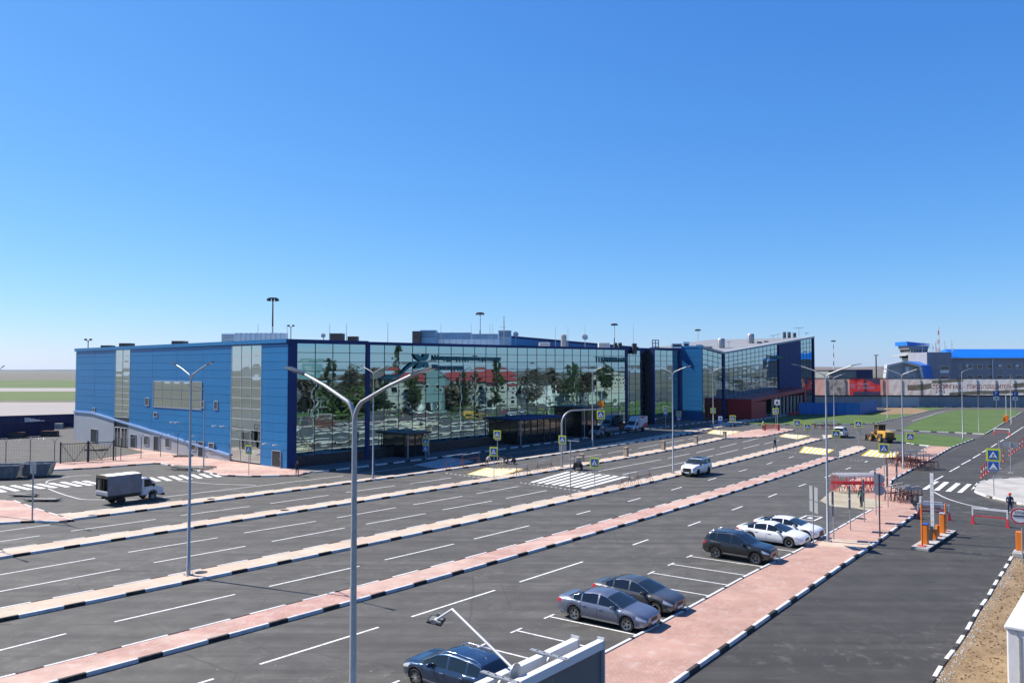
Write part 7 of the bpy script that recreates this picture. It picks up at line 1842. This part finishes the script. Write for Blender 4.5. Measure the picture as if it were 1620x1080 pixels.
def kneel():
    J = stand(0, .6, 1, R(55)); 
    for n in list(J): J[n] = (J[n][0], J[n][1], J[n][2]-.47)
    for s_, k in (('l',1),('r',-1)): J[s_+'_hip']=(0,.1*k,.45); J[s_+'_kn']=(.32,.15*k,.30 if k>0 else .07); J[s_+'_an']=(.18 if k>0 else -.12,.15*k,.08); J[s_+'_toe']=(.32 if k>0 else -.22,.15*k,.045)
    return J
C_NAVY = mat('navy_cloth', (.025,.035,.085), .9); C_DARK = mat('dark_cloth', (.018,.02,.028), .9); C_WH = mat('pale_cloth', (.5,.48,.45), .9); C_BEI = mat('beige_cloth', (.32,.25,.17), .9); C_GRN = mat('green_vest', (.02,.16,.09), .8); C_LIM = mat('lime_vest', (.45,.55,.10), .8)
H_RED = mat('red_helmet', (.62,.06,.02), .35); H_WH = mat('white_helmet', (.7,.7,.68), .4)
person('person in dark clothes looking down at the kerb by the terminal corner', g(470,753.5), R(-60), stand(.10,.5,1,R(12)), C_DARK, C_DARK)
person('bending worker in pale shirt and brown trousers left of the yellow paving', g(770,739.5), R(-30), stand(.14,.8,1,R(38)), C_WH, mat('brown_cloth', (.10,.07,.05), .9))
person('stooping worker in beige overalls striding over the yellow paving', g(797,741), R(200), stand(.30,.8,1,R(48)), C_WH, C_BEI)
person('kneeling worker in black beside the stooping worker', g(804,733.5,.01), R(190), kneel(), C_DARK, C_DARK); person('kneeling worker in black farthest along the paving edge', g(816,734.5,.01), R(170), kneel(), C_DARK, C_DARK)
person('person in navy walking along the cream strip', g(1226,711.5,.15), R(-75), stand(.24), C_NAVY, C_DARK)
person('person in a pale top and helmet beside the orange mesh screen', g(1207.5,681,.15), R(-100), stand(.04), C_LIM, C_DARK, H_WH)
person('person in a green vest with white band standing by the barrier stack', g(1363,802,.01), R(-150), stand(.06), C_DARK, C_DARK, None, C_GRN)
person('person in navy overalls and red helmet walking on the access road', g(1598,813.5,.01), R(-110), stand(.16), C_NAVY, C_NAVY, H_RED)

# ================================================================== THE TOWN ACROSS THE ROAD (seen in the mirror glass)
def mirror(p):
    n = NF; d_ = (p - O).dot(n); return p - n*(2*d_)
def mvec(v): return v - NF*(2*v.dot(NF))
EX, EY = mvec(Vector((1,0,0))), mvec(Vector((0,1,0)))
LIMX = [470,520,560,600,640,670,700,760,818,880,940,990,1010]; LIMY = [663.5,660.5,658.5,656.5,654,652.5,651,647.5,644.5,641,638,635,634]
def tb(px, py): return min(py, float(np.interp(px, LIMX, LIMY)))
def town(px, py): q = mirror(g(px, tb(px, py))); return Vector((q.x, q.y, 0))
def tz(py, Yv): return CAMH + ray(810, py)[2]/ray(810, py)[1]*Yv
def rec(o):
    bm = bmesh.new(); bm.from_mesh(o.data); bmesh.ops.recalc_face_normals(bm, faces=bm.faces); bm.to_mesh(o.data); bm.free(); return o
M_HW = mat('pale_plaster', (.46,.45,.42), .9, var=.08); M_HR = mat('red_tile_roof', (.26,.035,.035), .7, var=.15); M_HT = mat('teal_plaster', (.16,.26,.27), .8); M_HC = mat('cream_plaster', (.55,.52,.44), .9, var=.06)
def house(label, px0, px1, base, eave, ridge, dep, wm, rm, gable=False, nwin=6, floors=2):
    base = min(tb(px0, base), tb(px1, base))
    Yv = g((px0+px1)/2, base).y; Wd = (px1-px0)/FPX*Yv; o_ = town(px0, base); ze, zr2 = tz(eave, Yv), tz(ridge, Yv)
    t = thing('house', label, 'house', o_); Mx = frame(Vector((0,0,0)), EX, EY)
    def add(name, b, m, par=t): 
        b.v = [tuple(Mx @ Vector(v)) for v in b.v]; return rec(b.build(name, m, par))
    add('wall', MB().box((0,0,0),(Wd,dep,ze)), wm)
    if gable: b = MB().add([(-.5,-.4,ze),(Wd+.5,-.4,ze),(Wd/2,-.4,zr2),(-.5,dep+.4,ze),(Wd+.5,dep+.4,ze),(Wd/2,dep+.4,zr2)], [(0,1,2),(3,5,4),(1,4,5,2),(0,2,5,3),(0,3,4,1)])
    else: b = MB().add([(-.6,-.6,ze),(Wd+.6,-.6,ze),(Wd+.6,dep+.6,ze),(-.6,dep+.6,ze),(2.5,dep/2,zr2),(Wd-2.5,dep/2,zr2)], [(0,1,5,4),(1,2,5),(2,3,4,5),(3,0,4),(0,3,2,1)])
    add('roof', b, rm if not gable else wm)
    if gable: add('roof_sheet', MB().add([(-.6,-.5,ze-.05),(Wd/2,-.5,zr2+.12),(Wd/2,dep+.5,zr2+.12),(-.6,dep+.5,ze-.05)], [(0,1,2,3)]), rm); add('roof_sheet', MB().add([(Wd+.6,-.5,ze-.05),(Wd/2,-.5,zr2+.12),(Wd/2,dep+.5,zr2+.12),(Wd+.6,dep+.5,ze-.05)], [(0,1,2,3)]), rm)
    for f in range(floors):
        for i in range(nwin):
            x = Wd*(i+.5)/nwin; z0 = .9 + f*ze/floors; w = .7
            add('window', MB().box((x-w-.1,-.06,z0-.1),(x+w+.1,-.01,z0+1.7)), M_SIGNW); add('window_pane', MB().box((x-w,-.09,z0),(x+w,-.061,z0+1.6)), M_GLASSD)
    return t
house('long two-storey house with a red roof mirrored in the glass front', 690, 818, 654, 602.5, 585, 11, M_HW, M_HR, nwin=8); house('narrow gabled grey house with teal ground floor mirrored in the glass', 671, 700, 656, 596, 579, 10, M_HT, mat('grey_tile_roof', (.12,.12,.13), .7), True, 2, 2)
house('red roofed house half hidden by trees mirrored in the glass front', 598, 668, 656, 601, 586, 10, M_HW, M_HR, nwin=4); house('pale blank block with few windows mirrored at the end of the glass', 937, 994, 646, 588, 585.5, 14, M_HC, mat('dark_flat_roof', (.10,.09,.085), .8), nwin=5, floors=2); house('small white shed mirrored in the middle of the glass', 826, 874, 648, 605, 602, 6, M_SIGNW, mat('dark_flat_roof', (.10,.09,.085)), nwin=3, floors=1)
# pale boundary wall
wa, wb_ = town(812, 642), town(1000, 640.5)
wl = thing('boundary_wall', 'pale boundary wall mirrored in the glass front', 'wall', wa); d = wb_ - wa; L = d.length; nn = 12; e_ = d.normalized()
for i in range(nn): Mx = frame(Vector((0,0,0)), e_, UP.cross(e_)); b = MB().box((L*i/nn+.03,-.1,0),(L*(i+1)/nn-.03,.1,3.6),0,Mx); b.build('wall_panel', mat('pale_green_wall', (.42,.46,.42), .8, var=.06), wl)
# street billboard with white lettering at the near end
o_ = town(470, 655); Yv = g(470,655).y; t = thing('street_billboard', 'billboard with white scribble on pale blue mirrored at the first panes', 'billboard', o_); Mx = frame(Vector((0,0,0)), EX, EY)
b = MB().box((0,0,tz(602,Yv)),(6.6,.3,tz(572,Yv)),0,Mx); rec(b.build('board', mat('pale_blue_board', (.18,.32,.34), .6), t)); b = MB().box((3.1,.05,0),(3.5,.25,tz(602,Yv)),0,Mx); rec(b.build('post', M_ZINC, t))
for k in range(4): b = MB().tube([Mx @ Vector((.6+.5*k+.7*i*.3, -.05, tz(580+5*k+2*math.sin(i*1.7+k),Yv))) for i in range(12)], .09, 4); b.build('lettering', M_SIGNW, t)
# trees
LEAF = {}
def leaf_mat(n, c0, c1):
    if n in MATS: return MATS[n]
    m, w = newmat(n, .7); r_ = w.n('NewGeometry').outputs['Random Per Island']; w.l(w.ramp(r_, [(0, c0), (1, c1)]), w.p.inputs['Base Color']); return m
L_GRN = leaf_mat('spring_leaves', (.035,.065,.015), (.09,.13,.03)); L_DRK = leaf_mat('conifer_needles', (.018,.038,.014), (.045,.075,.028)); L_BARE = leaf_mat('budding_twigs', (.07,.055,.035), (.13,.105,.06))
M_BARK = mat('bark', (.09,.07,.055), .9, var=.3, vscale=4)
def tree(label, px, base, pyt, wpx, leaf, shape, n=1500):
    base = tb(px, base); Yv = g(px, base).y; H_ = tz(pyt, Yv); Rr = wpx/2/FPX*Yv; p = town(px, base); t = thing('tree', label, 'tree', p, 0, 'trees across the road'); rr = random.Random(label)
    b = MB(); b.tube([(0,0,0),(.1,0,H_*.4),(0,.1,H_*.9)], [.028*H_*.6,.02*H_*.6,.01], 7)
    cl = []
    for i in range(26 if shape != 'cone' else 34):
        f = rr.uniform(.18,1.0); a = rr.uniform(0,6.283)
        pr = {'pop': min(1, 3*(1-f)+.15)*min(1,f*3), 'cone': (1.05-f), 'round': math.sqrt(max(.02,1-((f-.6)/.45)**2))}[shape]
        q = Vector((math.cos(a)*Rr*pr*rr.uniform(.3,.95), math.sin(a)*Rr*pr*rr.uniform(.3,.95), H_*f)); cl.append((q, max(.55, Rr*pr*.5)))
        b.tube([(0,0,max(.5,q.z - (1.5 if shape!='cone' else .3) - q.xy.length*.6)), q*.6 + Vector((0,0,q.z*.38)), q], [.05,.03,.012], 4)
    b.build('trunk', M_BARK, t)
    c = MB()
    for i in range(int(n*1.7)):
        q, r_ = rr.choice(cl); v = Vector((rr.gauss(0,1), rr.gauss(0,1), rr.gauss(0,1)*(1.4 if shape=='pop' else .8)))*r_*.55; s_ = rr.uniform(.12,.30); M = Matrix.Translation(q+v) @ Matrix.Rotation(rr.uniform(0,6.3),4,(rr.gauss(0,1),rr.gauss(0,1),rr.gauss(0,1)+.01))
        c.add([M @ Vector(x) for x in ((-s_,-s_*.5,0),(s_,-s_*.5,.05),(s_*.8,s_*.5,0),(-s_*.8,s_*.5,.04))], [(0,1,2,3)])
    c.build('crown', leaf, t)
for q in [('tall poplar mirrored left of the emblem',627,650,545,26,L_GRN,'pop',2600),('dark conifer mirrored in the first pane columns',522,655,572,24,L_DRK,'cone',2200),('bushy bare tree mirrored behind the lamp arms',560,652,578,44,L_BARE,'round',2200),('budding round tree mirrored before the gabled house',655,654,596,24,L_GRN,'round',2200),('dark bushy tree mirrored under the red roof end',606,655,606,26,L_DRK,'round',2000),('dark tree mirrored in front of the long house',731,653,590,14,L_DRK,'pop',1800),('slim poplar mirrored past the long house',785,648,570,16,L_GRN,'pop',1500),('twin poplar mirrored beyond the white shed',905,646,572,22,L_GRN,'pop',2000),('bare spreading tree mirrored behind the white shed',845,643,584,40,L_BARE,'round',1800),('bare tree mirrored before the pale block',930,645,590,26,L_BARE,'round',1600),('rounded tree mirrored above the pale block',958,642,568,20,L_GRN,'round',1500)]: tree(*q)
# belt of trees behind the houses
def woodland(label, pxs, base, top, n, leaf):
    rr = random.Random(label); c = MB()
    for i in range(n):
        px = rr.uniform(*pxs); b_ = min(base, float(np.interp(px, LIMX, LIMY))) - rr.uniform(3, 9); Yv = g(px, b_).y; q = mirror(g(px, b_)); hm = tz(top, Yv)*(.72 + .28*math.sin(px*.11)*math.sin(px*.043+1))
        z = rr.uniform(.05, 1)**.8*hm; s_ = rr.uniform(.35,.9); M = Matrix.Translation((q.x, q.y, z)) @ Matrix.Rotation(rr.uniform(0,6.3),4,(rr.gauss(0,1),rr.gauss(0,1),rr.gauss(0,1)+.01))
        c.add([M @ Vector(x) for x in ((-s_,-s_*.5,0),(s_,-s_*.5,.05),(s_*.8,s_*.5,0),(-s_*.8,s_*.5,.04))], [(0,1,2,3)])
    c.build('woodland', leaf, kind='stuff', label=label, category='wood')
woodland('brown budding belt of trees behind the mirrored houses', (470,1000), 650, 584.5, 15000, L_BARE); woodland('green undergrowth of trees before the mirrored houses', (500,600), 660, 612, 1400, L_GRN)
woodland('dark shrubs along the mirrored long house', (700,830), 660, 640, 700, L_DRK)
# grass and parked cars over there
struct(MB().sheet([tuple(town(x, y))[:2] for x, y in [(455,662),(700,657),(900,650),(1010,648),(1010,637),(700,640),(455,645)]], .02).build('lawn', M_LAWN))
for i, (x, y, S, pm_, lb) in enumerate([(652,657,SUV,P_WHT,'white SUV parked under the mirrored budding tree'),(640,658,SEDAN,P_GREY,'grey saloon parked by the mirrored red roof'),(668,658,SEDAN,P_WHT,'white saloon parked by the mirrored gabled house'),(770,658,COUPE,P_WHT,'white saloon parked before the mirrored long house')]):
    car('parked_car', lb, town(x, y) + UP*.03, TH + R(80), S, pm_)
# ================================================================== HAZE
b = MB().box((-9500,-460,-1.3),(9500,8300,46))
hzo = b.build('haze', None if False else []) if False else None
me = bpy.data.meshes.new('haze'); me.from_pydata(b.v, [], b.f); hm = bpy.data.materials.new('thin_haze'); hm.use_nodes = True; hn = hm.node_tree; hn.nodes.remove(hn.nodes['Principled BSDF'])
vp = hn.nodes.new('ShaderNodeVolumePrincipled'); vp.inputs['Color'].default_value = (.62,.80,1,1); vp.inputs['Density'].default_value = 3.2e-5; vp.inputs['Anisotropy'].default_value = .2
hn.links.new(vp.outputs[0], hn.nodes['Material Output'].inputs['Volume']); me.materials.append(hm); hzo = mk('haze', me, kind='stuff', label='thin bluish haze over the far fields', category='haze')
